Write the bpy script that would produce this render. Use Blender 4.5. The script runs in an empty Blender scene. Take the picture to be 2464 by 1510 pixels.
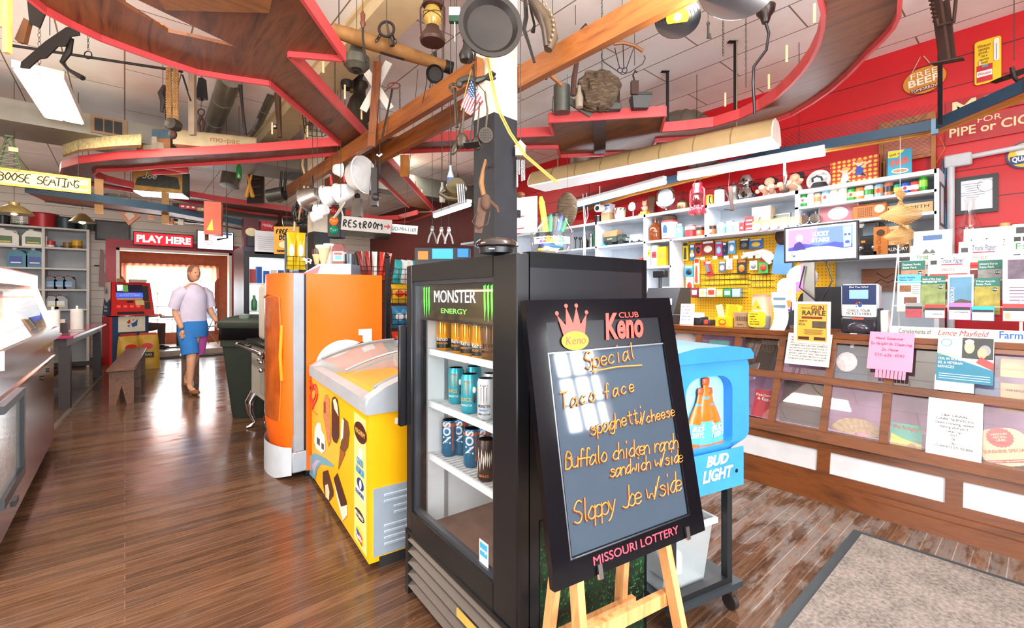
import bpy,math,random
from mathutils import Vector as V,Matrix as Mx,Euler
random.seed(7)
C=bpy.context.scene
COL=C.collection
PI=math.pi
R=math.radians
# ---------------- camera ----------------
FPX=1095.;CX=1232.;CY=712.;HC=1.33;YAW=R(40.4)
cd=bpy.data.cameras.new('camera');cam=bpy.data.objects.new('camera',cd);COL.objects.link(cam)
cd.sensor_width=36;cd.lens=FPX/2464*36;cd.shift_y=(CY-755)/2464;cd.clip_start=.05;cd.clip_end=200
cam.location=(0,0,HC);cam.rotation_euler=(PI/2,0,-YAW);C.camera=cam
# ---------------- view, world, daylight ----------------
C.view_settings.view_transform='Standard';C.view_settings.look='None';C.view_settings.gamma=1
C.view_settings.exposure=0.45;C.view_settings.use_curve_mapping=False
w=bpy.data.worlds.new('world');C.world=w;w.use_nodes=True
bg=w.node_tree.nodes['Background'];bg.inputs[0].default_value=(.86,.93,1,1);bg.inputs[1].default_value=3.2
def area(name,loc,rot,sx,sy,power,col=(1,1,1),spread=PI):
 l=bpy.data.lights.new(name,'AREA');l.shape='RECTANGLE';l.size=sx;l.size_y=sy;l.energy=power;l.color=col;l.spread=spread
 o=bpy.data.objects.new(name,l);COL.objects.link(o);o.location=loc;o.rotation_euler=rot;return o
# daylight through the shop windows behind the camera and through the far window bay
area('daylight_shop_window',(-.1,-2.3,1.9),(R(90),0,0),3.5,2.2,300,(.97,.98,1))
area('daylight_small_window',(2.58,-2.3,1.5),(R(90),0,0),.5,1.05,30,(.97,.99,1))
area('daylight_side_window',(-3.12,1.6,1.8),(R(90),0,R(-90)),2.6,1.7,70,(.96,.98,1))
area('counter_fixture_light',(3.84,2.4,2.54),(0,0,R(-75)),1.7,.25,27,(1,.98,.96))
area('daylight_far_window',(.9,14.35,1.55),(R(-90),0,0),2.4,1.9,130,(.97,.99,1))
# unseen fill lamps added for even brightness; one hangs at the modelled left fixture
for x,y,p,u,c in((1.6,.1,50,85,(1,.98,.95)),(-.6,2.6,50,4,(1,.86,.68)),(-.48,5.5,40,2,(1,.88,.72)),(3.4,6.6,45,4,(1,.92,.82)),(3.6,10,25,2,(1,.9,.8)),(-1.5,9.4,30,2,(1,.86,.7))):
 area('ceiling_fixture_and_fill',(x,y,3.3 if y!=5.5 else 2.99),(0,0,0),.3,1.2,p,c);area('ceiling_fill_uplight',(x,y,2.5 if y!=5.5 else 3.15),(PI,0,0),1,2,u,c)  # second lamp faces up, added to brighten the ceiling
# ---------------- projection helpers: photo pixel -> point in the room ----------------
FW=V((math.sin(YAW),math.cos(YAW),0));RT=V((math.cos(YAW),-math.sin(YAW),0));CO=V((0,0,HC))
def ray(px,py):return FW+RT*((px-CX)/FPX)+V((0,0,(CY-py)/FPX))
def hit(px,py,n,c):
 r=ray(px,py);n=V(n);return CO+r*((c-n.dot(CO))/n.dot(r))
def PZ(px,py,z):return hit(px,py,(0,0,1),z)
def PX(px,py,x):return hit(px,py,(1,0,0),x)
def PY(px,py,y):return hit(px,py,(0,1,0),y)
def PD(px,py,d):return CO+ray(px,py)*d
def dep(p):return(V(p)-CO).dot(FW)
def mpp(p):return dep(p)/FPX
# ---------------- materials ----------------
def lin(h):
 h=h.lstrip('#');o=[]
 for i in(0,2,4):
  c=int(h[i:i+2],16)/255;o.append(c/12.92 if c<=.04045 else((c+.055)/1.055)**2.4)
 return(*o,1)
MATS={}
def node(nt,t,**k):
 n=nt.nodes.new(t)
 for a,b in k.items():setattr(n,a,b)
 return n
def mat(h,r=.5,m=0.,e=0.,a=1.,v=.1,t=0.,s=9.,co=0.):
 k=(h,r,m,e,a,v,t,s,co)
 if k in MATS:return MATS[k]
 M=bpy.data.materials.new('paint_'+h);M.use_nodes=True;nt=M.node_tree;b=nt.nodes['Principled BSDF']
 c=lin(h);b.inputs['Base Color'].default_value=c;b.inputs['Roughness'].default_value=r;b.inputs['Metallic'].default_value=m
 b.inputs['Alpha'].default_value=a;b.inputs['Transmission Weight'].default_value=t;b.inputs['Coat Weight'].default_value=co
 if t:b.inputs['IOR'].default_value=1.3
 if e:
  b.inputs['Emission Color'].default_value=c;b.inputs['Emission Strength'].default_value=e
 elif v and a==1 and not t:
  tc=node(nt,'ShaderNodeTexCoord');n=node(nt,'ShaderNodeTexNoise');n.inputs['Scale'].default_value=s;n.inputs['Detail'].default_value=5
  nt.links.new(tc.outputs['Object'],n.inputs['Vector'])
  x=node(nt,'ShaderNodeMix',data_type='RGBA');x.inputs[6].default_value=tuple(min(1,q*(1+v))for q in c[:3])+(1,);x.inputs[7].default_value=tuple(q*(1-2*v)for q in c[:3])+(1,)
  nt.links.new(n.outputs[0],x.inputs[0]);nt.links.new(x.outputs[2],b.inputs['Base Color'])
 MATS[k]=M;return M
def texmat(name,build,r=.5):
 if name in MATS:return MATS[name]
 M=bpy.data.materials.new(name);M.use_nodes=True;nt=M.node_tree;b=nt.nodes['Principled BSDF'];b.inputs['Roughness'].default_value=r
 build(nt,b);MATS[name]=M;return M
def ramp(nt,src,stops):
 c=node(nt,'ShaderNodeValToRGB');e=c.color_ramp.elements
 while len(e)<len(stops):e.new(.5)
 for q,(p,h)in zip(e,stops):q.position=p;q.color=lin(h)
 nt.links.new(src,c.inputs[0]);return c.outputs[0]
def mapped(nt,sc,rot=(0,0,0),kind='Object'):
 tc=node(nt,'ShaderNodeTexCoord');m=node(nt,'ShaderNodeMapping');m.inputs['Scale'].default_value=sc;m.inputs['Rotation'].default_value=rot
 nt.links.new(tc.outputs[kind],m.inputs[0]);return m.outputs[0]
def noise(nt,vec,s,d=6,rough=.6,dist=0):
 n=node(nt,'ShaderNodeTexNoise');n.inputs['Scale'].default_value=s;n.inputs['Detail'].default_value=d;n.inputs['Roughness'].default_value=rough;n.inputs['Distortion'].default_value=dist
 nt.links.new(vec,n.inputs['Vector']);return n.outputs[0]
def mix(nt,f,a,b,mode='MIX'):
 x=node(nt,'ShaderNodeMix',data_type='RGBA',blend_type=mode)
 for i,q in((0,f),(6,a),(7,b)):
  if isinstance(q,(int,float)):x.inputs[i].default_value=q
  elif isinstance(q,tuple):x.inputs[i].default_value=q
  else:nt.links.new(q,x.inputs[i])
 return x.outputs[2]
def bump(nt,b,h,st=.3,d=.01):
 n=node(nt,'ShaderNodeBump');n.inputs['Strength'].default_value=st;n.inputs['Distance'].default_value=d
 nt.links.new(h,n.inputs['Height']);nt.links.new(n.outputs[0],b.inputs['Normal'])
def wood(h1,h2,axis='x',r=.4,s=3.):
 nm='wood_%s_%s_%s_%s_%s'%(h1,h2,axis,r,s)
 sc={'x':(.12,1,1),'y':(1,.12,1),'z':(1,1,.12)}[axis]
 def f(nt,b):
  v=mapped(nt,sc);n=noise(nt,v,s*4,8,.65,1.2)
  c=ramp(nt,n,[(.3,h1),(.52,h2),(.7,h1)]);nt.links.new(c,b.inputs['Base Color']);bump(nt,b,n,.15,.004)
 return texmat(nm,f,r)
def glass(a=.12,h='ffffff',r=.02):
 k=('glass',a,h,r)
 if k in MATS:return MATS[k]
 M=bpy.data.materials.new('clear_glass');M.use_nodes=True;nt=M.node_tree;nt.nodes.remove(nt.nodes['Principled BSDF'])
 g=node(nt,'ShaderNodeBsdfGlossy');g.inputs['Roughness'].default_value=r;t=node(nt,'ShaderNodeBsdfTransparent');t.inputs[0].default_value=lin(h)
 fr=node(nt,'ShaderNodeLayerWeight');pw=node(nt,'ShaderNodeMath',operation='POWER');pw.inputs[1].default_value=4;nt.links.new(fr.outputs['Facing'],pw.inputs[0])
 x=node(nt,'ShaderNodeMixShader');ad=node(nt,'ShaderNodeMath',operation='MULTIPLY_ADD',use_clamp=True);ad.inputs[1].default_value=.5;ad.inputs[2].default_value=.03+a*.25
 nt.links.new(pw.outputs[0],ad.inputs[0]);nt.links.new(ad.outputs[0],x.inputs[0]);nt.links.new(t.outputs[0],x.inputs[1]);nt.links.new(g.outputs[0],x.inputs[2])
 nt.links.new(x.outputs[0],nt.nodes['Material Output'].inputs[0]);MATS[k]=M;return M
# ---------------- mesh builder ----------------
class B:
 def __init__(s):s.v=[];s.f=[];s.M=None
 def at(s,M):s.M=M;return s
 def add(s,vs,fs):
  n=len(s.v);s.v+=[tuple(s.M@V(p))for p in vs]if s.M is not None else[tuple(p)for p in vs]
  s.f+=[tuple(i+n for i in f)for f in fs];return s
 def box(s,x0,x1,y0,y1,z0,z1,bv=0):
  if bv:
   a=bv;P=[]
   for z,i in((z0,a),(z0+a,0),(z1-a,0),(z1,a)):
    for x,y in((x0+i+(a if i==0 else 0),y0+i),(x1-i-(a if i==0 else 0),y0+i),(x1-i,y0+i+(a if i==0 else 0)),(x1-i,y1-i-(a if i==0 else 0)),(x1-i-(a if i==0 else 0),y1-i),(x0+i+(a if i==0 else 0),y1-i),(x0+i,y1-i-(a if i==0 else 0)),(x0+i,y0+i+(a if i==0 else 0))):P.append((x,y,z))
   F=[tuple(range(7,-1,-1)),tuple(range(24,32))]
   for k in range(3):
    for j in range(8):F.append((k*8+j,k*8+(j+1)%8,k*8+8+(j+1)%8,k*8+8+j))
   return s.add(P,F)
  P=[(x,y,z)for z in(z0,z1)for x,y in((x0,y0),(x1,y0),(x1,y1),(x0,y1))]
  return s.add(P,[(3,2,1,0),(4,5,6,7),(0,1,5,4),(1,2,6,5),(2,3,7,6),(3,0,4,7)])
 def cb(s,c,d,rot=(0,0,0)):
  M=Mx.Translation(c)@Euler(rot).to_matrix().to_4x4();x,y,z=(q/2 for q in d)
  P=[tuple(M@V((a,b,e)))for e in(-z,z)for a,b in((-x,-y),(x,-y),(x,y),(-x,y))]
  return s.add(P,[(3,2,1,0),(4,5,6,7),(0,1,5,4),(1,2,6,5),(2,3,7,6),(3,0,4,7)])
 def bar(s,p,q,wd,th,up=(0,0,1)):
  p=V(p);q=V(q);d=(q-p).normalized();u=V(up);a=d.cross(u)
  if a.length<1e-4:a=d.cross(V((1,0,0)))
  a.normalize();b=a.cross(d).normalized();P=[]
  for e in(p,q):
   for i,j in((-1,-1),(1,-1),(1,1),(-1,1)):P.append(e+a*(i*wd/2)+b*(j*th/2))
  return s.add(P,[(3,2,1,0),(4,5,6,7),(0,1,5,4),(1,2,6,5),(2,3,7,6),(3,0,4,7)])
 def tube(s,pts,r,n=8,closed=False):
  pts=[V(p)for p in pts];m=len(pts);rs=r if isinstance(r,(list,tuple))else[r]*m;P=[];F=[];pa=None
  for i,p in enumerate(pts):
   d=(pts[(i+1)%m]-pts[i-1])if closed else(pts[min(i+1,m-1)]-pts[max(i-1,0)])
   if d.length<1e-9:d=V((0,0,1))
   d.normalize()
   if pa is None:
    pa=d.cross(V((0,0,1)))
    if pa.length<.1:pa=d.cross(V((1,0,0)))
   a=(pa-d*pa.dot(d))
   if a.length<1e-6:a=d.cross(V((0,1,.3)))
   a.normalize();pa=a;b=d.cross(a)
   for k in range(n):
    t=2*PI*k/n;P.append(p+(a*math.cos(t)+b*math.sin(t))*rs[i])
  for i in range(m if closed else m-1):
   for k in range(n):j=(i+1)%m;F.append((i*n+k,i*n+(k+1)%n,j*n+(k+1)%n,j*n+k))
  if not closed:F+=[tuple(range(n-1,-1,-1)),tuple(range((m-1)*n,m*n))]
  return s.add(P,F)
 def lathe(s,prof,n=20,M=None,a0=0,a1=2*PI):
  full=abs(a1-a0-2*PI)<1e-6;k=n if full else n+1;P=[];F=[]
  for r,z in prof:
   for i in range(k):
    t=a0+(a1-a0)*i/n;p=V((r*math.cos(t),r*math.sin(t),z));P.append(M@p if M is not None else p)
  for j in range(len(prof)-1):
   for i in range(n):q=(i+1)%k;F.append((j*k+i,j*k+q,j*k+k+q,j*k+k+i))
  if full:
   if prof[0][0]>1e-5:F.append(tuple(range(n-1,-1,-1)))
   if prof[-1][0]>1e-5:F.append(tuple(range((len(prof)-1)*k,len(prof)*k)))
  return s.add(P,F)
 def cyl(s,p,q,r,r2=None,n=16):return s.tube([p,q],[r,r if r2 is None else r2],n)
 def ball(s,c,r,n=14,M=None):
  r=(r,)*3 if isinstance(r,(int,float))else r;m=max(6,n//2);P=[];F=[]
  for j in range(m+1):
   f=PI*j/m
   for i in range(n):
    t=2*PI*i/n;p=V((r[0]*math.sin(f)*math.cos(t),r[1]*math.sin(f)*math.sin(t),r[2]*math.cos(f)))
    if M is not None:p=M@p
    P.append(V(c)+p)
  for j in range(m):
   for i in range(n):F.append((j*n+i,j*n+n+i,j*n+n+(i+1)%n,j*n+(i+1)%n))
  return s.add(P,F)
 def prism(s,poly,d0,d1,pl='xz'):
  f={'xz':lambda a,b,d:(a,d,b),'xy':lambda a,b,d:(a,b,d),'yz':lambda a,b,d:(d,a,b)}[pl]
  n=len(poly);P=[f(a,b,d0)for a,b in poly]+[f(a,b,d1)for a,b in poly]
  return s.add(P,[tuple(range(n-1,-1,-1)),tuple(range(n,2*n))]+[(i,(i+1)%n,n+(i+1)%n,n+i)for i in range(n)])
 def hull(s,poly,off):
  n=len(poly);off=V(off);P=[V(p)for p in poly]+[V(p)+off for p in poly]
  return s.add(P,[tuple(range(n-1,-1,-1)),tuple(range(n,2*n))]+[(i,(i+1)%n,n+(i+1)%n,n+i)for i in range(n)])
 def ell(s,x,z,a,b,y0,y1,n=24):return s.prism([(x+a*math.cos(2*PI*i/n),z+b*math.sin(2*PI*i/n))for i in range(n)],y0,y1)
 def ring(s,x,z,a,b,wd,y0,y1,n=28,t0=0,t1=2*PI):
  for i in range(n):
   p=t0+(t1-t0)*i/n;q=t0+(t1-t0)*(i+1)/n
   s.prism([(x+a*math.cos(p),z+b*math.sin(p)),(x+a*math.cos(q),z+b*math.sin(q)),(x+(a-wd)*math.cos(q),z+(b-wd)*math.sin(q)),(x+(a-wd)*math.cos(p),z+(b-wd)*math.sin(p))],y0,y1)
  return s
 def grid(s,fn,nu,nv):
  P=[fn(i/nu,j/nv)for j in range(nv+1)for i in range(nu+1)]
  return s.add(P,[(j*(nu+1)+i,j*(nu+1)+i+1,(j+1)*(nu+1)+i+1,(j+1)*(nu+1)+i)for j in range(nv)for i in range(nu)])
 def o(s,name,m,parent=None,label=None,smooth=True,loc=None,rot=None):
  me=bpy.data.meshes.new(name);me.from_pydata(s.v,[],s.f);me.update()
  if smooth:
   me.polygons.foreach_set('use_smooth',[True]*len(me.polygons));me.set_sharp_from_angle(angle=R(38))
  me.materials.append(m);ob=bpy.data.objects.new(name,me);COL.objects.link(ob)
  if parent is not None:ob.parent=parent
  if loc is not None:ob.location=loc
  if rot is not None:ob.rotation_euler=rot
  if label:ob['label']=label
  return ob
def tag(o,label,cat,g=None,kind=None):
 o['label']=label;o['category']=cat
 if g:o['group']=g
 if kind:o['kind']=kind
 return o
def T(name,label,cat,loc=(0,0,0),rz=0,g=None,rot=None):
 o=bpy.data.objects.new(name,None);COL.objects.link(o);o.location=loc;o.rotation_euler=rot if rot else(0,0,rz);o.empty_display_size=.1
 return tag(o,label,cat,g)
def S(name,label,cat,b,m,loc=(0,0,0),rz=0,g=None,rot=None):
 return tag(b.o(name,m,None,loc=loc,rot=rot if rot else(0,0,rz)),label,cat,g)
def ST(name,b,m,parent=None,label=None,cat=None):
 o=b.o(name,m,parent)
 if parent is None:o['kind']='structure';tag(o,label or name.replace('_',' ')+' of the shop',cat or name.split('_')[0])
 return o
KIDS={}
def kids(o):return[c for c in bpy.data.objects if c.parent==o]
def dup(r,loc,rz=None,label=None,rot=None):
 def cp(o,p):
  c=o.copy();COL.objects.link(c);c.parent=p
  for k in kids(o):cp(k,c)
  return c
 c=cp(r,None);c.location=loc
 if rz is not None:c.rotation_euler=(0,0,rz)
 if rot is not None:c.rotation_euler=rot
 if label:c['label']=label
 return c
# flat graphics on a thing's local x-z plane (front faces local -y)
def R2(p,n,x,z,w,h,m,y=-.001,t=.001,rot=0,l=None):
 b=B()
 if rot:b.at(Mx.Translation((x,0,z))@Mx.Rotation(rot,4,'Y')@Mx.Translation((-x,0,-z)))
 return b.box(x-w/2,x+w/2,y,y+t,z-h/2,z+h/2).o(n,m,p,l)
def E2(p,n,x,z,a,b_,m,y=-.001,t=.001):return B().ell(x,z,a,b_,y,y+t).o(n,m,p)
def PG(p,n,pts,m,y=-.001,t=.001):return B().prism(pts,y,y+t).o(n,m,p,smooth=False)
def TX(p,s,x,z,h,m,y=-.002,al='CENTER',sh=0.,w=None,rot=0.,cyl=None,n='lettering',sp=1.,t=.0006,off=0.):
 cu=bpy.data.curves.new('lettering','FONT');cu.body=s;cu.size=h/.72;cu.align_x=al;cu.shear=sh;cu.extrude=t;cu.resolution_u=3;cu.space_character=sp;cu.offset=off
 o=bpy.data.objects.new('tmp',cu);COL.objects.link(o);dg=bpy.context.evaluated_depsgraph_get()
 me=bpy.data.meshes.new_from_object(o.evaluated_get(dg));COL.objects.unlink(o);bpy.data.objects.remove(o)
 sx=1.
 if w and len(me.vertices):
  xs=[q.co.x for q in me.vertices];ww=max(xs)-min(xs)
  if ww>0:sx=w/ww
 for q in me.vertices:
  a,b_,c=q.co.x*sx,q.co.y,q.co.z
  if cyl is None:
   q.co=(x+a*math.cos(rot)-b_*math.sin(rot),y-c,z+a*math.sin(rot)+b_*math.cos(rot))
  else:
   if rot:a,b_=a*math.cos(rot)-b_*math.sin(rot),a*math.sin(rot)+b_*math.cos(rot)
   th=x+a/cyl;rr=cyl+.0008+c;q.co=(rr*math.sin(th),-rr*math.cos(th),z+b_)
 me.materials.clear();me.materials.append(m)
 ob=bpy.data.objects.new(n,me);COL.objects.link(ob);ob.parent=p;return ob
# single-stroke hand lettering (baseline 2, x-height 6, capital 9)
HF=dict(l.split(' ',1)for l in '''a 55 36 14 12 32 54|56 53 62
b 19 12|14 36 55 53 32 12
c 55 36 14 13 32 53
d 56 36 14 13 32 54|59 52
e 14 54 55 36 15 13 32 53
f 58 49 38 32|15 55
g 55 36 14 13 32 54|56 51 30 11
h 19 12|14 36 55 52
i 36 32|38 39
j 46 41 20 10|48 49
k 19 12|56 14 52
l 39 33 42
m 06 02|05 26 35 32|35 56 65 62
n 16 12|14 36 55 52
o 36 14 13 32 53 55 36
p 16 10|15 36 55 53 32 13
q 55 36 14 13 32 54|56 50
r 16 12|14 36 55
s 55 36 15 54 53 32 13
t 38 33 42 52|16 56
u 16 13 32 53|56 52
v 16 32 56
w 06 12 35 52 66
x 16 52|56 12
y 16 33|56 31 10
z 16 56 12 52
A 02 39 62|15 55
B 12 19 48 56 16 46 54 42 12
C 58 39 17 14 32 53
D 12 19 48 65 43 12
E 59 19 12 52|16 46
F 59 19 12|16 46
G 58 39 17 14 32 53 55 35
H 12 19|62 69|16 66
I 19 59|39 32|12 52
J 59 53 32 13
K 12 19|59 15 52
L 19 12 52
M 02 09 35 69 62
N 12 19 62 69
O 39 16 15 32 56 57 39
P 12 19 49 57 46 16
R 12 19 49 57 46 16 52
S 58 39 17 16 55 53 32 13
T 09 69|39 32
U 19 14 32 54 59
V 09 32 69
W 09 22 36 42 69
X 19 52|59 12
Y 09 35 69|35 32
Z 19 59 12 52
0 39 16 15 32 56 57 39
1 27 39 32
2 18 39 57 12 52
3 18 39 57 36 54 32 13
4 49 14 54|48 42
5 59 19 16 45 53 32 12
6 49 15 13 32 53 45 14
7 19 59 22
8 36 17 39 57 36 14 32 54 36
9 56 37 48 59 56 42
/ 12 59
- 25 45
. 32 33
& 52 17 39 47 13 32 54'''.split('\n'))
def HW(p,s,x,z,h,r,m,y=-.002,sh=.15,sp=.62,rot=0.,n='handwriting'):
 b=B();cx=0;k=h/7.
 for ch in s:
  g=HF.get(ch)
  if g:
   for st in g.split('|'):
    pts=[]
    for q in st.split(' '):
     a,c=int(q[0])*k*.75+cx,(int(q[1])-2)*k;a+=c*sh
     pts.append(V((x+a*math.cos(rot)-c*math.sin(rot),y,z+a*math.sin(rot)+c*math.cos(rot))))
    if len(pts)>2:
     q2=[pts[0]]
     for i in range(len(pts)-1):q2+=[pts[i].lerp(pts[i+1],.3),pts[i].lerp(pts[i+1],.7)]
     pts=q2+[pts[-1]]
    b.tube(pts,r,4)
  cx+=h*sp if ch!=' ' else h*.5
 return b.o(n,m,p)
def chain(b,p,q,r=.012,w=.002):
 p=V(p);q=V(q);L=(q-p).length;n=max(2,int(L/(r*1.7)));d=(q-p).normalized();a=d.cross(V((.3,.9,.1))).normalized();c=d.cross(a)
 for i in range(n):
  o=p.lerp(q,(i+.5)/n);e=a if i%2 else c
  b.tube([o+d*r*math.cos(t)+e*r*.5*math.sin(t)for t in[PI*2*k/6 for k in range(6)]],w,3,True)
 return b
WHITE=mat('f2f2ee',.5);BLACK=mat('14151a',.35);STEEL=mat('b9bcc0',.25,1.);IRON=mat('2c2724',.55,.4);RUST=mat('4a3026',.7,.2,v=.3);CHROME=mat('d8dade',.08,1.)
RED=mat('c8242c',.45);TRIM=mat('cf4547',.42);WALLRED=mat('d3101c',.45);NAVY=mat('1f3a4d',.5)
# ================= the room =================
HCEIL=3.5
def swz(nt,order,sc=(1,1,1)):
 tc=node(nt,'ShaderNodeTexCoord');sp=node(nt,'ShaderNodeSeparateXYZ');cb=node(nt,'ShaderNodeCombineXYZ');nt.links.new(tc.outputs['Object'],sp.inputs[0])
 for i,c in enumerate(order):nt.links.new(sp.outputs['XYZ'.index(c)],cb.inputs[i])
 return cb.outputs[0]
def bricks(nt,vec,bw,rh,mort,c1,c2,cm,off=.5,bias=0.):
 n=node(nt,'ShaderNodeTexBrick');n.offset=off;n.inputs['Scale'].default_value=1;n.inputs['Brick Width'].default_value=bw;n.inputs['Row Height'].default_value=rh;n.inputs['Mortar Size'].default_value=mort;n.inputs['Mortar Smooth'].default_value=.1;n.inputs['Bias'].default_value=bias
 for i,c in((1,c1),(2,c2),(3,cm)):n.inputs[i].default_value=lin(c)
 nt.links.new(vec,n.inputs[0]);return n
def f_floor(nt,b):
 v=swz(nt,'XYZ');br=bricks(nt,v,1.9,.062,.0022,'70503a','4e3628','7d6650',.37)
 g=noise(nt,mapped(nt,(1.5,22,1)),4,8,.6,.5);c=ramp(nt,g,[(.3,'8a7a70'),(.6,'ffffff')]);base=mix(nt,.75,br.outputs[0],c,'MULTIPLY')
 sc=noise(nt,mapped(nt,(.7,2.6,1)),2.6,9,.66,.4)
 tc=node(nt,'ShaderNodeTexCoord');sp=node(nt,'ShaderNodeSeparateXYZ');nt.links.new(tc.outputs['Object'],sp.inputs[0])
 mr=node(nt,'ShaderNodeMapRange');nt.links.new(sp.outputs[0],mr.inputs[0])
 for i,q in((1,1.2),(2,2.4),(3,-.16),(4,.045)):mr.inputs[i].default_value=q
 ad=node(nt,'ShaderNodeMath',operation='ADD');nt.links.new(sc,ad.inputs[0]);nt.links.new(mr.outputs[0],ad.inputs[1])
 worn=ramp(nt,ad.outputs[0],[(.5,'000000'),(.58,'ffffff')]);wc=ramp(nt,noise(nt,mapped(nt,(1,6,1)),5,8,.7),[(.3,'4e4a4a'),(.5,'85807c'),(.68,'84583c')])
 base=mix(nt,worn,base,mix(nt,.5,base,wc));or_=ramp(nt,noise(nt,mapped(nt,(1,5,1)),3.1,9,.75,1),[(.66,'000000'),(.7,'ffffff')]);base=mix(nt,or_,base,lin('a4662f'))
 base=mix(nt,br.outputs[1],base,mix(nt,worn,lin('6a5240'),lin('948478')));nt.links.new(base,b.inputs['Base Color']);rg=ramp(nt,sc,[(.3,'565656'),(.62,'8a8a8a')]);nt.links.new(rg,b.inputs['Roughness'])
 bump(nt,b,br.outputs[1],.24,.003)
ST('floor',B().box(-3.3,5.3,-2.4,15,-.1,0),texmat('worn_floor_boards',f_floor),None,'dark worn narrow board floor of the shop')
def f_ceil(nt,b):
 br=bricks(nt,swz(nt,'YXZ'),1.25,.42,.006,'fcfaf6','f6f2ec','8f7a68',.43)
 st=ramp(nt,noise(nt,mapped(nt,(1,1,1)),.9,6,.6),[(.35,'f2e8de'),(.6,'ffffff')]);nt.links.new(mix(nt,1.,br.outputs[0],st,'MULTIPLY'),b.inputs['Base Color'])
ST('ceiling',B().box(-3.3,5.3,-2.4,12.3,HCEIL,HCEIL+.1),texmat('ceiling_panels',f_ceil,.7),None,'white panelled ceiling with dark seams')
def f_red(nt,b):
 br=bricks(nt,swz(nt,'YZX'),40,.235,.004,'d0101c','c90d19','4c060a',.5)
 nt.links.new(mix(nt,.25,br.outputs[0],ramp(nt,noise(nt,mapped(nt,(1,.4,2)),3,6),[(.3,'b8b8b8'),(.7,'ffffff')]),'MULTIPLY'),b.inputs['Base Color']);bump(nt,b,br.outputs[1],.3,.004)
ST('wall_right_far',B().box(5.2,5.35,6.2,12.4,0,HCEIL),mat('6e2a26',.6,v=.2),None,'dull maroon rear part of the right wall','wall')
ST('wall_right',B().box(5.2,5.35,-2.4,6.2,0,HCEIL),texmat('red_wall_boards',f_red,.42),None,'bright red boarded wall behind the counter')
def f_white(nt,b):
 br=bricks(nt,swz(nt,'XZY'),40,.16,.004,'e6dfd2','e2dacc','8d8070',.5);nt.links.new(br.outputs[0],b.inputs['Base Color'])
WB=texmat('white_wall_boards',f_white,.6)
DL,DR,DT=-.13,1.87,2.31
bw=B().box(-3.3,DL,12.2,12.35,0,HCEIL).box(DR,5.3,12.2,12.35,0,HCEIL).box(DL,DR,12.2,12.35,DT,HCEIL)
ST('wall_back',bw,WB,None,'cream boarded back wall around the wide opening')
ST('wall_left',B().box(-3.35,-3.2,-2.4,.2,0,HCEIL).box(-3.35,-3.2,3,12.4,0,HCEIL).box(-3.35,-3.2,.2,3,0,.8).box(-3.35,-3.2,.2,3,2.7,HCEIL),WB,None,'cream wall on the left of the shop')
fw=B().box(-3.3,-1.9,-2.35,-2.2,0,HCEIL).box(1.7,2.31,-2.35,-2.2,0,HCEIL).box(2.85,5.3,-2.35,-2.2,0,HCEIL).box(-1.9,1.7,-2.35,-2.2,0,.75).box(-1.9,1.7,-2.35,-2.2,3,HCEIL).box(2.31,2.85,-2.35,-2.2,0,.95).box(2.31,2.85,-2.35,-2.2,2.04,HCEIL)
ST('wall_front',fw,mat('7c5a48',.6),None,'shop front wall behind the camera')
def sash(n,x0,x1,z0,z1,nx,nz,lab):
 wm=B()
 for i in range(nx+1):x=x0+(x1-x0)*i/nx;wm.box(x-.016,x+.016,-2.22,-2.17,z0,z1)
 for i in range(nz+1):z=z0+(z1-z0)*i/nz;wm.box(x0,x1,-2.22,-2.17,z-.016,z+.016)
 ST(n,wm,mat('4a2a30',.5),None,lab)
sash('window_1',-1.9,1.7,.75,3,6,4,'shop front window with dark glazing bars');sash('window_3',2.31,2.85,.95,2.04,3,4,'small shop front window with dark glazing bars')
# red casing and white inner trim of the wide opening
c=B()
for x in(DL-.16,DR):c.box(x,x+.16,12.15,12.22,0,DT+.16)
c.box(DL-.16,DR+.16,12.14,12.22,DT,DT+.17)
ST('trim_1',c,mat('b3303c',.45),None,'red casing around the wide back opening','trim')
c=B()
for x in(DL,DR-.05):c.box(x,x+.05,12.12,12.36,0,DT)
c.box(DL,DR,12.12,12.36,DT-.05,DT)
ST('trim_2',c,mat('efe8d8',.45),None,'cream inner frame of the wide back opening','trim')
# far bay with its bright window
bay=B().box(-.9,-.75,12.35,14.3,0,2.6).box(2.55,2.7,12.35,14.3,0,2.6).box(-.9,2.7,12.35,14.3,2.6,2.7)
WX0,WX1,WZ0,WZ1=.02,1.80,.42,2.04
bay.box(-.9,WX0,14.2,14.3,0,2.6).box(WX1,2.7,14.2,14.3,0,2.6).box(WX0,WX1,14.2,14.3,0,WZ0).box(WX0,WX1,14.2,14.3,WZ1,2.6)
ST('wall_bay',bay,mat('b5673c',.55,v=.2),None,'warm brown walls of the far window bay','wall')
wf=B()
for i in range(7):x=WX0+i*(WX1-WX0)/6;wf.box(x-.008,x+.008,14.18,14.23,WZ0,WZ1)
for i in range(6):z=WZ0+i*(WZ1-WZ0)/5;wf.box(WX0,WX1,14.18,14.23,z-.008,z+.008)
wd=ST('window_2',wf,mat('efeae2',.5),None,'bright window with thin glazing bars in the far bay')
B().box(WX0-.08,WX0,14.15,14.22,WZ0-.08,WZ1+.08).box(WX1,WX1+.08,14.15,14.22,WZ0-.08,WZ1+.08).box(WX0-.08,WX1+.08,14.15,14.22,WZ1,WZ1+.1).o('casing',mat('8a3f22',.5),wd)
ov=B().box(-6,8,30,30.2,-2,9)
def cur(u,v):
 x=WX0-.08+u*(WX1-WX0+.16);s=abs(math.sin(u*PI*5));return(x,14.1-.03*math.sin(u*95)-.03*v,WZ1+.08-v*(.33+.13*s-.02*math.cos(u*70)))
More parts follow.
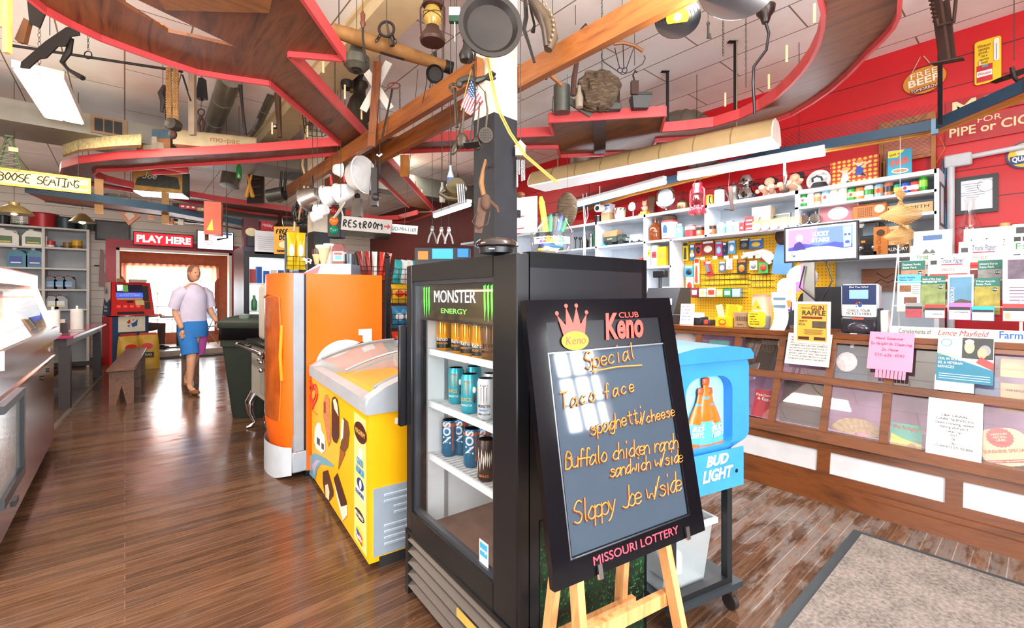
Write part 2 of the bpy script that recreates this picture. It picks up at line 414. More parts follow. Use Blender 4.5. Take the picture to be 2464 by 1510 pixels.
def f_cur(nt,b):
 b.inputs['Base Color'].default_value=lin('f0b8a0');t=node(nt,'ShaderNodeBsdfTranslucent');t.inputs[0].default_value=lin('f2a888');x=node(nt,'ShaderNodeMixShader');x.inputs[0].default_value=.6
 nt.links.new(b.outputs[0],x.inputs[1]);nt.links.new(t.outputs[0],x.inputs[2]);nt.links.new(x.outputs[0],nt.nodes['Material Output'].inputs[0])
S('window_valance','salmon ruffled valance curtain hung across the far window','curtain',B().grid(cur,150,8),texmat('thin_curtain',f_cur,.8))
ST('floor_sill',B().box(DL,DR,12.1,12.3,0,.025),mat('3b2a22',.5),None,'dark worn threshold strip under the wide opening','floor')
ST('baseboard_back',B().box(-3.2,DL-.16,12.17,12.2,0,.12).box(DR+.16,5.2,12.17,12.2,0,.12),mat('7a5a46',.5))
# ---------------- posts and beams ----------------
OAK=wood('6a3412','9c5a25','y',.42,2.2);PLANK=wood('3c1f10','7a4626','y',.42,2.);PINE=wood('b98a4e','e0b878','z',.5,3)
def post(name,label,p,w_,zsplit):
 t=T(name,label,'post',(p.x,p.y,0),R(4))
 B().box(-w_/2,w_/2,-w_/2,w_/2,0,zsplit).o('lower_post',mat('24272c',.55,v=.25),t,'dark grey painted lower half')
 B().box(-w_/2-.001,w_/2+.001,-w_/2-.001,w_/2+.001,zsplit,HCEIL).o('upper_post',mat('ece2cd',.5),t,'cream painted upper half')
 return t
P1=PD(1192,600,2.9);P1.z=0;P2=PD(767,500,5.75);P2.z=0
post('post','square timber post, black below and cream above, behind the black drinks fridge',P1,.195,1.33+(712-283)/1095*2.85)
post('post','square timber post, black below and cream above, behind the white enamel pans',P2,.2,1.33+(712-560)/1095*5.75)
print('post',P1,P2)
def beam(lab,x,y0,y1,z0,z1,w_):
 S('beam',lab,'beam',B().box(-w_/2,w_/2,y0,y1,z0,z1),OAK,(x,0,0))
beam('reddish timber beam passing the left side of the two posts',P1.x-.135,P1.y-.02,P2.y+1.1,2.655,2.795,.05)
beam('reddish timber beam passing the right side of the post and running overhead',P1.x+.135,-.6,P2.y+.9,2.655,2.795,.05)
# ---------------- hanging train track shelf ----------------
ZT=2.80
ts=T('train_shelf','red edged wooden model train shelf hanging below the ceiling','shelf',(0,0,ZT))
def zz(q):p=PZ(q[0],q[1],ZT);return V((p.x,p.y,0))
def board(pix,name='board',m=PLANK):B().hull([zz(q)+V((0,0,.035))for q in pix],(0,0,.02)).o(name,m,ts,smooth=False)
def strip(pairs,name='board'):
 b=B()
 for a,c in zip(pairs,pairs[1:]):
  b.hull([zz(a[0])+V((0,0,.035)),zz(c[0])+V((0,0,.035)),zz(c[1])+V((0,0,.035)),zz(a[1])+V((0,0,.035))],(0,0,.02))
 b.o(name,PLANK,ts,smooth=False)
def edge(pix,h=.085,w_=.02):
 b=B();pts=[zz(q)for q in pix]
 for p,q in zip(pts,pts[1:]):b.bar(p+V((0,0,h/2)),q+V((0,0,h/2)),w_,h)
 b.o('edge_trim',TRIM,ts)
L1=[(20,-70),(68,0),(108,32),(168,64),(242,99),(318,127),(400,156),(477,181),(556,194),(648,207)]
IN=[(195,-70),(254,0),(300,28),(350,58),(404,92),(470,105),(572,128),(600,157),(624,182),(648,207)]
strip(list(zip(L1,IN)));edge(L1)
board([(230,-80),(296,0),(572,128),(648,207),(819,350),(889,342),(695,138),(829,149),(726,0),(690,-60)]);
edge([(648,207),(819,350)]);edge([(889,342),(695,138),(829,149),(726,0),(690,-60)])
board([(819,350),(889,342),(1004,342),(953,370),(929,383),(886,409),(845,372)])
A4=[((819,350),(845,372)),((640,364),(600,392)),((477,373),(391,405)),((286,383),(305,412)),((190,394),(235,413)),((150,405),(226,421)),((146,417),(229,427)),((165,431),(254,437)),((222,447),(290,446)),((318,463),(324,453)),((420,481),(431,469)),((514,499),(520,484)),((594,513),(600,495)),((714,527),(714,511)),((822,530),(822,515)),((915,538),(910,530)),((986,535),(958,528)),((1046,515),(1005,516))]
strip(A4);edge([a for a,_ in A4]);edge([c for _,c in A4])
edge([(391,405),(452,417),(366,421)])
strip([((886,409),(929,383)),((984,500),(1046,512))]);edge([(886,409),(984,500)]);edge([(929,383),(1046,512)])
strip([((1004,342),(953,370)),((1109,337),(1109,364)),((1246,331),(1265,359)),((1331,327),(1342,358))])
edge([(1004,342),(1109,337),(1246,331),(1331,327),(1321,296),(1601,280),(1590,318)]);edge([(953,370),(1109,364),(1265,359),(1342,358),(1348,380),(1566,370),(1578,342)])
board([(1331,327),(1321,296),(1601,280),(1590,318),(1578,342),(1566,370),(1348,380),(1342,358)])
A6=[((1590,318),(1578,342)),((1653,313),(1653,337)),((1717,305),(1749,329)),((1781,286),(1840,304)),((1828,264),(1904,280)),((1870,236),(1955,250)),((1904,205),(2000,219)),((1929,178),(2041,183)),((1952,146),(2090,132)),((1970,110),(2125,99)),((1980,70),(2150,70)),((1982,41),(2163,42)),((1972,0),(2166,0)),((1950,-60),(2150,-80)),((1905,-150),(2105,-180))]
strip(A6);edge([a for a,_ in A6]);edge([c for _,c in A6])
# cleat under the big board and the brace under the small platform
a=[zz(q)for q in((380,-8),(398,20),(648,27),(655,-10))];B().hull([p+V((0,0,-.01))for p in a],(0,0,.045)).o('cleat',wood('6b3d1c','8f5a2c','x',.5),ts,smooth=False)
a=[zz(q)for q in((1427,292),(1458,291),(1457,369),(1430,370))];B().hull([p+V((0,0,.0))for p in a],(0,0,.034)).o('brace',mat('3a2222',.5),ts,smooth=False)
dw=[(778,185),(830,245),(870,292),(889,325),(655,326),(740,333),(700,520),(640,505),(470,480),(345,460),(335,452),(1000,452),(1015,470),(1745,262),(1850,222),(1980,30),(1960,70),(1893,160),(655,510),(620,500)]
for x,y in dw:
 p=zz((x,y+12));B().cyl(p+V((0,0,.06)),p+V((0,0,.17)),.008,n=8).o('dowel',mat('e6cf9a',.6),ts)
# ================= counter =================
K1,K2=.2,.4
def fx(z):return 3.48+K1*z if z<.36 else 3.48+K1*.36+K2*(z-.36)
CW=wood('42210d','703c16','y',.38,2.5)
YA,YB=-1.2,4.0
ct=T('display_counter','long brown wooden shop counter with glazed sloping front','counter',(0,0,0))
def slab(b,y0,y1,z0,z1,d0,d1):
 P=[(fx(z)+d,y,z)for z in(z0,z1)for y,d in((y0,d0),(y1,d0),(y1,d1),(y0,d1))]
 return b.add(P,[(3,2,1,0),(4,5,6,7),(0,1,5,4),(1,2,6,5),(2,3,7,6),(3,0,4,7)])
B().box(3.68,4.42,YA,YB,0,.1).box(4.38,4.42,YA,YB,.1,1.02).o('carcass',mat('4a2c18',.6),ct)
slab(slab(B(),YA,YB,0,.085,-.045,.2),YA,YB,.085,.115,-.02,.1).o('plinth',CW,ct)
slab(slab(slab(B(),YA,YB,.105,.165,0,.03),YA,YB,.302,.372,0,.03),YA,YB,.36,.42,-.025,.03).o('lower_rail',CW,ct)
slab(slab(B(),YA,YB,.72,.765,-.004,.03),YA,YB,1.0,1.035,0,.03).o('rail',CW,ct)
B().box(fx(1.04)-.012,4.42,YA,YB,1.03,1.065).o('counter_top',wood('4a2410','743e18','y',.3,2.5),ct)
ys=[1.3-.321*i for i in range(8)]+[1.3+.33*i for i in range(1,9)]
for y in sorted(ys):
 if YA<y<YB:slab(B(),y-.022,y+.022,.41,1.03,.001,.03).o('mullion',CW,ct)
for y in(2.24,1.6,.96,.336,-.29,-.92):
 slab(B(),y-.036,y+.036,.12,.34,.001,.03).o('stile',CW,ct)
slab(B(),YA,YB,.15,.32,.012,.02).o('kick_panel',mat('c8c9cc',.5),ct,'white painted panel')
slab(B(),YA,YB,.41,1.03,.02,.024).o('front_glass',glass(.25),ct,'clear glass panes')
# the pink lined tray inside, and dark cardboard blinds behind some panes
B().add([(fx(.42)+.06,YA,.42),(fx(.42)+.06,YB,.42),(4.36,YB,.5),(4.36,YA,.5)],[(0,1,2,3)]).o('lining',mat('c79ac0',.8),ct,'pale lilac paper lining')
B().add([(fx(.42)+.3,YA,.42),(fx(.42)+.3,YB,.42),(fx(1.02)+.22,YB,1.02),(fx(1.02)+.22,YA,1.02)],[(0,1,2,3)]).o('lining',mat('c9a0c4',.8),ct,'pale lilac paper lining')
# ================= white shelf unit behind the counter =================
SW=mat('dfe6ee',.5);SX=4.85
su=T('wall_shelf_unit','white painted shelf unit full of collectables behind the counter','shelf unit',(0,0,0))
B().box(SX,5.18,.56,7.2,2.295,2.33).o('shelf',SW,su)
B().box(SX,5.18,.56,7.2,1.975,2.0).o('shelf',SW,su)
B().box(SX,5.18,.56,1.55,2.15,2.172).o('shelf',SW,su)
B().box(SX,5.18,.56,1.55,1.65,1.68).o('shelf',SW,su);B().box(SX,5.18,2.84,7.2,1.665,1.69).o('shelf',SW,su)
for y,a,b_ in((.56,1.0,2.33),(1.536,1.98,2.33),(2.423,1.98,2.33),(3.193,1.2,2.33),(3.948,1.2,2.33),(2.842,1.0,1.99),(4.8,1.2,2.33),(5.6,1.2,2.33),(6.4,1.2,2.33)):
 B().box(SX,5.18,y-.014,y+.014,a,b_).o('divider',SW,su)
B().box(5.175,5.19,.56,7.2,1.0,2.31).o('back_panel',mat('b9c2cc',.6),su)
B().box(SX,5.18,.56,7.2,.02,1.0).o('base_cabinet',mat('9fa6ad',.6),su)
# pegboard
def f_peg(nt,b):
 br=bricks(nt,swz(nt,'YZX'),.028,.028,.0105,'e8a80c','e8a80c','e8a80c',0)
 tc=swz(nt,'YZX');vo=node(nt,'ShaderNodeTexVoronoi');vo.voronoi_dimensions='2D';vo.inputs['Randomness'].default_value=0;vo.inputs['Scale'].default_value=32;nt.links.new(tc,vo.inputs['Vector'])
 nt.links.new(ramp(nt,vo.outputs['Distance'],[(.13,'7a5206'),(.18,'f2b511')]),b.inputs['Base Color'])
B().box(5.13,5.15,1.3,2.82,1.0,1.97).o('pegboard',texmat('yellow_pegboard',f_peg,.5),su,'yellow pegboard panel')
# ================= black drinks fridge (glass door) =================
fa=V((.957,1.851,0));fb=V((.908,1.044,0));FW_=(fa-fb).length;FH=1.469;FD=.635
frz=math.atan2((fb-fa).y,(fb-fa).x)
fr=T('drinks_fridge','tall black glass door drinks fridge with energy cans, beside the easel board','fridge',((fa+fb)/2),frz)
hw=FW_/2;BK=mat('131417',.35);BK2=mat('17181b',.3)
bd=B().box(-hw,hw,.05,.09,.1,FH).box(-hw,-hw+.035,.05,FD,.1,FH).box(hw-.035,hw,.05,FD,.1,FH).box(-hw,hw,FD-.03,FD,.1,FH).box(-hw,hw,.05,FD,FH-.06,FH).box(-hw,hw,.05,FD,.1,.3)
b=B().box(-hw,-hw+.035,.052,FD,.02,FH).box(hw-.035,hw,.052,FD,.02,FH).box(-hw,hw,FD-.03,FD,.02,FH).box(-hw,hw,.052,FD,FH-.05,FH).box(-hw,hw,.08,FD,.02,.3)
b.o('cabinet',mat('1a1d21',.32,v=.35,s=3),fr)
IW=mat('eef4f4',.4)
B().box(-hw+.036,-hw+.05,.08,FD-.05,.3,FH-.06).box(hw-.05,hw-.036,.08,FD-.05,.3,FH-.06).box(-hw+.05,hw-.05,FD-.06,FD-.045,.3,FH-.06).box(-hw+.05,hw-.05,.08,FD-.05,FH-.075,FH-.06).o('liner',IW,fr,'white plastic inner liner')
B().box(-hw+.05,hw-.05,.07,FD-.05,.3,.315).o('floor_plate',mat('8a6a5c',.5,v=.3),fr,'brown stained inner floor')
lm=mat('fafcff',.4,e=7.);B().box(hw-.068,hw-.056,.085,.1,.4,FH-.15).o('lamp',lm,fr,'bright white light tube')
def dframe(b,x0,x1,z0,z1,w_,y0,y1):return b.box(x0,x0+w_,y0,y1,z0,z1).box(x1-w_,x1,y0,y1,z0,z1).box(x0+w_,x1-w_,y0,y1,z0,z0+w_).box(x0+w_,x1-w_,y0,y1,z1-w_,z1)
d=B();d.box(-hw,-hw+.055,-.0,.05,.3,FH-.005,.004);d.box(hw-.13,hw,-.0,.05,.3,FH-.005,.004);d.box(-hw+.055,hw-.13,0,.05,.3,.39);d.box(-hw+.055,hw-.13,0,.05,FH-.075,FH-.005)
dr=d.o('door',BK2,fr)
dframe(B(),-hw+.055,hw-.13,.39,FH-.075,.016,.012,.035).o('gasket',mat('4a4c52',.3,.5),dr,'grey metal inner edging')
B().box(-hw+.06,hw-.135,.022,.028,.395,FH-.08).o('door_glass',glass(.1),dr)
B().box(-hw-.03,-hw-.005,-.03,.01,.75,1.2,.006).o('handle',BLACK,dr)
b=B();sx0,sx1=-hw+.05,hw-.05
SH=[(1.1,'s1'),(.865,'s2'),(.62,'s3')]
def fshelf(z):
 b=B().box(sx0,sx1,.075,.085,z-.014,z+.012)
 for i in range(26):x=sx0+(sx1-sx0)*(i+.5)/26;b.box(x-.004,x+.004,.085,FD-.07,z-.004,z+.002)
 for y in(.2,.38,FD-.08):b.box(sx0,sx1,y,y+.008,z-.01,z-.004)
 return b.o('wire_shelf',mat('e8eef0',.4),fr)
FSZ=[1.085,.855,.622]
for z in FSZ:fshelf(z)
for x in(-.02,):
 for xx in(-hw+.052,hw-.056):B().box(xx,xx+.004,.16,.18,.32,1.32).o('shelf_rail',mat('c9d0d2',.35,.6),fr)
 B().box(-.15,-.13,FD-.066,FD-.06,.32,1.32).o('shelf_rail',mat('c9d0d2',.35,.6),fr)
g=B().box(-hw,hw,.03,.06,.02,.3)
g.o('grille_back',BLACK,fr)
gl=B()
for i in range(5):gl.cb((0,.02,.265-i*.05),(FW_-.06,.05,.022),(R(35),0,0))
gl.o('grille',mat('4f443e',.4),fr,'brown grey louvred grille');B().box(-hw,-hw+.03,-.005,.06,.02,.295).box(hw-.03,hw,-.005,.06,.02,.295).box(-hw,hw,-.005,.06,.285,.3).o('grille_frame',BK,fr)
B().box(.06,.19,-.012,-.008,.17,.2).o('plate',mat('c9a24a',.4),fr,'small brass coloured maker plate')
R2(fr,'header_panel',-.035,1.305,FW_-.2,.155,mat('2a241f',.3),.034,.003)
def claw(x,z,h,m):
 for i,(dx,dh)in enumerate(((-.02,.92),(0,1),(.021,.86))):
  X=x+dx*h/.12;PG(fr,'emblem',[(X-.007,z+h*.46),(X+.007,z+h*.5),(X+.005,z+h*.2),(X+.008,z-.1*h),(X+.001,z-h*.5*dh),(X-.003,z-.1*h),(X-.005,z+.1*h),(X-.004,z+h*.36)],m,.031)
GRN=mat('58d84a',.5,e=.8)
claw(-.27,1.305,.13,GRN);claw(.2,1.305,.13,GRN)
TX(fr,'MONSTER',-.04,1.305,.05,mat('f0f2f2',.5,e=.6),.031,w=.32);TX(fr,'ENERGY',-.04,1.262,.02,mat('7fdc5e',.5,e=.6),.031,w=.2)
R2(fr,'sticker',.19,.445,.055,.08,mat('f4f8fa',.5),.0205);R2(fr,'sticker_panel',.19,.455,.045,.045,mat('3a9fd8',.5),.0195);TX(fr,'energy',.19,.45,.012,WHITE,.019)
# green and black print low on the right side of the cabinet (faces the easel): part of the side panel
sp=B().box(hw+.001,hw+.003,.09,FD-.02,.05,.62)
def f_mon(nt,b):
 n=noise(nt,mapped(nt,(1,1,1)),9,8,.7);n2=noise(nt,mapped(nt,(1,1,1)),90,3,.7);c=ramp(nt,n,[(.45,'08090a'),(.68,'163a20')]);nt.links.new(mix(nt,ramp(nt,n2,[(.58,'000000'),(.68,'ffffff')]),c,mix(nt,.6,c,lin('3f9a48'))),b.inputs['Base Color'])
sp.o('side_print',texmat('green_black_print',f_mon,.35),fr,'black print with green speckle')
FRM=fr.matrix_world
# ---------------- cans in the fridge ----------------
TIN=mat('c9ccd0',.25,1.)
def can(name,label,c1,c2,pos,rz=0,r=.0335,h=.157,g=None,deco=None):
 t=T(name,label,'can',pos,rz,g)
 B().lathe([(r*.8,0),(r*.86,.004),(r,.012),(r,h-.014),(r*.86,h-.004),(r*.84,h)],20).o('body',mat(c1,.28,.35),t)
 B().lathe([(r*.84,h),(r*.78,h-.004),(0,h-.004)],20).o('lid',TIN,t)
 if c2:B().lathe([(r+.0004,.013),(r+.0004,.055)],20).o('band',mat(c2,.3),t)
 if deco:deco(t,r,h)
 return t
def clawc(t,r,h,m,z=None,s=1.):
 z=z or h*.62
 for a in(-.32,0,.32):
  P=[];F=[]
  for i,(w_,q)in enumerate(((.2,.3),(.13,.26),(.1,0),(.08,-.2),(.02,-.3))):
   for sg in(-1,1):th=a+sg*w_*.5*s*.8;P.append(((r+.0008)*math.sin(th),-(r+.0008)*math.cos(th),z+q*h*.7*s*(1 if a==0 else .9)))
  for i in range(4):F.append((2*i,2*i+1,2*i+3,2*i+2))
  B().add(P,F).o('emblem',m,t)
def d_rehab(t,r,h):
 clawc(t,r,h,mat('3a2408',.4));TX(t,'Rehab',0,.045,.017,WHITE,cyl=r,w=.056);TX(t,'MONSTER',0,.03,.009,mat('e8a21c',.4),cyl=r);B().lathe([(r+.0005,h-.028),(r+.0005,h-.014)],20).o('collar',mat('3a3026',.4),t);TX(t,'RECOVER',0,h-.025,.007,WHITE,cyl=r)
def d_java(t,r,h):clawc(t,r,h,mat('3a2414',.4));TX(t,'JAVA',0,.05,.015,mat('2a1a10',.4),cyl=r);TX(t,'MONSTER',0,.03,.009,mat('2a1a10',.4),cyl=r)
def d_juice(t,r,h):
 clawc(t,r,h,mat('f08a1c',.4),h*.66,.9)
 B().ball((0,0,0),(.01,.004,.013)).o('skull_print',mat('f2ecd8',.5),t,loc=(r*.75,-r*.68,h*.62));B().ball((0,0,0),(.008,.004,.02)).o('figure_print',mat('26303a',.5),t,loc=(r*.75,-r*.68,h*.4))
 TX(t,'JUICE',-.15,.052,.014,mat('f2b04a',.4),cyl=r);TX(t,'MONSTER',-.1,.032,.008,WHITE,cyl=r);TX(t,'PUNCH',.2,h-.03,.008,mat('d83a2a',.4),cyl=r)
def d_ultra(t,r,h):clawc(t,r,h,mat('9a9aa4',.3,.6));TX(t,'MONSTER',0,.05,.011,mat('33343a',.4),cyl=r,w=.05);TX(t,'ENERGY',0,.037,.007,mat('4a9ad0',.4),cyl=r);TX(t,'ZERO ULTRA',0,.022,.006,mat('33343a',.4),cyl=r);TX(t,'SUGAR',0,h-.027,.007,mat('33343a',.4),cyl=r)
def d_nos(t,r,h):
 TX(t,'NOS',.5,h*.36,.034,mat('e8eef2',.3,.3),cyl=r,rot=R(90),al='LEFT',w=None,off=.0015);TX(t,'HIGH PERFORMANCE',.95,h*.18,.009,mat('e86a2a',.4),cyl=r,rot=R(90),al='LEFT');B().lathe([(r+.0005,h-.024),(r+.0005,h-.013)],20).o('collar',mat('c8603a',.35),t)
def d_eagle(t,r,h):
 b=B()
 for k in range(9):
  a=-.9+k*.22;z=h*(.35+.3*abs(math.sin(k*1.7)))
  P=[((r+.0008)*math.sin(a+q*.1),-(r+.0008)*math.cos(a+q*.1),z+e)for q,e in((-1,0),(0,.03),(1,.005),(0,-.03))];b.add(P,[(0,1,2,3)])
 b.o('wing_print',mat('d8d2c4',.4),t);TX(t,'BANG',0,.02,.01,mat('d87a2a',.4),cyl=r)
fr_m=Mx.Translation((fa+fb)/2)@Mx.Rotation(frz,4,'Z')
def fpos(px,py,yl,z):
 n=fr_m.to_3x3()@V((0,1,0));p=hit(px,py,n,n.dot(fr_m@V((0,yl,0))));p.z=z;return p
def cang(p):return math.atan2(p.x,-p.y)*0+math.atan2(-p.x,p.y)
def row(items,z,fn,g):
 for(px,py,yl,nm,lab,c1,c2,deco)in items:
  p=fpos(px,py,yl,z+.003);can(nm,lab,c1,c2,p,frz+R(40),.0345,.157,g,deco)
row([(1069,842,.14,'drink_can','yellow and black tall can at the left end of the top fridge shelf','f5a40c','1d1a16',d_rehab),(1105,842,.14,'drink_can','yellow and black tall can, second from the left on the top fridge shelf','f5a40c','1d1a16',d_rehab),(1128,848,.13,'drink_can','yellow and black tall can, third from the left on the top fridge shelf','f5a40c','1d1a16',d_rehab),(1156,855,.12,'drink_can','yellow and black tall can just left of the brown can on the top fridge shelf','f5a40c','1d1a16',d_rehab),(1180,862,.13,'drink_can','brown coffee drink can at the right of the top fridge shelf','8a6238',None,d_java)],FSZ[0],0,'tall cans on the top fridge shelf')
row([(1098,980,.17,'drink_can','turquoise skull can at the left end of the middle fridge shelf','39b4c8',None,d_juice),(1140,975,.25,'drink_can','turquoise skull can half hidden behind the front one on the middle fridge shelf','39b4c8',None,d_juice),(1130,990,.13,'drink_can','turquoise skull can in front on the middle fridge shelf','39b4c8',None,d_juice),(1182,1000,.21,'drink_can','white can standing behind the front white can on the middle fridge shelf','e6eaee',None,d_ultra),(1170,1020,.13,'drink_can','white can in front at the right of the middle fridge shelf','e6eaee',None,d_ultra),(1214,1020,.135,'drink_can','white can cut off by the door frame on the middle fridge shelf','e6eaee',None,d_ultra)],FSZ[1],0,'tall cans on the middle fridge shelf')
row([(1081,1122,.15,'drink_can','blue and orange can standing upright at the left of the bottom fridge shelf','1c6f96',None,d_nos),(1109,1115,.2,'drink_can','blue and orange can, second from the left on the bottom fridge shelf','1c6f96',None,d_nos),(1135,1125,.16,'drink_can','blue and orange can, third from the left on the bottom fridge shelf','1c6f96',None,d_nos),(1163,1130,.21,'drink_can','blue and orange can partly behind the dark eagle can on the bottom fridge shelf','1c6f96',None,d_nos),(1170,1170,.13,'drink_can','dark can with pale feather print in front on the bottom fridge shelf','3a2d2a',None,d_eagle),(1213,1175,.135,'drink_can','dark can with pale feather print cut off by the fridge door frame','3a2d2a',None,d_eagle)],FSZ[2],0,'tall cans on the bottom fridge shelf')
# ================= orange drinks cooler =================
gc=T('orange_cooler','tall orange sports drink cooler with a big white letter G on its side','fridge',(1.014,3.52,0),0)
GD=.585;GW=.62;GH=1.498
OR=mat('f0650f',.35,v=.04);GR=mat('a9afb8',.35)
B().box(0,GD,0,GW,.05,GH).o('cabinet',OR,gc)
B().box(0,GD,-.002,0,.05,GH).o('side_panel',mat('f26a10',.28,v=.03),gc)
B().box(-.09,-.012,-.0,GW,.2,GH,.006).o('door_edge',mat('9aa2ad',.3),gc,'grey door surround')
B().box(-.012,.0,0.004,GW,.2,GH-.01).o('gasket',BLACK,gc)
def drf(u,v):
 y=GW*v;z=.12+(GH-.12)*u;k=math.sin(PI*v);lo=.0 if u>.18 else(.18-u)*.35;return(-.09-.1*k**.5*(1-.25*max(0,u-.85))+lo*.6,y,z)
B().grid(drf,24,16).o('door',OR,gc,'curved orange door front')
def win(u,v):
 y=GW*(.14+.55*v);z=.42+.9*u;k=math.sin(PI*(.14+.55*v));return(-.094-.1*k**.5,y,z)
B().grid(win,16,10).o('window',mat('b7561c',.12,v=.3),gc,'long rounded window in the door')
B().tube([win(0,0),win(.25,-.05),win(.7,-.05),win(1,.0),win(1.03,.5),win(1,1)],.008,6).o('window_trim',mat('c8641a',.3),gc)
B().tube([V((-.15,.06,.72)),V((-.16,.06,.9)),V((-.15,.06,1.12))],.012,8).o('handle',mat('f5951e',.3),gc)
B().box(-.1,.06,-.001,GW,.05,.2,.01).o('kick_cover',GR,gc,'light grey bumper at the bottom')
B().grid(lambda u,v:(-.1-.1*math.sin(PI*v)**.6,GW*v,.04+.2*u-.06*(1-u)*math.sin(PI*v)),6,14).o('bumper',mat('c6cbd0',.35),gc)
B().box(.0,.12,.02,.1,.0,.05).o('foot',BLACK,gc);B().box(.44,.56,.02,.1,0,.05).o('foot',BLACK,gc);B().box(.0,.56,GW-.1,GW-.02,0,.05).o('foot',BLACK,gc)
gx=lambda px,py:(PY(px,py,3.518)-V((1.014,3.52,0)))
gp=lambda px,py:(gx(px,py).x,gx(px,py).z)
cx_,cz_=gp(832,868);rx=abs(gp(900,868)[0]-gp(764,868)[0])/2;rz_=(gp(832,795)[1]-gp(832,905)[1])/2*1.05
B().ring(cx_-.01,cz_-.02,rx*.98,rz_*1.0,rx*.52,-.006,-.004,40,R(25),R(345)).o('emblem',mat('f6f3ee',.4,v=0),gc,'white letter G emblem')
xx,zt=gp(893,790);PG(gc,'emblem',[gp(862,792),gp(894,790),gp(894,850),gp(872,850),gp(872,806),gp(862,806)],mat('f6f3ee',.4,v=0),-.008)
PG(gc,'emblem',[gp(808,846),gp(855,828),gp(875,820),gp(866,832),gp(812,852)],mat('23252e',.4),-.009)
PG(gc,'emblem',[gp(850,834),gp(876,822),gp(868,830)],mat('d8342a',.4),-.0095)
def doortext(s,y,z,h,u):
 o=TX(gc,s,0,0,h,mat('f6e8d8',.5));o.rotation_euler=(0,0,R(-78));o.location=(-.115,y,z)
doortext('GATORADE',.2,GH-.1,.055,0);doortext('THIRST QUENCHER',.17,GH-.15,.018,0)
# ================= yellow ice cream chest =================
ia=V((.902,2.13,0));ib=V((1.038,3.47,0));IL=(ib-ia).length;irz=math.atan2((ia-ib).y,(ia-ib).x)
ic=T('ice_cream_freezer','yellow ice cream chest freezer with sloping glass lid beside the orange cooler','freezer',((ia+ib)/2),irz)
ih=IL/2;ID=.64
YE=mat('f7b60a',.35,v=.04)
B().box(-ih,ih,0,ID,.03,.765).o('body',YE,ic)
B().box(ih-.2,ih+.004,.05,ID-.03,.0,.05).o('foot',mat('2a2a2c',.5),ic);B().box(-ih,-ih+.2,.05,ID-.03,0,.05).o('foot',mat('2a2a2c',.5),ic)
lid=B()
def zl(y):return .80+.16*(1-((ID-.06-y)/ID)**2)*1.0 if y>0 else .80
pr=[(y,zl(y))for y in(0,.08,.16,.24,.32,.4,.48,.56,.62)]
def rim(x0,x1):
 P=[(x,y,z)for x in(x0,x1)for y,z in[(-.012,.755),(-.02,.79),(-.005,.83)]+[(y,z+.02)for y,z in pr[1:]]+[(ID+.01,.95),(ID+.01,.755)]]
 n=len(P)//2;return P,[tuple(range(n)),tuple(range(2*n-1,n-1,-1))]+[(i,i+n,(i+1)%n+n,(i+1)%n)for i in range(n)]
for x0,x1 in((ih-.07,ih+.012),(-ih-.005,-ih+.06)):lid.add(*rim(x0,x1))
lid.box(-ih,ih,-.018,.05,.757,.83).box(-ih,ih,ID-.05,ID+.01,.757,.95)
lid.o('rim',mat('aab0b6',.35),ic,'grey plastic lid surround')
def gl_(x0,x1,dz):return B().grid(lambda u,v:(x0+(x1-x0)*u,.05+(ID-.1)*v,zl(.05+(ID-.1)*v)+dz),2,10)
gl_(-ih+.06,.06,.026).o('sliding_glass',glass(.12),ic);gl_(.03,ih-.07,.012).o('sliding_glass',glass(.12),ic)
for x,dz in((.045,.03),(-ih+.075,.03),(ih-.085,.018)):
 B().tube([(x,.05+(ID-.1)*v/8,zl(.05+(ID-.1)*v/8)+dz)for v in range(9)],.009,6).o('glass_edge',mat('8c9298',.3),ic)
B().box(-ih+.05,ih-.05,.05,ID-.05,.45,.46).box(-ih+.05,ih-.05,.045,.05,.45,.79).box(-ih+.05,ih-.05,ID-.05,ID-.045,.45,.93).box(-ih+.05,-ih+.055,.05,ID-.05,.45,.85).box(ih-.075,ih-.07,.05,ID-.05,.45,.85).o('liner',mat('e6e6e4',.5),ic)
bk=B()
for x0,x1 in((-ih+.08,-.05),(-.02,ih-.1)):
 for k in range(9):x=x0+(x1-x0)*k/8;bk.tube([(x,.07,.72),(x,.07,.5),(x,ID-.07,.5),(x,ID-.07,.76)],.003,4)
 for z in(.55,.62,.72):bk.tube([(x0,.07,z),(x1,.07,z),(x1,ID-.07,z),(x0,ID-.07,z)],.003,4,True)
bk.o('basket',mat('f0f0ee',.4),ic,'white wire basket')
# grey vent panel and maker label on the near end
def endp(y,z,w_,h,m,n,t=.003):return B().box(ih+.001,ih+.001+t,y,y+w_,z,z+h).o(n,m,ic)
endp(.02,.06,ID-.04,.33,mat('9aa6b2',.4),'vent_panel',.008)
vb=B()
for i,z in enumerate((.35,.32,.285,.255,.2,.17,.14,.11)):y0=.1 if i in(2,3)else .05;vb.box(ih+.008,ih+.016,y0+.02,ID-.05,z-.008,z+.008,.003)
vb.o('vent_slats',mat('a6b2bd',.4),ic);endp(.13,.69,.22,.03,mat('f4f2ee',.5),'maker_label',.003)
o=TX(ic,'AHT',0,0,.02,mat('c8202c',.5));o.rotation_euler=(0,0,R(90));o.location=(ih+.006,.19,.695)
endp(.23,.7,.1,.012,mat('c8202c',.5),'label_bars',.004)
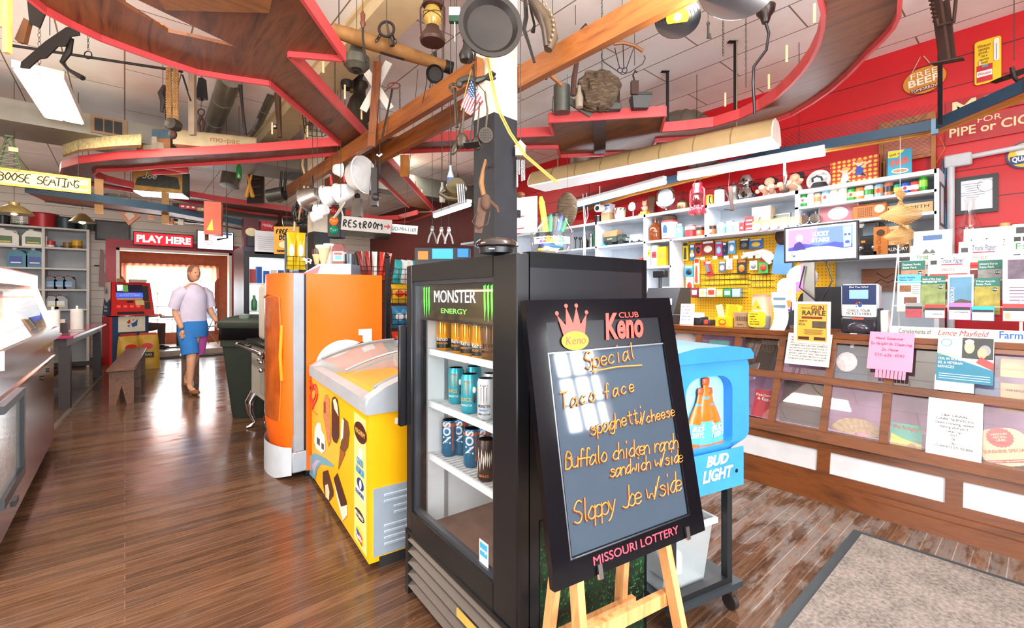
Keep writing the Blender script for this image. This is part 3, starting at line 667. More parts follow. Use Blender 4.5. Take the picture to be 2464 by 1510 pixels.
# printed front: positions read along the front panel
n_=V((math.sin(irz),-math.cos(irz),0));im=Mx.Translation((ia+ib)/2)@Mx.Rotation(irz,4,'Z');ii=im.inverted()
def ip(px,py):q=ii@hit(px,py,n_,n_.dot((ia+ib)/2));return(q.x,q.z)
def poly(pts,m,y=-.003,n='print'):return PG(ic,n,[ip(*q)for q in pts],m,y)
poly([(853,990),(880,1012),(882,1338),(853,1292)],mat('fbe08a',.4,v=0),-.0015)
hb=B();hx,hz=ip(754,946);hk=(ip(765,946)[0]-ip(743,946)[0])/2;GK=1.4
for s_,r_ in((1,.006),(.62,.005)):
 pts=[]
 for i in range(21):
  t=-PI+2*PI*i/20;pts.append((hx+hk*s_*math.sin(t)**3,-.004,hz+.006*s_*(13*math.cos(t)-5*math.cos(2*t)-2*math.cos(3*t)-math.cos(4*t))*1.1))
 hb.tube(pts,r_,5)
hb.o('heart_emblem',mat('d8342c',.4),ic);x,z=ip(757,992);TX(ic,'Love Ice Cream',x,z,.018,mat('e07a2a',.4),-.003,w=.2,sh=.2)
poly([(744,1098),(752,1092),(760,1090),(770,1095),(784,1102),(796,1112),(805,1120),(798,1122),(786,1118),(772,1116),(764,1128),(760,1150),(755,1150),(742,1136)],mat('6fa5b8',.4))
poly([(752,1118),(762,1106),(774,1108),(766,1114),(760,1124),(757,1146)],mat('c9b0c8',.4),-.004)
poly([(759,1030),(765,1016),(772,1018),(775,1036),(782,1048),(784,1082),(776,1090),(762,1078),(757,1062)],mat('f2f0ea',.4),-.0035)
poly([(764,1050),(771,1056),(771,1072),(764,1066)],mat('3a4048',.4),-.0045);poly([(775,1064),(781,1068),(781,1082),(775,1078)],mat('3a4048',.4),-.0045)
poly([(783,950),(788,948),(793,960),(795,1000),(797,1060),(791,1074),(786,1040),(779,1000),(779,968)],mat('d98a52',.6,v=.4,s=60),-.0035);poly([(781,966),(785,966),(785,994),(781,992)],mat('9a2a2a',.4),-.0045)
poly([(801,956),(807,953),(813,960),(817,990),(817,1050),(811,1066),(804,1062),(799,1048),(799,966)],mat('4a2018',.35),-.0035);poly([(803,962),(808,958),(813,972),(816,1000),(806,982)],mat('f2e2c0',.4),-.0045)
poly([(828,1004),(838,1014),(842,1040),(838,1076),(830,1088),(820,1076),(824,1050)],mat('7a4a22',.5,v=.4,s=50),-.0035);poly([(824,1006),(829,1010),(827,1052),(821,1062)],mat('f4ead8',.4),-.0045);poly([(820,1072),(832,1090),(815,1130)],mat('a05c26',.5,v=.3,s=40),-.0035)
poly([(778,1134),(790,1130),(803,1178),(803,1192),(793,1206),(784,1198),(778,1160)],mat('5a2e1c',.4),-.0035);poly([(784,1166),(790,1164),(794,1182),(793,1202),(785,1194)],mat('f0dca8',.4),-.0045)
poly([(804,1150),(813,1137),(835,1206),(835,1214),(822,1220)],mat('4a2416',.4),-.0035);poly([(806,1162),(822,1218),(836,1214),(837,1238),(826,1252),(812,1196)],mat('f2e6d0',.4),-.004)
x,z=ip(868,1040);E2(ic,'emblem',x,z,.075*GK,.052,mat('4a1c16',.4),-.004);TX(ic,'MAGNUM',x,z-.012,.026,mat('d8a84a',.4),-.005,w=.115*GK)
x,z=ip(868,1112);E2(ic,'emblem',x,z+.045,.03,.025,mat('e8f4fa',.4),-.003);TX(ic,'GOOD',x,z-.015,.036,mat('3a8fc8',.4),-.005,w=.08*GK,off=.001);TX(ic,'HUMOR',x,z-.06,.036,mat('3a8fc8',.4),-.005,w=.1*GK,off=.001)
x,z=ip(868,1176);E2(ic,'emblem',x,z+.025,.042*GK,.03,mat('1d3a78',.4),-.003);E2(ic,'emblem',x+.005,z+.025,.018,.022,mat('eef2f4',.4),-.004);R2(ic,'emblem',x,z-.02,.11*GK,.034,mat('eef2f4',.4),-.004,.001,R(8));TX(ic,'KLONDIKE',x,z-.032,.022,mat('1d3a78',.4),-.006,w=.1*GK)
x,z=ip(866,1238);E2(ic,'emblem',x,z,.06*GK,.024,mat('2e2620',.4),-.003);TX(ic,"BEN & JERRY'S",x,z-.008,.016,mat('f2ecd8',.4),-.005,w=.1*GK)
x,z=ip(866,1288);E2(ic,'emblem',x,z,.056*GK,.044,mat('f8d23a',.4),-.003);R2(ic,'emblem',x-.025,z,.05,.044,mat('2a48a0',.4),-.004,.001,R(10));R2(ic,'emblem',x+.025,z-.008,.05,.044,mat('d8282c',.4),-.004,.001,R(10));TX(ic,'Popsicle',x,z-.014,.022,WHITE,-.006,w=.1)
# ================= easel with the lottery board =================
def frame(o,u,v):
 x=V(u).normalized();z=(V(v)-x*V(v).dot(x)).normalized();y=z.cross(x);return Mx(((x.x,y.x,z.x),(x.y,y.y,z.y),(x.z,y.z,z.z))).to_euler()
def lerp2(a,b,t):return(a[0]+(b[0]-a[0])*t,a[1]+(b[1]-a[1])*t)
lam=[1.,1.2345,1.1486,.9141];kc=[CO+ray(*p)*(l*1.2)for p,l in zip(((1255,722),(1607,716),(1697,1275),(1335,1425)),lam)]
# depth scale: ray() is per unit depth
ktl,ktr,kbr,kbl=kc;ko=(kbl+kbr)/2;ku=ktr-ktl;kv=ktl-kbl;KW=.558;KH=.715
krot=frame(ko,ku,kv);kn=ku.cross(kv).normalized()
kb=T('keno_board','black lottery specials board with orange handwriting leaning on the easel','sign',ko,rot=krot)
kM=Mx.Translation(ko)@krot.to_matrix().to_4x4();kI=kM.inverted()
def kp(px,py):q=kI@hit(px,py,kn,kn.dot(ko));return q.x,q.z
GB=mat('090b10',.12,v=.3,s=4)
dframe(B(),-KW/2,KW/2,0,KH,.062,0,.022).o('board_frame',GB,kb)
B().box(-KW/2+.06,KW/2-.06,.008,.02,.06,KH-.06).box(-KW/2+.05,KW/2-.05,.004,.02,KH-.14,KH-.05).o('backing',mat('10131a',.3),kb)
B().box(-KW/2+.058,KW/2-.058,.004,.008,.058,KH-.145).o('writing_panel',mat('3c4854',.05,v=.15,s=3),kb,'dark glass writing panel').data.materials[0].node_tree.nodes['Principled BSDF'].inputs['Specular IOR Level'].default_value=1
dframe(B(),-KW/2+.056,KW/2-.056,.056,KH-.143,.004,.0,.006).o('panel_edge',mat('8a8f96',.3,.6),kb)
KR=mat('f0483e',.45);KO=mat('d9782a',.5)
x,z=kp(1500,787);TX(kb,'Keno',x,z-.03,.075,KR,-.001,w=.155,sh=.22,off=.0032);x,z=kp(1512,757);TX(kb,'CLUB',x,z-.008,.017,KR,-.001,w=.08)
x,z=kp(1380,790);PG(kb,'crown',[(x-.036,z-.022),(x+.036,z-.022),(x+.052,z+.04),(x+.026,z+.01),(x+.018,z+.06),(x,z+.014),(x-.018,z+.06),(x-.026,z+.01),(x-.052,z+.04)],KR,-.001);E2(kb,'crown_ball',x,z-.034,.047,.026,mat('f5b41a',.45),-.002)
for dx,dz in((-.052,.044),(-.018,.064),(.018,.064),(.052,.044)):E2(kb,'crown_tip',x+dx,z+dz,.006,.006,KR,-.002)
TX(kb,'Keno',x,z-.044,.024,KR,-.003,w=.07,sh=.2)
x0,z0=kp(1428,1362);x1,z1=kp(1632,1283);TX(kb,'MISSOURI LOTTERY',(x0+x1)/2,z0-.0,.022,mat('f0485a',.45),-.001,w=(x1-x0),rot=math.atan2(z1-z0,x1-x0))
def kw(s,px,py,h,px2=None):
 x,z=kp(px,py);sp=.62
 if px2:
  x2,z2=kp(*px2);L=math.hypot(x2-x,z2-z);n=sum(1. if c!=' ' else .8 for c in s);sp=L/(h*n);ro=math.atan2(z2-z,x2-x)
 else:ro=0
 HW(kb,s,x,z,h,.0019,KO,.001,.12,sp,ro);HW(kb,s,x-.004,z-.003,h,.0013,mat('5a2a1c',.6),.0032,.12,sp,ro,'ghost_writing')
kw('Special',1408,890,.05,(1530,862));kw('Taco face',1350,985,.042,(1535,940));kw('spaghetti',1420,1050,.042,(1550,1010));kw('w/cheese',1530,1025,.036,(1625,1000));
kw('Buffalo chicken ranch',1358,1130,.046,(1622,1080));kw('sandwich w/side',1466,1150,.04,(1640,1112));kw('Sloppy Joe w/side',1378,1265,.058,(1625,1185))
x,z=kp(1425,893);x2,z2=kp(1545,878);B().tube([(x,.001,z),((x+x2)/2,.001,(z+z2)/2+.004),(x2,.001,z2)],.0022,5).o('underline',KO,kb)
PINE2=wood('b06a34','dca066','z',.5,3.)
es=T('easel','pine wood easel carrying the black lottery board','easel',(ko.x,ko.y,0),0)
eo=V((ko.x,ko.y,0));hx_=ku.normalized();fw_=V((hx_.y,-hx_.x,0))*-1
def legp(px,py,t=0):q=hit(px,py,kn,kn.dot(ko));return q
def eleg(a,b_,n='leg'):B().bar(a-eo,b_-eo,.036,.022,hx_).o(n,PINE2,es)
back=-kn*-1
bk_=V((-kn.x,-kn.y,-kn.z));bk_=bk_ if bk_.dot(ko-CO)>0 else-bk_
for pa,pb in(((1415,1335),1),((1615,1265),1)):
 top=legp(*pa)+bk_*.05;down=(kbl-ktl).normalized();k=(top.z)/-down.z;foot=top+down*k+hx_*(-.05 if pa[0]<1500 else .05);foot.z=.0;up=top-down*.1;eleg(foot+V((0,0,.0)),up)
 tt=(pa[0]<1500);
for s_ in(-1,1):
 a=ko+hx_*(s_*.12)+bk_*.16+V((0,0,.25));f=ko+hx_*(s_*.16)+V((bk_.x,bk_.y,0)).normalized()*.26;f.z=.0;eleg(f,a,'rear_leg')
q=ko+bk_*.05-V((0,0,.18));B().bar(q-hx_*.17-eo,q+hx_*.17-eo,.02,.04).o('cross_bar',PINE2,es)
q=ko+V((bk_.x,bk_.y,0))*.2-V((0,0,.3));B().bar(q-hx_*.18-eo,q+hx_*.18-eo,.02,.05).o('cross_bar',PINE2,es)
for px,py in((1440,1372),(1650,1280)):q=hit(px,py,kn,kn.dot(ko));B().cb(q-eo-bk_*.006,(.014,.008,.036),krot).o('clip',STEEL,es)
# ================= blue beer bin on its wheeled stand =================
bs=T('bin_stand','black steel wheeled stand under the blue beer bin','stand',(1.77,.918,0),math.atan2(.916-.833,1.529-1.884)+PI)
SW_=.5;SD=.3;b=B()
BS=mat('17191c',.4)
B().box(-.17,.24,-.03,.32,.1,.125).o('base_shelf',mat('2c3338',.4),bs)
for x in(-.15,.175):B().box(x-.015,x+.015,-.015,.015,.125,.615).o('upright',BS,bs);B().box(x-.015,x+.015,.285,.315,.125,.615).o('upright',BS,bs)
B().box(-.165,.19,-.015,.015,.59,.618).o('top_bar',BS,bs);B().box(-.165,.19,.285,.315,.59,.618).o('top_bar',BS,bs);B().box(-.165,-.135,.015,.285,.59,.618).o('top_bar',BS,bs);B().box(.16,.19,.015,.285,.59,.618).o('top_bar',BS,bs);B().box(-.135,.16,-.015,.015,.125,.15).o('bottom_bar',BS,bs)
def caster(x,y):
 p=B().box(x-.018,x+.018,y-.02,y+.02,.07,.1).o('caster_bracket',STEEL,bs);B().cyl((x-.012,y,.033),(x+.012,y,.033),.033).o('wheel',mat('2b2624',.5),p)
for x,y in((-.13,.0),(.2,0),(-.13,.29),(.2,.29)):caster(x,y)
sg=B().box(-.13,.215,-.05,-.046,.545,.705);sgo=sg.o('banner',mat('3a8fd2',.3,v=.2),bs,'curled blue banner with white lettering')
TX(bs,'BUD',.05,.655,.04,WHITE,-.052,w=.13,sh=.25,off=.002);TX(bs,'LIGHT',.05,.595,.045,WHITE,-.052,w=.18,sh=.25,off=.002);B().cyl((.17,-.052,.61),(.17,-.045,.61),.008).o('button',BLACK,bs)
bb=T('beer_bin','bright blue plastic beer bin with bottle picture on a wheeled stand','ice bin',(1.845,.948,.62),bs.rotation_euler.z);bb.scale=(1.02,1,.81)
BLU=mat('2e7fd2',.35,v=.08)
def rr(w_,h_,r_,n=5,cx=0,cz=0):
 P=[]
 for qx,qz,a in((1,1,0),(-1,1,90),(-1,-1,180),(1,-1,270)):
  for i in range(n+1):t=R(a+90*i/n);P.append((cx+qx*(w_/2-r_)+r_*math.cos(t),cz+qz*(h_/2-r_)+r_*math.sin(t)))
 return P
bw0,bh=.46,.5
# body: rounded box with a recessed picture bay cut into its front
outer=rr(bw0,.44,.05,5,0,.335);inner=rr(.27,.4,.08,5,-.01,.27)
b=B();n=len(outer)
P=[(x,-.06,z)for x,z in outer]+[(x*1.02,-.045,z)for x,z in outer]
b.add([(x,-.06,z)for x,z in outer]+[(x,-.06,z)for x,z in inner],[(i,(i+1)%n,n+(i+1)%n,n+i)for i in range(n)])
b.add([(x,-.06,z)for x,z in inner]+[(x,-.015,z)for x,z in inner],[(i,(i+1)%n,n+(i+1)%n,n+i)for i in range(n)])
b.add([(x,-.06,z)for x,z in outer]+[(x*1.0,.36,z)for x,z in outer],[((i+1)%n,i,n+i,n+(i+1)%n)for i in range(n)]+[tuple(range(n,2*n))])
b.o('tub',BLU,bb)
B().prism([(-.24,.545),(.24,.545),(.243,.57),(.22,.6),(.1,.62),(-.1,.62),(-.22,.6),(-.243,.57)],-.075,.375).o('lid',mat('2a78cc',.35),bb)
PG(bb,'picture_panel',inner,mat('8fd0ea',.4,v=.15,s=20),-.016)
def bottle2(x,z,s,ro):
 M=Mx.Translation((x,-.03,z))@Mx.Rotation(ro,4,'Y')@Mx.Scale(.35,4,(0,1,0));k=s
 B().lathe([(.03*k,0),(.032*k,.02*k),(.032*k,.12*k),(.026*k,.15*k),(.012*k,.2*k),(.0105*k,.25*k)],14,M).o('bottle_relief',mat('c8641a',.25,v=.2,s=30),bb,'printed brown bottle')
 B().lathe([(.0335*k,.03*k),(.0335*k,.11*k)],14,M).o('bottle_label',mat('4fa8d8',.4),bb);B().lathe([(.013*k,.235*k),(.0145*k,.24*k),(.0145*k,.258*k),(.006*k,.262*k)],12,M).o('bottle_cap',mat('a84a1c',.4),bb);B().lathe([(.018*k,.172*k),(.0145*k,.195*k)],12,M).o('neck_label',mat('3a8ac8',.4),bb)
 for t,dz in(('BUD',.082),('LIGHT',.055)):
  q=M@V((0,0,dz*k));TX(bb,t,q.x,q.z,.022*k,WHITE,-.044,sh=.25,rot=-ro,w=.05*k,off=.001)
bottle2(-.085,.1,1.2,R(11));bottle2(.07,.09,1.22,R(-9));bottle2(-.005,.08,1.45,R(1))
st=T('storage_tub','clear plastic tub standing on the lower shelf of the bin stand','tub',(1.77,.918,.126),bs.rotation_euler.z)
CP=mat('c9d2d4',.25,a=.45);b=B().box(-.13,.1,.06,.26,.0,.008)
for x0,x1,y0,y1 in((-.13,.1,.055,.06),(-.13,.1,.26,.265)):b.add([(x0,y0,0),(x1,y0,0),(x1+.025,y0+(-.025 if y0<.1 else .025),.25),(x0-.025,y0+(-.025 if y0<.1 else .025),.25)],[(0,1,2,3)])
for x,s in((-.13,-1),(.1,1)):b.add([(x,.06,0),(x,.26,0),(x+.025*s,.285,.25),(x+.025*s,.035,.25)],[(0,1,2,3)])
b.o('bin_body',CP,st);dframe(B(),-.17,.14,.235,.245,.0,0,0);B().box(-.175,.145,.018,.03,.245,.268).box(-.175,.145,.29,.302,.245,.268).box(-.175,-.16,.03,.29,.245,.268).box(.13,.145,.03,.29,.245,.268).o('rim',mat('d8e0e2',.25,a=.6),st)
B().box(-.08,.03,.1,.2,.01,.11,.01).o('folded_bag',mat('e8eaea',.5),st)
# ================= floor mat =================
def f_mat(nt,b):
 n=noise(nt,mapped(nt,(1,1,1)),60,4,.7);m=noise(nt,mapped(nt,(1,1,1)),7,3,.5);nt.links.new(mix(nt,.4,ramp(nt,n,[(.35,'3c3634'),(.65,'94867c')]),ramp(nt,m,[(.4,'6a625c'),(.6,'8c8078')])),b.inputs['Base Color']);bump(nt,b,n,.5,.004)
fm=T('floor_mat','large brown grey ribbed floor mat with black rubber edge in front of the counter','mat',(2.5,-.2,0))
B().box(-1.5,.61,-1.6,.865,.006,.013).o('pile',texmat('mat_pile',f_mat,.9),fm);B().box(-1.55,.655,-1.65,.91,0,.006).o('rubber_edge',mat('2d3438',.55),fm)
# ================= trash can =================
tc=T('trash_can','dark green plastic trash can with lid and black liner, behind the antique stove','bin',(1.13,5.78,0),R(-40))
DG=mat('2c352f',.5)
def sq(w_,z,r_=.06):return[(x,y,z)for x,y in rr(w_,w_,r_,4)]
def loft(rings,cap=True):
 n=len(rings[0]);P=[p for q in rings for p in q];F=[]
 for j in range(len(rings)-1):
  for i in range(n):F.append((j*n+i,j*n+(i+1)%n,j*n+n+(i+1)%n,j*n+n+i))
 if cap:F+=[tuple(range(n-1,-1,-1)),tuple(range((len(rings)-1)*n,len(rings)*n))]
 return B().add(P,F)
loft([sq(.36,0),sq(.37,.02),sq(.5,.78),sq(.53,.79),sq(.53,.83),sq(.54,.9)]).o('bin_body',DG,tc);loft([sq(.545,.86),sq(.555,.87),sq(.55,.98)],False).o('bin_liner',mat('0c0c0d',.2),tc,'black plastic liner')
loft([sq(.56,.985),sq(.575,1.0),sq(.57,1.05),sq(.5,1.09),sq(.3,1.12)]).o('lid',DG,tc);B().box(-.05,.05,-.25,-.2,1.07,1.14,.01).o('latch',mat('6a7a70',.3),tc)
# ================= antique stove with a box heater on top =================
sv=T('antique_stove','antique grey enamel stove with chrome legs, left of the orange cooler','stove',(1.2,4.75,0),0)
ENA=mat('b9b6ae',.3);B().box(-.2,.35,-.4,.5,.32,.86,.02).o('oven_body',mat('3a3a3c',.35),sv);B().box(-.225,-.2,-.36,.46,.36,.84,.01).o('oven_door',ENA,sv,'pale grey enamel door');B().box(-.235,-.222,-.3,.05,.42,.74,.005).o('door_panel',mat('a3a29c',.3),sv)
B().box(-.26,.4,-.45,.55,.86,.9,.012).o('top_plate',mat('2a2a2c',.3,.5),sv)
b=B().tube([(-.33,-.44,.845),(-.33,.52,.845)],.018,10);b.o('towel_rail',CHROME,sv);B().ball((-.33,-.46,.845),.026).o('rail_knob',CHROME,sv);B().ball((-.33,.54,.845),.026).o('rail_knob',CHROME,sv)
for y in(-.38,.48):B().tube([(-.2,y,.86),(-.27,y,.83),(-.33,y,.845)],.012,8).o('rail_bracket',CHROME,sv)
for y,z in((-.3,.75),(-.22,.77),(-.3,.68)):b=B().cyl((-.24,y,z),(-.28,y,z),.014).ball((-.29,y,z),.022);b.o('valve',CHROME,sv)
for i in range(4):B().cyl((-.23,-.25+i*.12,.8),(-.265,-.25+i*.12,.8),.016,.012).o('knob',BLACK,sv)
B().lathe([(.05,0),(.22,.02),(.25,.1),(.2,.18),(.1,.22)],20,Mx.Translation((.05,0,.14))@Mx.Scale(1.6,4,(0,1,0))).o('base',mat('8f8f92',.15,.9),sv,'bulging chrome base')
for x,y in((-.19,-.36),(-.19,.46),(.3,-.36),(.3,.46)):
 s=-1 if x<0 else 1;B().tube([(x,y,.36),(x+.05*s,y,.27),(x+.045*s,y,.16),(x+.0*s,y,.06),(x+.04*s,y,.02),(x+.08*s,y,.014)],[.05,.048,.032,.02,.022,.016],10).o('leg',CHROME,sv)
bhx=T('box_heater','beige metal box heater with brass mesh front standing on the antique stove','heater',(1.12,4.62,.901),0)
bx=B();P=rr(.44,.54,.06,5,0,.27);b=B().add([(y*1.0,x,z)for y in(-.14,.14)for x,z in P],[tuple(range(len(P)-1,-1,-1)),tuple(range(len(P),2*len(P)))]+[(i,(i+1)%len(P),len(P)+(i+1)%len(P),len(P)+i)for i in range(len(P))])
P2=rr(.27,.54,.05,5,0,.275);B().prism(P2,-.13,.3).o('casing',mat('c9c2b6',.4),bhx);dframe(B(),-.135,.135,.005,.545,.022,-.14,-.13).o('front_rim',mat('e4e0d6',.4),bhx)
b=B().box(-.115,.115,-.128,-.126,.03,.52)
b.o('heater_core',mat('4a3c20',.5),bhx);b=B()
for i in range(10):x=-.11+i*.0245;b.box(x-.003,x+.003,-.14,-.135,.03,.52)
for i in range(20):z=.03+i*.0258;b.box(-.115,.115,-.137,-.132,z-.003,z+.003)
b.o('mesh_front',mat('b98f3a',.3,.8),bhx,'brass mesh grille');B().box(-.1,.1,-.05,.2,0,.006).o('foot',BLACK,bhx)
# ================= deli case on the left =================
dc=T('deli_case','stainless steel deli display case with lit sloping glass at the left edge','display case',(-.47,4.55,0))
SS=mat('9a8f94',.16,.95,v=.12,s=3);Y0,Y1=-1.3,1.06
B().box(-.8,0,Y0,Y1,.1,.98).o('cabinet',SS,dc,'brushed steel cabinet');B().box(-.75,-.06,Y0,Y1-.03,.0,.1).o('plinth',mat('1c1c1e',.6),dc);B().box(0,.012,Y0,Y1,.8,.82).o('trim_rail',CHROME,dc);B().box(-.1,.03,Y0,Y1+.01,.97,1.065).o('counter_ledge',mat('b4b2b0',.2,.9),dc)
B().box(-.8,-.1,Y0,Y1+.01,1.41,1.5).o('canopy',mat('c9c4c2',.25,.8),dc)
B().box(-.8,-.1,Y0,Y1+.01,1.5,1.508).o('canopy_top',mat('c0343a',.4),dc,'red top edge')
B().add([(0,Y0,1.065),(0,Y1-.02,1.065),(-.1,Y1-.02,1.41),(-.1,Y0,1.41)],[(0,1,2,3)]).o('front_glass',glass(.3),dc)
for y in(Y1-.02,Y0):B().hull([(.0,y,1.06),(-.04,y,1.06),(-.14,y,1.41),(-.1,y,1.41)],(0,.025,0)).o('glass_frame',mat('d8d4d0',.25,.7),dc)
B().add([(-.03,Y1-.01,1.065),(-.78,Y1-.01,1.065),(-.78,Y1-.01,1.41),(-.12,Y1-.01,1.41)],[(0,1,2,3)]).o('end_glass',glass(.2),dc)
B().box(-.78,-.02,Y0,Y1-.03,1.0,1.03).o('deck',mat('efe2c0',.4),dc,'cream lit deck');B().box(-.8,-.78,Y0,Y1-.02,1.0,1.41).o('back_doors',mat('e8d2a4',.4),dc,'cream sliding back doors')
B().box(-.6,-.55,Y0+.1,Y1-.2,1.385,1.405).o('lamp',mat('fff0cc',.4,e=9),dc,'warm light tube')
for i in range(4):y=-.1+i*.28;B().hull([(-.12,y,1.03),(-.12,y+.1,1.03),(-.18,y+.1,1.14),(-.18,y,1.14)],(.035,0,.008)).o('price_card_holder',mat('e8b84a',.3),dc);B().hull([(-.105,y+.01,1.035),(-.105,y+.09,1.035),(-.16,y+.09,1.135),(-.16,y+.01,1.135)],(.037,0,.01)).o('price_card',mat('7d7a74',.5),dc)
for y,z in((.3,.72),(.62,.74)):B().cyl((0,y,z),(.012,y,z),.014).o('latch',BLACK,dc)
B().box(.0,.006,.72,.92,.88,.91).o('name_plate',mat('8a8078',.3,.6),dc)
B().box(.0,.012,Y0,-.72,.35,.76).o('door_panel',mat('8fa3a6',.1,v=.3),dc,'low glass door');B().box(0,.03,-.74,-.69,.3,.8).box(0,.03,Y0,-.74,.3,.35).box(0,.03,Y0,-.74,.76,.8).o('door_frame',mat('23262b',.35),dc);B().box(0,.012,-.86,-.76,.17,.2).o('name_plate',BLACK,dc)
# things standing on the deli case
def atop(px,py,z):return PZ(px,py,z)
pt=PD(5,655,3.6);pt.z=1.51;ps=T('pump_bottle','clear hand soap pump bottle standing on the deli case','bottle',(-.93,4.75,1.509),0)
B().lathe([(.035,0),(.038,.01),(.038,.1),(.02,.13),(.014,.135),(.014,.15)],16).o('body',mat('e8eef2',.15,a=.6),ps);B().lathe([(.017,.15),(.017,.175),(.006,.18),(.006,.21)],12).box(-.012,.05,-.012,.012,.205,.22).o('pump',WHITE,ps);R2(ps,'bottle_label',.0,.06,.045,.05,mat('3a9ad8',.4),-.041,.002)
pb=T('pie_box','red and white pie box with handwritten lettering on the deli case','box',(-.88,5.05,1.509),R(-10));b=B().box(-.12,.1,-.1,.1,0,.06);b.o('pie_tray',mat('8a2a24',.5),pb);B().box(-.13,.11,-.11,.11,.061,.085,.005).o('pie_filling',mat('4a2618',.6),pb);B().ball((-.01,0,.1),(.12,.11,.03)).o('icing',mat('f2ead8',.5),pb);HW(pb,'Pie',-.06,.012,.035,.0025,BLACK,-.102)
# ================= purple table and bench =================
tb=T('long_table','long dark table with glossy purple top behind the deli case','table',(-.78,8.85,0),R(-4))
B().box(-.43,.43,-1.5,1.5,.835,.87,.008).o('table_top',mat('a83a62',.12),tb,'glossy purple top');B().box(-.36,.36,-1.38,1.38,.74,.834).o('apron',mat('3a2c2a',.5),tb)
B().box(.43,.438,-1.5,1.5,.838,.866).o('edge_strip',STEEL,tb)
for x in(-.34,.34):
 for y in(-1.34,1.34):B().box(x-.05,x+.05,y-.05,y+.05,0,.74).o('leg',mat('2c2423',.5),tb)
B().box(-.29,.29,-1.36,-1.32,.2,.27).box(-.02,.02,-1.32,1.32,.2,.27).box(-.29,.29,1.32,1.36,.2,.27).o('stretcher',mat('2c2423',.5),tb)
def bench(name,lab,c,L,W_,H_,rz):
 t=T(name,lab,'bench',c,rz,'wooden benches');m=wood('3a2318','6b442c','y',.45,2.2)
 B().box(-W_/2,W_/2,-L/2,L/2,H_-.035,H_,.006).o('seat',m,t)
 for y in(-L/2+.1,.0,L/2-.1):B().prism([(-W_/2+.02,0),(-.05,0),(0,.24),(.05,0),(W_/2-.02,0),(W_/2-.02,H_-.036),(-W_/2+.02,H_-.036)],y-.02,y+.02).o('leg',m,t)
 B().box(-.015,.015,-L/2+.1,L/2-.1,H_-.12,H_-.036).o('rail',m,t)
bench('bench','long dark plank bench beside the purple table','' or(.06,8.62,0),2.75,.27,.455,R(-4))
bench('bench','short plank bench standing by the walking person','' or(.82,9.0,0),1.5,.26,.455,R(-6))
ST('floor_strip',B().at(Mx.Translation((-.47,7.6,0))@Mx.Rotation(R(-4),4,'Z')).box(-.02,.02,-1.9,2.6,0,.012),mat('8d857a',.35,.5),None,'worn metal strip along the floor by the table','floor')
for i,(x,y)in enumerate(((-.66,7.75),(-.48,8.3))):
 t=T('paper_towel_holder',('paper towel roll on a stand at the near end of the purple table','paper towel roll on a stand farther along the purple table')[i],'paper towels',(x,y,.871),0,'paper towel rolls');B().lathe([(.08,0),(.08,.012),(.012,.014),(.012,.33),(0,.335)],16).o('stand',WHITE,t);B().lathe([(.02,.02),(.065,.02),(.065,.29),(.02,.29)],18).o('roll',mat('f6f4ee',.8),t)
cdy=T('condiment_caddy','small dark condiment caddy between the paper towel rolls','caddy',(-.6,8.02,.871));B().box(-.05,.05,-.07,.07,0,.12).o('tray',mat('2a2424',.5),cdy);B().box(-.03,.03,-.05,.0,.125,.17).o('packet',mat('d8c8b8',.5),cdy);B().box(-.03,.03,.01,.06,.125,.15).o('packet',mat('a83a2a',.5),cdy)
# ================= lottery ticket machine =================
tm=T('ticket_machine','red lottery ticket vending machine with screen, by the back wall','vending machine',(-.2,11.55,0),R(14))
B().box(.03,.6,.05,.55,0,.93).o('base',mat('24406a',.4,v=.2,s=20),tm,'blue base cabinet');B().box(-.01,.03,.05,.55,0,.93).o('base_side',mat('c8242c',.4),tm);R2(tm,'panel',.33,.78,.42,.3,mat('efe6cc',.5),.045,.004)
b=B().add([(0,-.02,.95),(.68,-.02,.95),(.64,.12,1.6),(.04,.12,1.6),(0,.5,.95),(.68,.5,.95),(.64,.5,1.6),(.04,.5,1.6)],[(0,1,2,3),(5,4,7,6),(1,5,6,2),(4,0,3,7),(3,2,6,7),(4,5,1,0)]);b.o('head',mat('d8201c',.35),tm,smooth=False)
B().add([(-.01,0,.95),(-.01,.5,.95),(.03,.5,1.6),(.03,.14,1.6)],[(0,1,2,3)]).o('side_panel',mat('efeade',.4),tm,'white side panel');B().add([(-.015,0,.95),(-.015,.5,.95),(.012,.5,1.3),(.0,.28,1.2),(.012,.06,1.3)],[(0,1,2,3,4)]).o('side_print',mat('1d3a6a',.4),tm,'dark blue print')
def tmf(x,z,w_,h,m,n,d=.004):k=.14/.65;return B().add([(x-w_/2,-.02+(z-h/2-.95)*k-d,z-h/2),(x+w_/2,-.02+(z-h/2-.95)*k-d,z-h/2),(x+w_/2,-.02+(z+h/2-.95)*k-d,z+h/2),(x-w_/2,-.02+(z+h/2-.95)*k-d,z+h/2)],[(0,1,2,3)]).o(n,m,tm,smooth=False)
tmf(.3,1.48,.42,.15,mat('22284a',.2),'screen');tmf(.16,1.49,.1,.12,mat('e8eef8',.3,e=1.),'screen_tile');tmf(.24,1.48,.08,.13,mat('4f8a3a',.3,e=.6),'screen_tile',.006);tmf(.3,1.35,.42,.09,mat('2a5ad8',.3,e=1.2),'lit_panel');tmf(.3,1.275,.4,.03,mat('c9bfae',.4),'button_strip');tmf(.55,1.38,.1,.3,mat('2b2d33',.4),'card_reader');tmf(.45,1.2,.14,.1,mat('e8d28a',.5),'note');tmf(.3,1.22,.1,.04,BLACK,'slot');tmf(.3,1.0,.42,.05,BLACK,'slot');tmf(.57,1.14,.09,.14,mat('2a3a2a',.4),'slot')
for i in range(4):tmf(.12+i*.1,1.13,.055,.045,mat('f04a4a',.2,e=.3),'button')
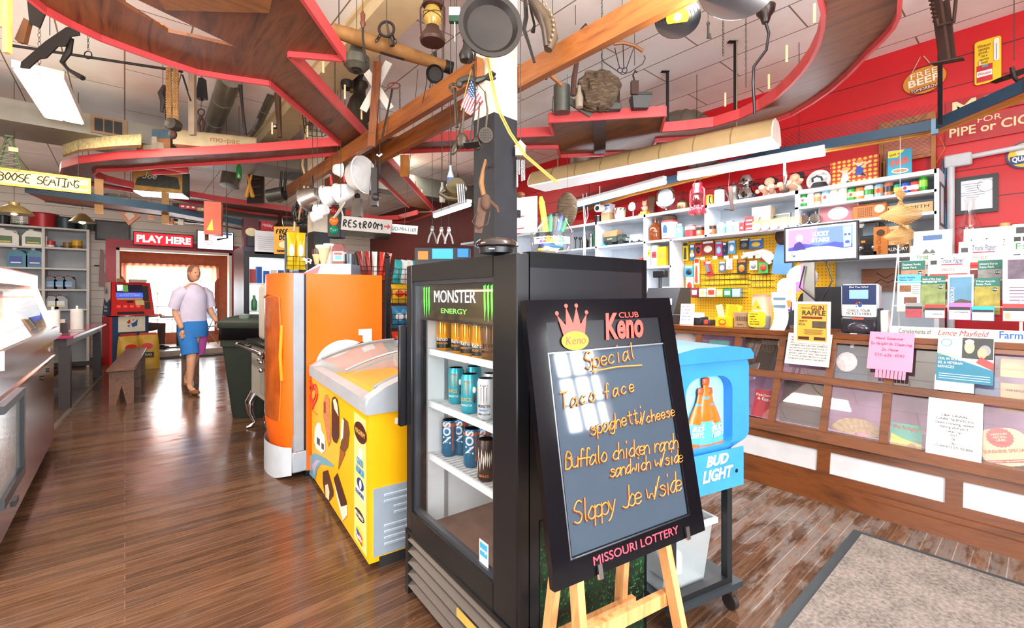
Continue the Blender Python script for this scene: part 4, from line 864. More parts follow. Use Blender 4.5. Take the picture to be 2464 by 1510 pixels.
TX(tm,'SCRATCHERS',.3,1.335,.03,WHITE,.05,w=.32);TX(tm,'Wednesday',.3,1.37,.02,WHITE,.058,w=.16)
o=TX(tm,'Tickets',0,0,.055,WHITE,sh=.2);o.rotation_euler=(0,0,R(-90));o.location=(-.016,.27,1.1);o=TX(tm,'sold here!',0,0,.04,WHITE,sh=.2);o.rotation_euler=(0,0,R(-90));o.location=(-.016,.27,1.03)
def swirl(p,x,z,s,y,face=None):
 L=[]
 for pts,c in((((-.9,.2),(-.4,.9),(-.2,.2),(-.6,-.2)),'d8342a'),(((0,.8),(.5,.9),(.2,.3)),'e8a02a'),(((.1,-.9),(.9,-.6),(1,.9),(.5,.2),(-.2,-.1)),'2a5aa8'),(((-.9,-.5),(-.3,-.3),(-.5,-.9)),'2a7ad8')):
  L.append(PG(p,'emblem',[(x+a*s,z+b_*s)for a,b_ in pts],mat(c,.4),y))
 return L
for o in swirl(tm,0,0,.085,0):o.rotation_euler=(0,0,R(-90));o.location=(-.012,.3,1.45)
swirl(tm,.33,.8,.09,.042)
S('scratch_ticket_box','flat tan box lying on top of the red ticket machine','box',B().box(-.13,.13,-.06,.06,0,.06),mat('c9b49a',.6),(.2,11.78,1.601),R(10));S('ticket_roll','small brown roll box on top of the red ticket machine','box',B().box(-.05,.05,-.05,.05,0,.07),mat('9a7a4a',.6),(-.07,11.72,1.601))
for i,(x,y,lab)in enumerate(((.05,10.62,'yellow dog food sack behind the plank bench'),(.33,10.75,'yellow dog food sack right of the other sack near the bench end'))):
 t=T('feed_sack',lab,'sack',(x,y,0),R(20-30*i),'yellow sacks by the bench');B().grid(lambda u,v:((.17-.03*v**3)*math.cos(2*PI*u)*(1-.0*v),(.1-.085*v**4)*math.sin(2*PI*u),.62*v),16,10).o('sack_body',mat('d8a83a',.45,v=.25,s=6),t);B().box(-.12,.12,-.012,.012,.615,.66).o('seam',mat('c23a22',.5),t);E2(t,'emblem',0,.42,.085,.055,mat('d8342a',.4),-.112,.004);R2(t,'print_panel',0,.26,.2,.1,mat('33281c',.5),-.112,.004);TX(t,('BEEF','CHUNX')[i],0,.24,.05,mat('e8d8b0',.5),-.116,w=.15)
# ================= things on the white wall shelf =================
RW=R(-90)
def col(px,x,z):p=PX(px,640,x);return V((x,p.y,z))
def sc(px,x):return mpp(PX(px,640,x))
def bx(name,lab,cat,loc,w,d,h,c,g=None,rz=RW,r=.5,bv=.002):
 t=T(name,lab,cat,loc,rz,g);B().box(-w/2,w/2,-d/2,d/2,0,h,bv if bv<min(w,d,h)/3 else 0).o('body',mat(c,r),t);return t
def LA(t,n,prof,m,k=1.,lab=None,ns=18):return B().lathe([(r*k,z*k)for r,z in prof],ns).o(n,m,t,lab)
TOP,MID,CAN,LOW=2.331,2.001,2.173,1.692
def at(px,x,z,w,h):
 s=sc(px,x);return col(px,x,z),w*s,h*s
def tin(px,x,z,w,h,c,c2,lab,nm='tin',cat='tin',g='tins and jars on the middle shelf',c3=None):
 p,W,H=at(px,x,z,w,h);t=T(nm,lab,cat,p,RW,g);r=W*.47
 LA(t,'body',[(r,0),(r,H)],mat(c,.35));LA(t,'rim',[(r*1.03,H-.004),(r*1.03,H+.002),(r*.9,H+.002),(r*.9,H-.003),(0,H-.003)],TIN)
 if c2:LA(t,'band',[(r*1.01,H*.62),(r*1.01,H*.9)],mat(c2,.35))
 if c3:B().ball((0,-r*.97,H*.42),(r*.45,r*.08,r*.45)).o('emblem',mat(c3,.4),t)
 return t
# -- top shelf
tin(1440,4.98,TOP,20,18,'1f2226',None,'small black round tin at the left of the top shelf',g=None)
p,W,H=at(1464,4.98,TOP,25,42);t=bx('carton_tub','white and blue lettered tub on a wooden base on the top shelf','tub',p,W,W,H*.5,'c9a27a');B().box(-W*.45,W*.45,-W*.45,W*.45,H*.5,H).o('upper_tub',mat('eef0f2',.4),t);R2(t,'band',0,H*.9,W*.9,H*.1,mat('2a5aa0',.4),-W*.45-.002);TX(t,'KRISPY',0,H*.65,H*.14,mat('2a5aa0',.4),-W*.45-.002,w=W*.7)
p,W,H=at(1492,4.98,TOP,29,28);t=T('striped_bucket','green and cream striped bucket with a red melon print on the top shelf','bucket',p,RW);LA(t,'body',[(W*.42,0),(W*.5,H),(W*.46,H),(W*.4,.01)],mat('efe8d0',.4));b=B()
for i in range(9):
 a=2*PI*i/9;b.add([(W*.43*math.cos(a+.0),W*.43*math.sin(a),.005),(W*.43*math.cos(a+.3),W*.43*math.sin(a+.3),.005),(W*.508*math.cos(a+.75),W*.508*math.sin(a+.75),H*.97),(W*.508*math.cos(a+.45),W*.508*math.sin(a+.45),H*.97)],[(0,1,2,3)])
b.o('stripes',mat('2f6a3a',.4),t);PG(t,'melon_print',[(-W*.2,H*.85),(W*.05,H*.85),(-W*.1,H*.4)],mat('d8402f',.4),-W*.5)
p,W,H=at(1524,4.98,TOP,22,40);t=T('hand_lamp','chrome round hand lamp on a short stand on the top shelf','lamp',p,RW);B().cyl((0,0,0),(0,0,.02),W*.3).cyl((0,0,0),(0,0,H*.5),.008).o('stand',STEEL,t);B().lathe([(W*.2,-.04),(W*.5,0),(W*.5,.012)],20,Mx.Translation((0,-.02,H*.7))@Mx.Rotation(R(90),4,'X')).o('reflector_bowl',CHROME,t);B().lathe([(W*.45,.013),(0,.02)],20,Mx.Translation((0,-.02,H*.7))@Mx.Rotation(R(90),4,'X')).o('lens',mat('f2f6f8',.1),t)
p,W,H=at(1552,4.97,TOP,22,42);t=T('pig_figurine','pink pig figurine with a dark cap on a yellow stepped base','figurine',p,RW);B().box(-W/2,W/2,-W/2,W/2,0,H*.14).box(-W*.36,W*.36,-W*.36,W*.36,H*.14,H*.26).o('base',mat('f2b81c',.35),t);B().ball((0,0,H*.45),(W*.34,W*.3,H*.2)).ball((0,-.01,H*.72),(W*.27,W*.27,H*.16)).ball((0,-W*.3,H*.7),(W*.1,W*.1,W*.08)).ball((-W*.2,-.01,H*.86),(W*.07,W*.05,W*.12)).ball((W*.2,-.01,H*.86),(W*.07,W*.05,W*.12)).ball((-W*.3,-W*.1,H*.5),(W*.12,W*.1,W*.1)).o('pig_body',mat('e8b09a',.4),t);B().ball((0,0,H*.9),(W*.17,W*.17,H*.06)).o('cap',BLACK,t)
p,W,H=at(1567,5.1,TOP,20,52);S('carved_board','brown carved wooden board leaning on the wall behind the pig figurine','board',B().cb((0,0,H/2),(W,.02,H),(0,R(6),0)),wood('5a3018','7a4522','z'),p,RW)
p,W,H=at(1604,4.95,TOP,52,62);t=T('headlight_lamp','large round old car headlight with white lens on the top shelf','lamp',p,RW);M=Mx.Translation((0,-.02,H*.58))@Mx.Rotation(R(90),4,'X');B().lathe([(W*.18,-.1),(W*.42,-.06),(W*.5,-.01),(W*.5,.01),(W*.43,.012)],24,M).o('shell',CHROME,t);B().lathe([(W*.44,.008),(W*.3,.02),(0,.028)],24,M).o('lens',mat('eef3f4',.12),t);B().lathe([(W*.26,.024),(W*.2,.032),(0,.034)],20,M).o('bulb',mat('fbfdff',.2),t);B().lathe([(W*.25,0),(W*.22,.02),(.02,.03),(.02,H*.15)],16).o('stand',mat('6a6460',.3,.8),t)
p,W,H=at(1643,4.97,TOP,31,46);t=T('copper_kettle','copper kettle with a dark hoop handle on the top shelf','kettle',p,RW);LA(t,'body',[(W*.46,0),(W*.5,.01),(W*.48,H*.38),(W*.3,H*.52),(W*.16,H*.56),(0,H*.57)],mat('a07a5c',.25,.8));B().tube([(-W*.22,0,H*.5),(-W*.24,0,H*.8),(0,0,H),(W*.24,0,H*.8),(W*.22,0,H*.5)],.008,6).o('handle',mat('3a2a20',.5),t);B().cyl((-W*.4,0,H*.25),(-W*.68,0,H*.42),.012,.007).o('spout',mat('a07a5c',.25,.8),t);B().ball((0,0,H*.6),.012).o('knob',BLACK,t)
p,W,H=at(1708,4.98,TOP,20,27);t=T('yellow_mug','yellow enamel mug with a dark handle on the top shelf','mug',p,RW);LA(t,'body',[(W*.46,0),(W*.46,H),(W*.42,H),(W*.4,.01)],mat('f0c23a',.3));B().tube([(W*.3,-W*.4,H*.85),(W*.3,-W*.7,H*.8),(W*.3,-W*.7,H*.3),(W*.3,-W*.4,H*.2)],.006,6).o('handle',BLACK,t)
p,W,H=at(1731,4.97,TOP,27,42);t=T('canister','tall white canister with a dark knobbed lid on the top shelf','canister',p,RW);LA(t,'body',[(W*.45,0),(W*.45,H*.82),(W*.4,H*.84)],mat('f2f2f0',.3));LA(t,'lid',[(W*.4,H*.84),(W*.42,H*.9),(W*.15,H*.92),(W*.12,H),(0,H)],mat('3a2420',.4))
p,W,H=at(1766,4.97,TOP,32,50);t=T('pewter_pot','dull pewter coffee pot beside the chrome percolator','coffee pot',p,RW);PEW=mat('9c9a92',.35,.8);LA(t,'body',[(W*.46,0),(W*.44,.02),(W*.34,H*.4),(W*.3,H*.6),(W*.34,H*.66),(W*.3,H*.8),(W*.1,H*.88),(W*.08,H*.95),(0,H)],PEW);B().tube([(W*.32,0,H*.7),(W*.62,0,H*.6),(W*.55,0,H*.2),(W*.38,0,H*.2)],.008,6).o('handle',PEW,t);B().tube([(-W*.36,0,H*.3),(-W*.55,0,H*.5),(-W*.6,0,H*.64)],[.014,.01,.007],8).o('spout',PEW,t)
p,W,H=at(1797,4.96,TOP,40,62);t=T('percolator','bulbous chrome coffee percolator with a black handle on the top shelf','coffee pot',p,RW);LA(t,'body',[(W*.36,0),(W*.38,.02),(W*.5,H*.22),(W*.4,H*.42),(W*.26,H*.5),(W*.24,H*.58),(W*.46,H*.68),(W*.46,H*.78),(W*.3,H*.95),(.0,H)],CHROME);B().tube([(W*.3,-.02,H*.55),(W*.68,-.02,H*.56),(W*.72,-.02,H*.35),(W*.45,-.02,H*.1)],.014,8).o('handle',BLACK,t);LA(t,'base',[(W*.42,0),(W*.42,.02)],BLACK)
def doll(px,lab,dress,rz):
 p,W,H=at(px,4.97,TOP,46,50);t=T('cloth_doll',lab,'doll',p,RW+rz,'dolls on the top shelf');SK=mat('eab694',.6)
 B().lathe([(.02,0),(W*.26,.01),(W*.24,H*.25),(W*.14,H*.5),(.02,H*.55)],14).ball((0,-.01,H*.72),(W*.25,W*.23,H*.22)).ball((0,-W*.24,H*.69),(.012,.012,.01)).ball((-W*.12,-W*.2,H*.66),(W*.08,W*.05,W*.07)).ball((W*.12,-W*.2,H*.66),(W*.08,W*.05,W*.07)).tube([(-W*.15,-.02,H*.45),(-W*.45,-.06,H*.3),(-W*.5,-.09,H*.25)],[.02,.018,.022],8).tube([(W*.15,-.02,H*.45),(W*.42,-.06,H*.42),(W*.5,-.08,H*.5)],[.02,.018,.022],8).tube([(-W*.12,-.05,.04),(-W*.2,-.16,.05),(-W*.22,-.2,.07)],[.026,.022,.028],8).tube([(W*.12,-.05,.04),(W*.2,-.16,.05),(W*.22,-.2,.07)],[.026,.022,.028],8).o('body',SK,t)
 B().lathe([(W*.34,.02),(W*.3,H*.22),(W*.17,H*.5),(W*.1,H*.55)],16).o('dress',mat(dress,.7),t)
 b=B().ball((0,.03,H*.78),(W*.3,W*.26,H*.24))
 for k in range(26):a=random.uniform(0,PI);q=random.uniform(-.1,1);b.ball((W*.28*math.cos(a),.02+W*.22*math.sin(a),H*(.7+.24*q)),(.02,.02,.02),6)
 b.o('yarn_hair',mat('26242a',.8),t);B().ball((-W*.1,-W*.22,H*.75),(.006,.004,.009)).ball((W*.1,-W*.22,H*.75),(.006,.004,.009)).o('eye',mat('4a3a30',.3),t)
doll(1852,'soft doll with black hair in a cream dress, left of the other doll','f0e8d4',R(12));doll(1914,'soft doll with black hair in a pale green dress, right of the other doll','dfe6d0',R(-10))
p,W,H=at(1972,5.02,TOP,50,44);t=T('enamel_pan','white round enamel pan standing on its edge on the top shelf','pan',p,RW);M=Mx.Translation((0,0,H*.5))@Mx.Rotation(R(80),4,'X');B().lathe([(0,-.03),(W*.46,-.03),(W*.48,.03),(W*.5,.032),(W*.5,.04),(W*.4,.04),(W*.38,-.02)],24,M).o('pan_body',mat('f0eee6',.25),t);B().tube([(-W*.2,-.06,H*.45),(-W*.18,-.08,H*.62),(0,-.085,H*.7),(W*.18,-.08,H*.62),(W*.2,-.06,H*.45)],.01,6).o('handle',mat('3d4a50',.4),t);B().box(-.03,.03,-.02,.02,H*.9,H*1.0).o('hanger_tab',mat('f0eee6',.25),t)
p,W,H=at(1972,4.9,TOP,50,12);S('flat_cap','black flat cap lying in front of the white enamel pan','hat',B().lathe([(W*.5,0),(W*.36,.012),(W*.28,H),(0,H*1.1)],18),mat('26262a',.6),p,RW)
p,W,H=at(2054,5.03,TOP,96,66);t=T('picture_board','patterned red and yellow board with two dancing children on the top shelf','picture',p,RW,rot=(R(-6),0,RW))
def f_pat(nt,b):
 vo=node(nt,'ShaderNodeTexVoronoi');vo.voronoi_dimensions='2D';vo.inputs['Randomness'].default_value=.15;vo.inputs['Scale'].default_value=26;nt.links.new(swz(nt,'XZY'),vo.inputs['Vector']);nt.links.new(ramp(nt,vo.outputs['Distance'],[(.15,'f2c24a'),(.3,'e8a23a'),(.42,'b8342a')]),b.inputs['Base Color'])
B().box(-W/2,W/2,-.012,.012,0,H).o('board_panel',texmat('red_yellow_pattern',f_pat,.5),t);B().box(-W/2-.004,W/2+.012,.012,.03,0,H).o('board_edge',mat('a8602a',.5),t)
for x,z,c,h_ in((-W*.18,H*.35,'f2ead8','e8b060'),(W*.12,H*.55,'3a56a8','d88a3a')):
 E2(t,'figure_print',x,z+H*.24,W*.07,H*.11,mat('f2c8a8',.5),-.014);E2(t,'figure_print',x,z+H*.31,W*.07,H*.06,mat(h_,.5),-.0145);PG(t,'figure_print',[(x-W*.1,z-H*.2),(x+W*.08,z-H*.22),(x+W*.07,z+H*.14),(x-W*.05,z+H*.14)],mat(c,.5),-.014);PG(t,'figure_print',[(x-W*.03,z+H*.12),(x-W*.15,z+H*.3),(x-W*.12,z+H*.33),(x+W*.02,z+H*.14)],mat('f2c8a8',.5),-.0143);PG(t,'figure_print',[(x+W*.03,z+H*.1),(x+W*.2,z+H*.28),(x+W*.22,z+H*.24),(x+W*.05,z+H*.04)],mat('f2c8a8',.5),-.0143);PG(t,'figure_print',[(x+W*.02,z-H*.2),(x+W*.12,z-H*.28),(x+W*.14,z-H*.24),(x+W*.06,z-H*.14)],mat('26242a',.5),-.0143)
HW(t,'Nancy Ducky',-W*.3,H*.05,H*.08,.0016,BLACK,-.014)
p,W,H=at(2163,4.93,TOP,44,60);t=bx('detergent_box','turquoise laundry powder box with big red lettering on the top shelf','box',p,W,.08,H*1.02,'2a9ab8',rz=RW+R(18));PG(t,'yellow_corner',[(-W/2,H),(W*.2,H),(-W*.1,H*.72),(-W/2,H*.72)],mat('f2d23a',.4),-.042);TX(t,'FAB',0,H*.42,H*.24,mat('e8503a',.4),-.043,sh=.1,rot=R(14),off=.003);TX(t,'SAVE 10c',-W*.18,H*.8,H*.09,BLACK,-.044,w=W*.5,rot=R(8));E2(t,'oval_print',0,H*.18,W*.36,H*.1,mat('f2e2c8',.4),-.042);E2(t,'oval_print',0,H*.18,W*.3,H*.06,mat('e8804a',.4),-.043);B().box(W/2,W/2+.001,-.02,.03,H*.25,H*.5).o('yellow_panel',mat('f2d23a',.4),t)
p,W,H=at(2182,5.16,TOP,104,150);t=T('washboard','tall wooden framed washboard with ribbed metal, standing behind the laundry box','washboard',p,RW);WD=wood('7a4a22','a86a34','z',.5);B().box(-W/2,-W/2+.03,-.02,.02,0,H).box(W/2-.03,W/2,-.02,.02,0,H).box(-W/2+.03,W/2-.03,-.015,.015,H*.32,H*.37).box(-W/2+.03,W/2-.03,-.015,.015,H*.9,H).o('frame',WD,t);b=B().box(-W/2+.03,W/2-.03,.0,.008,H*.37,H*.72)
for i in range(16):z=H*(.38+.34*i/16);b.box(-W/2+.03,W/2-.03,-.008,0,z,z+.009)
b.o('ribbed_plate',mat('b0705c',.5,.4),t);B().box(-W/2+.03,W/2-.03,-.006,.01,H*.72,H*.9).o('top_panel',wood('4a2c18','6b4020','x'),t)
p,W,H=at(2118,5.12,TOP,20,52);t=T('framed_picture','narrow wooden frame between the patterned board and the washboard','frame',p,RW);dframe(B(),-W/2,W/2,0,H,.014,-.01,.01).o('frame_rail',wood('8a5a2a','b07a3c','z'),t)
# -- cans on the right hand shelf
cans=[(1934,16,33,'2f8a3a','f2f2ee','green'),(1951,16,32,'f0efe8',None,'plain white'),(1968,16,30,'c9b8a0','d8703a','tan'),(1987,19,34,'9cc8e0','f2f2f2','pale blue'),(2007,19,33,'efe6d0',None,'cream'),(2028,20,36,'f4f2ea','d8d0c0','tall white'),(2049,18,30,'3fa04a','cfe8a0','bright green'),(2069,19,30,'e8803a','f2e2c8','orange'),(2091,20,32,'f2f4ee','2f8a3a','white and green'),(2115,20,32,'8ab0c8','e87a3a','blue and orange'),(2138,21,34,'b8705a','2a2a2c','dark multicoloured'),(2159,16,26,'2a9a7a','e8d83a','teal and yellow'),(2179,19,27,'2a5ac0','f0f2f4','blue'),(2201,19,27,'d84a4a','f2e8e0','red'),(2221,18,40,'3a9a34','8ac83a','tall green')]
for i,(px,w_,h_,c,c2,nm)in enumerate(cans):
 p,W,H=at(px,4.93,CAN,w_,h_);lab='%s can on the upper right shelf, %s'%(nm,('next to the '+cans[i-1][5]+' can')if i else 'first of the row')
 t=T('drink_can',lab,'can',p,RW,'old drink cans on the upper right shelf');r=W*.47
 LA(t,'body',[(r*.85,0),(r,.006),(r,H-.008),(r*.85,H)],mat(c,.3,.2));LA(t,'lid',[(r*.86,H),(0,H-.002)],TIN)
 if c2:LA(t,'band',[(r*1.01,H*.3),(r*1.01,H*.7)],mat(c2,.3));
 if i%3==0:B().ball((0,-r*.98,H*.5),(r*.4,r*.06,r*.5)).o('emblem',mat('d8342a' if c2!='d8342a' else 'fff',.4),t)
# -- right, lower compartments
for i,px in enumerate((1935,1962)):
 p,W,H=at(px,4.9,MID,25,30);t=T('stopwatch_clock',('round chrome clock with a crown, left of its twin','round chrome clock with a crown, right of its twin')[i],'clock',p,RW,'chrome clocks on the shelf');M=Mx.Translation((0,0,W*.5))@Mx.Rotation(R(90),4,'X');B().lathe([(W*.4,-.02),(W*.49,-.015),(W*.49,.015),(W*.43,.02)],20,M).cyl((0,0,W*.98),(0,0,H),.006).box(-.01,.01,-.006,.006,H-.006,H+.006).o('case',CHROME,t);B().lathe([(W*.43,.016),(0,.018)],20,M).o('dial',mat('e8ecee',.3),t);B().box(-.001,.001,-.0205,-.019,W*.5,W*.8).box(0,W*.2,-.0205,-.019,W*.49,W*.51).o('hand',BLACK,t)
p,W,H=at(2018,4.95,MID,80,42);t=T('tin_sign_box','flat red and silver tin box with an oval emblem on the shelf','box',p,RW);B().box(-W/2,W/2,-.02,.03,0,H,.003).o('tin_body',mat('b06a72',.4,.2,v=.2),t);dframe(B(),-W/2,W/2,0,H,.008,-.024,-.02).o('edging',STEEL,t);E2(t,'emblem',0,H*.5,W*.26,H*.36,mat('c9d2ce',.35,.3),-.022);E2(t,'emblem',0,H*.45,W*.16,H*.22,mat('e8ece8',.35),-.024)
p,W,H=at(2094,4.94,MID,66,34);t=T('leather_radio','tan leather cased transistor radio with a round dial on the shelf','radio',p,RW);B().box(-W/2,W/2,-.04,.04,0,H,.008).o('case',mat('b5692c',.45),t);b=B()
for i in range(8):
 for j in range(6):b.ell(-W*.32+i*W*.055,H*.2+j*H*.11,.0035,.0035,-.0415,-.04,6)
b.o('speaker_holes',BLACK,t);B().lathe([(H*.3,0),(H*.28,.006),(0,.007)],20,Mx.Translation((W*.3,-.041,H*.6))@Mx.Rotation(R(90),4,'X')).o('dial',mat('e8d8a8',.3),t);B().box(-W/2,W/2,-.042,-.03,H*.97,H*1.04).o('strap',mat('8a4a20',.5),t)
p,W,H=at(2181,4.94,MID,96,26);t=T('wooden_crate_sign','thin wooden plank with burnt lettering standing on the shelf','sign',p,RW);B().box(-W/2,W/2,-.02,.02,0,H).o('plank',wood('b08a58','d0a874','x'),t);TX(t,'BLACKSMITH',0,H*.5,H*.3,mat('3a2a1c',.6),-.021,w=W*.86);TX(t,'feed station',W*.1,H*.18,H*.18,mat('3a2a1c',.6),-.021,w=W*.4)
p,W,H=at(2092,4.94,LOW-.01,40,80);t=T('toy_truck_front','big black toy truck seen from its front with chrome bumper on the shelf','toy truck',p,RW);B().box(-W*.4,W*.4,-.06,.2,.0,H*.38,.006).box(-W*.5,W*.5,0,.2,H*.38,H,.006).o('cab',mat('1e2024',.3),t);B().box(-W*.3,W*.3,-.01,0,H*.6,H*.9).o('windscreen',mat('4a5a66',.1),t);b=B()
for i in range(6):b.box(-W*.25+i*W*.09,-W*.25+i*W*.09+.006,-.066,-.06,.05,H*.34)
b.box(-W*.45,W*.45,-.08,-.06,.0,.03).ball((-W*.3,-.065,H*.22),.018).ball((W*.3,-.065,H*.22),.018).o('chrome_grille',CHROME,t);B().box(-W*.4,-W*.2,-.004,0,H*.4,H*.46).o('marker_light',mat('e8782a',.3,e=.5),t);B().box(W*.2,W*.4,-.004,0,H*.4,H*.46).o('marker_light',mat('e8782a',.3,e=.5),t);B().box(-W*.5,-W*.25,-.006,0,H*.86,H*.98).o('plate',WHITE,t)
p,W,H=at(2123,4.92,LOW-.01,27,66);t=bx('orange_book','upright orange boxed book with a tree print on the shelf','book',p,W,.12,H,'c9782c');E2(t,'tree_print',0,H*.78,W*.3,H*.12,mat('4a3018',.5),-.061);TX(t,'Maple Club',0,H*.3,W*.3,mat('8a4a1c',.5),-.061,rot=R(90),w=None)
p,W,H=at(2160,4.92,LOW-.01,46,66);t=bx('borax_box','orange and black laundry powder box right of the orange book','box',p,W,.1,H,'e8b47a');R2(t,'lower_panel',0,H*.16,W,H*.32,mat('2a2220',.4),-.051);TX(t,'LAUNDRY',0,H*.1,H*.13,WHITE,-.053,w=W*.9);TX(t,'MULE',0,H*.78,H*.12,mat('d85a2a',.4),-.052,w=W*.6);TX(t,'BORAX',0,H*.58,H*.15,mat('c8342a',.4),-.052,w=W*.8)
# -- middle shelf
p,W,H=at(1484,4.98,MID,62,38);t=T('army_truck','olive toy army truck with a tan canvas cover on the middle shelf','toy truck',p,RW);OL=mat('3e4a42',.4);B().box(-W*.5,W*.12,-.06,.06,H*.22,H*.58).box(W*.14,W*.36,-.05,.05,H*.25,H*.66).box(W*.36,W*.5,-.045,.045,H*.22,H*.46).o('truck_body',OL,t);b=B().prism([(-.058*1,H*.58),(.058,H*.58),(.058,H*.8),(.03,H*.97),(-.03,H*.97),(-.058,H*.8)],-W*.5,W*.12,'yz');b.o('canvas_cover',mat('b58a5e',.7),t)
for x in(-W*.38,-W*.2,W*.32):B().cyl((x,-.065,H*.17),(x,.065,H*.17),H*.17).o('wheel',mat('23262a',.6),t)
TX(t,'U.S.ARMY',-W*.2,H*.38,H*.1,mat('e8d8a0',.5),-.061,w=W*.25);B().box(W*.5,W*.52,-.04,.04,H*.22,H*.4).o('grille',mat('c9d0d0',.3,.5),t);B().box(W*.16,W*.34,-.051,-.05,H*.48,H*.63).o('cab_window',mat('1c2226',.2),t)
p,W,H=at(1534,4.96,MID,34,21);t=T('toy_van','cream toy van parked right of the army truck','toy van',p,RW);B().prism([(-W*.5,H*.2),(W*.5,H*.2),(W*.5,H*.55),(W*.42,H*.95),(-W*.4,H),(-W*.5,H*.6)],-.045,.045).o('van_body',mat('e8e6de',.3),t);B().box(-W*.36,W*.36,-.047,-.045,H*.62,H*.88).o('windows',mat('8a9aa4',.1),t);
for x in(-W*.3,W*.3):B().cyl((x,-.048,H*.18),(x,.048,H*.18),H*.18).o('wheel',BLACK,t)
p,W,H=at(1452,4.9,MID,12,10);S('teal_bell','tiny teal bell in front of the army truck','bell',B().lathe([(W*.5,0),(W*.4,H*.3),(W*.2,H*.6),(W*.05,H*.7),(W*.05,H)],14),mat('2aa0b0',.3),p)
p,W,H=at(1577,4.95,MID,32,56);t=T('amber_jug','brown glass jug with a small loop handle on the middle shelf','jug',p,RW);LA(t,'jug_body',[(W*.44,0),(W*.48,.01),(W*.48,H*.55),(W*.36,H*.68),(W*.12,H*.8),(W*.11,H*.93)],mat('7a3a18',.08,a=.92));LA(t,'cork',[(W*.13,H*.93),(W*.13,H),(0,H)],mat('b06a4a',.5));B().tube([(W*.12,0,H*.86),(W*.28,0,H*.86),(W*.3,0,H*.7)],.006,6).o('handle',mat('4a2210',.2),t)
p,W,H=at(1611,4.95,MID,40,44);t=T('lard_pail','white lard pail with red rims and a blue figure, a basket on its lid','pail',p,RW);LA(t,'body',[(W*.44,0),(W*.49,H),(0,H)],mat('efe8dc',.4));LA(t,'rim',[(W*.495,H*.93),(W*.5,H*1.02),(W*.45,H*1.02)],mat('c8343a',.4));LA(t,'rim',[(W*.45,0),(W*.455,H*.07)],mat('c8343a',.4));PG(t,'figure_print',[(-W*.14,H*.35),(W*.1,H*.35),(W*.12,H*.6),(W*.04,H*.78),(-W*.08,H*.78),(-W*.16,H*.6)],mat('2a5a8a',.4),-W*.485,.004);HW(t,'lard',-W*.25,H*.16,H*.1,.0015,mat('c8343a',.5),-W*.475)
p2=p.copy();p2.z+=H*1.03;S('small_basket','small dark woven basket sitting on the lard pail','basket',B().lathe([(W*.42,0),(W*.45,H*.18),(W*.35,H*.26),(0,H*.28)],18).tube([(-W*.1,0,H*.2),(0,0,H*.38),(W*.1,0,H*.2)],.006,6),mat('4a3428',.8,v=.3,s=60),p2)
p,W,H=at(1636,4.95,MID,21,36);t=T('mason_jar','pale blue mason jar right of the lard pail','jar',p,RW);LA(t,'glass_body',[(W*.44,0),(W*.48,.01),(W*.48,H*.7),(W*.36,H*.82)],mat('8ac8d0',.08,a=.75));LA(t,'lid',[(W*.38,H*.82),(W*.38,H*.98),(0,H)],mat('9ab8bc',.3,.6))
tin(1661,4.95,MID,26,29,'c8343a','e8d8c8','red coffee tin with white lettering on the middle shelf')
tin(1685,4.95,MID,20,24,'e8642a','2a2220','orange and black tin with a round emblem, left of the divider',c3='f2e2c8')
tin(1713,4.95,MID,20,24,'e8642a','2a2220','orange and black tin with a round emblem, right of the divider',c3='f2e2c8')
tin(1736,4.95,MID,21,27,'8ad8d8','eef4f2','turquoise tin with a wavy band, left of its twin');tin(1757,4.95,MID,21,29,'8ad8d8','eef4f2','turquoise tin with a wavy band, right of its twin')
p,W,H=at(1774,4.95,MID,12,26);bx('small_carton','narrow white and red carton beside the turquoise tins','carton',p,W,.04,H,'efe2da')
tin(1787,4.95,MID,14,24,'d8343a',None,'small red tin between two cartons',c3='f2e2d8')
p,W,H=at(1805,4.95,MID,20,35);t=bx('red_carton','red and white striped carton left of the wooden box','carton',p,W,.05,H,'d8303a');[R2(t,'white_stripe',0,H*q,W*.7,H*.08,WHITE,-.026)for q in(.2,.5,.75)]
p,W,H=at(1837,4.99,MID,42,56);t=T('wooden_box','upright plain wooden box with handwriting on the middle shelf','box',p,RW);B().box(-W/2,W/2,-.06,.06,0,H).o('box_body',wood('b09070','cbb096','z'),t);HW(t,'Ann',-W*.1,H*.3,H*.14,.0016,BLACK,-.062,rot=R(70));R2(t,'paper_tag',-W*.3,H*.88,W*.3,H*.1,mat('e8e0d0',.6),-.062)
p,W,H=at(1878,5.0,MID,42,38);t=T('black_plaque','black framed plaque with gold lettering leaning on the shelf back','plaque',p,RW,rot=(R(-8),0,RW));B().box(-W/2,W/2,-.012,.012,0,H).o('plaque_body',mat('23282c',.3),t);dframe(B(),-W*.46,W*.46,H*.05,H*.95,.005,-.014,-.012).o('gold_line',mat('c9b25a',.3,.6),t);TX(t,'HONORED',0,H*.62,H*.14,mat('d8c46a',.4),-.014,w=W*.7);TX(t,'for service',0,H*.3,H*.12,mat('d8c46a',.4),-.014,w=W*.6)
p,W,H=at(1866,4.86,MID,104,14);t=T('tin_rack','wooden strip holding five round tins along the shelf front','rack',p,RW);B().box(-W/2,W/2,-.01,.02,H*.4,H*1.5).o('rail',wood('b98a4e','d8b070','x'),t)
for i in range(5):B().lathe([(.0,-.012),(W*.09,-.012),(W*.094,.006),(W*.08,.01)],18,Mx.Translation((-W*.39+i*W*.195,-.03,H*.3))@Mx.Rotation(R(90),4,'X')).o('round_tin',mat(('f2d8c8','f0c8b8','f2e2d0','f0d8d0','f4ece0')[i],.35),t)
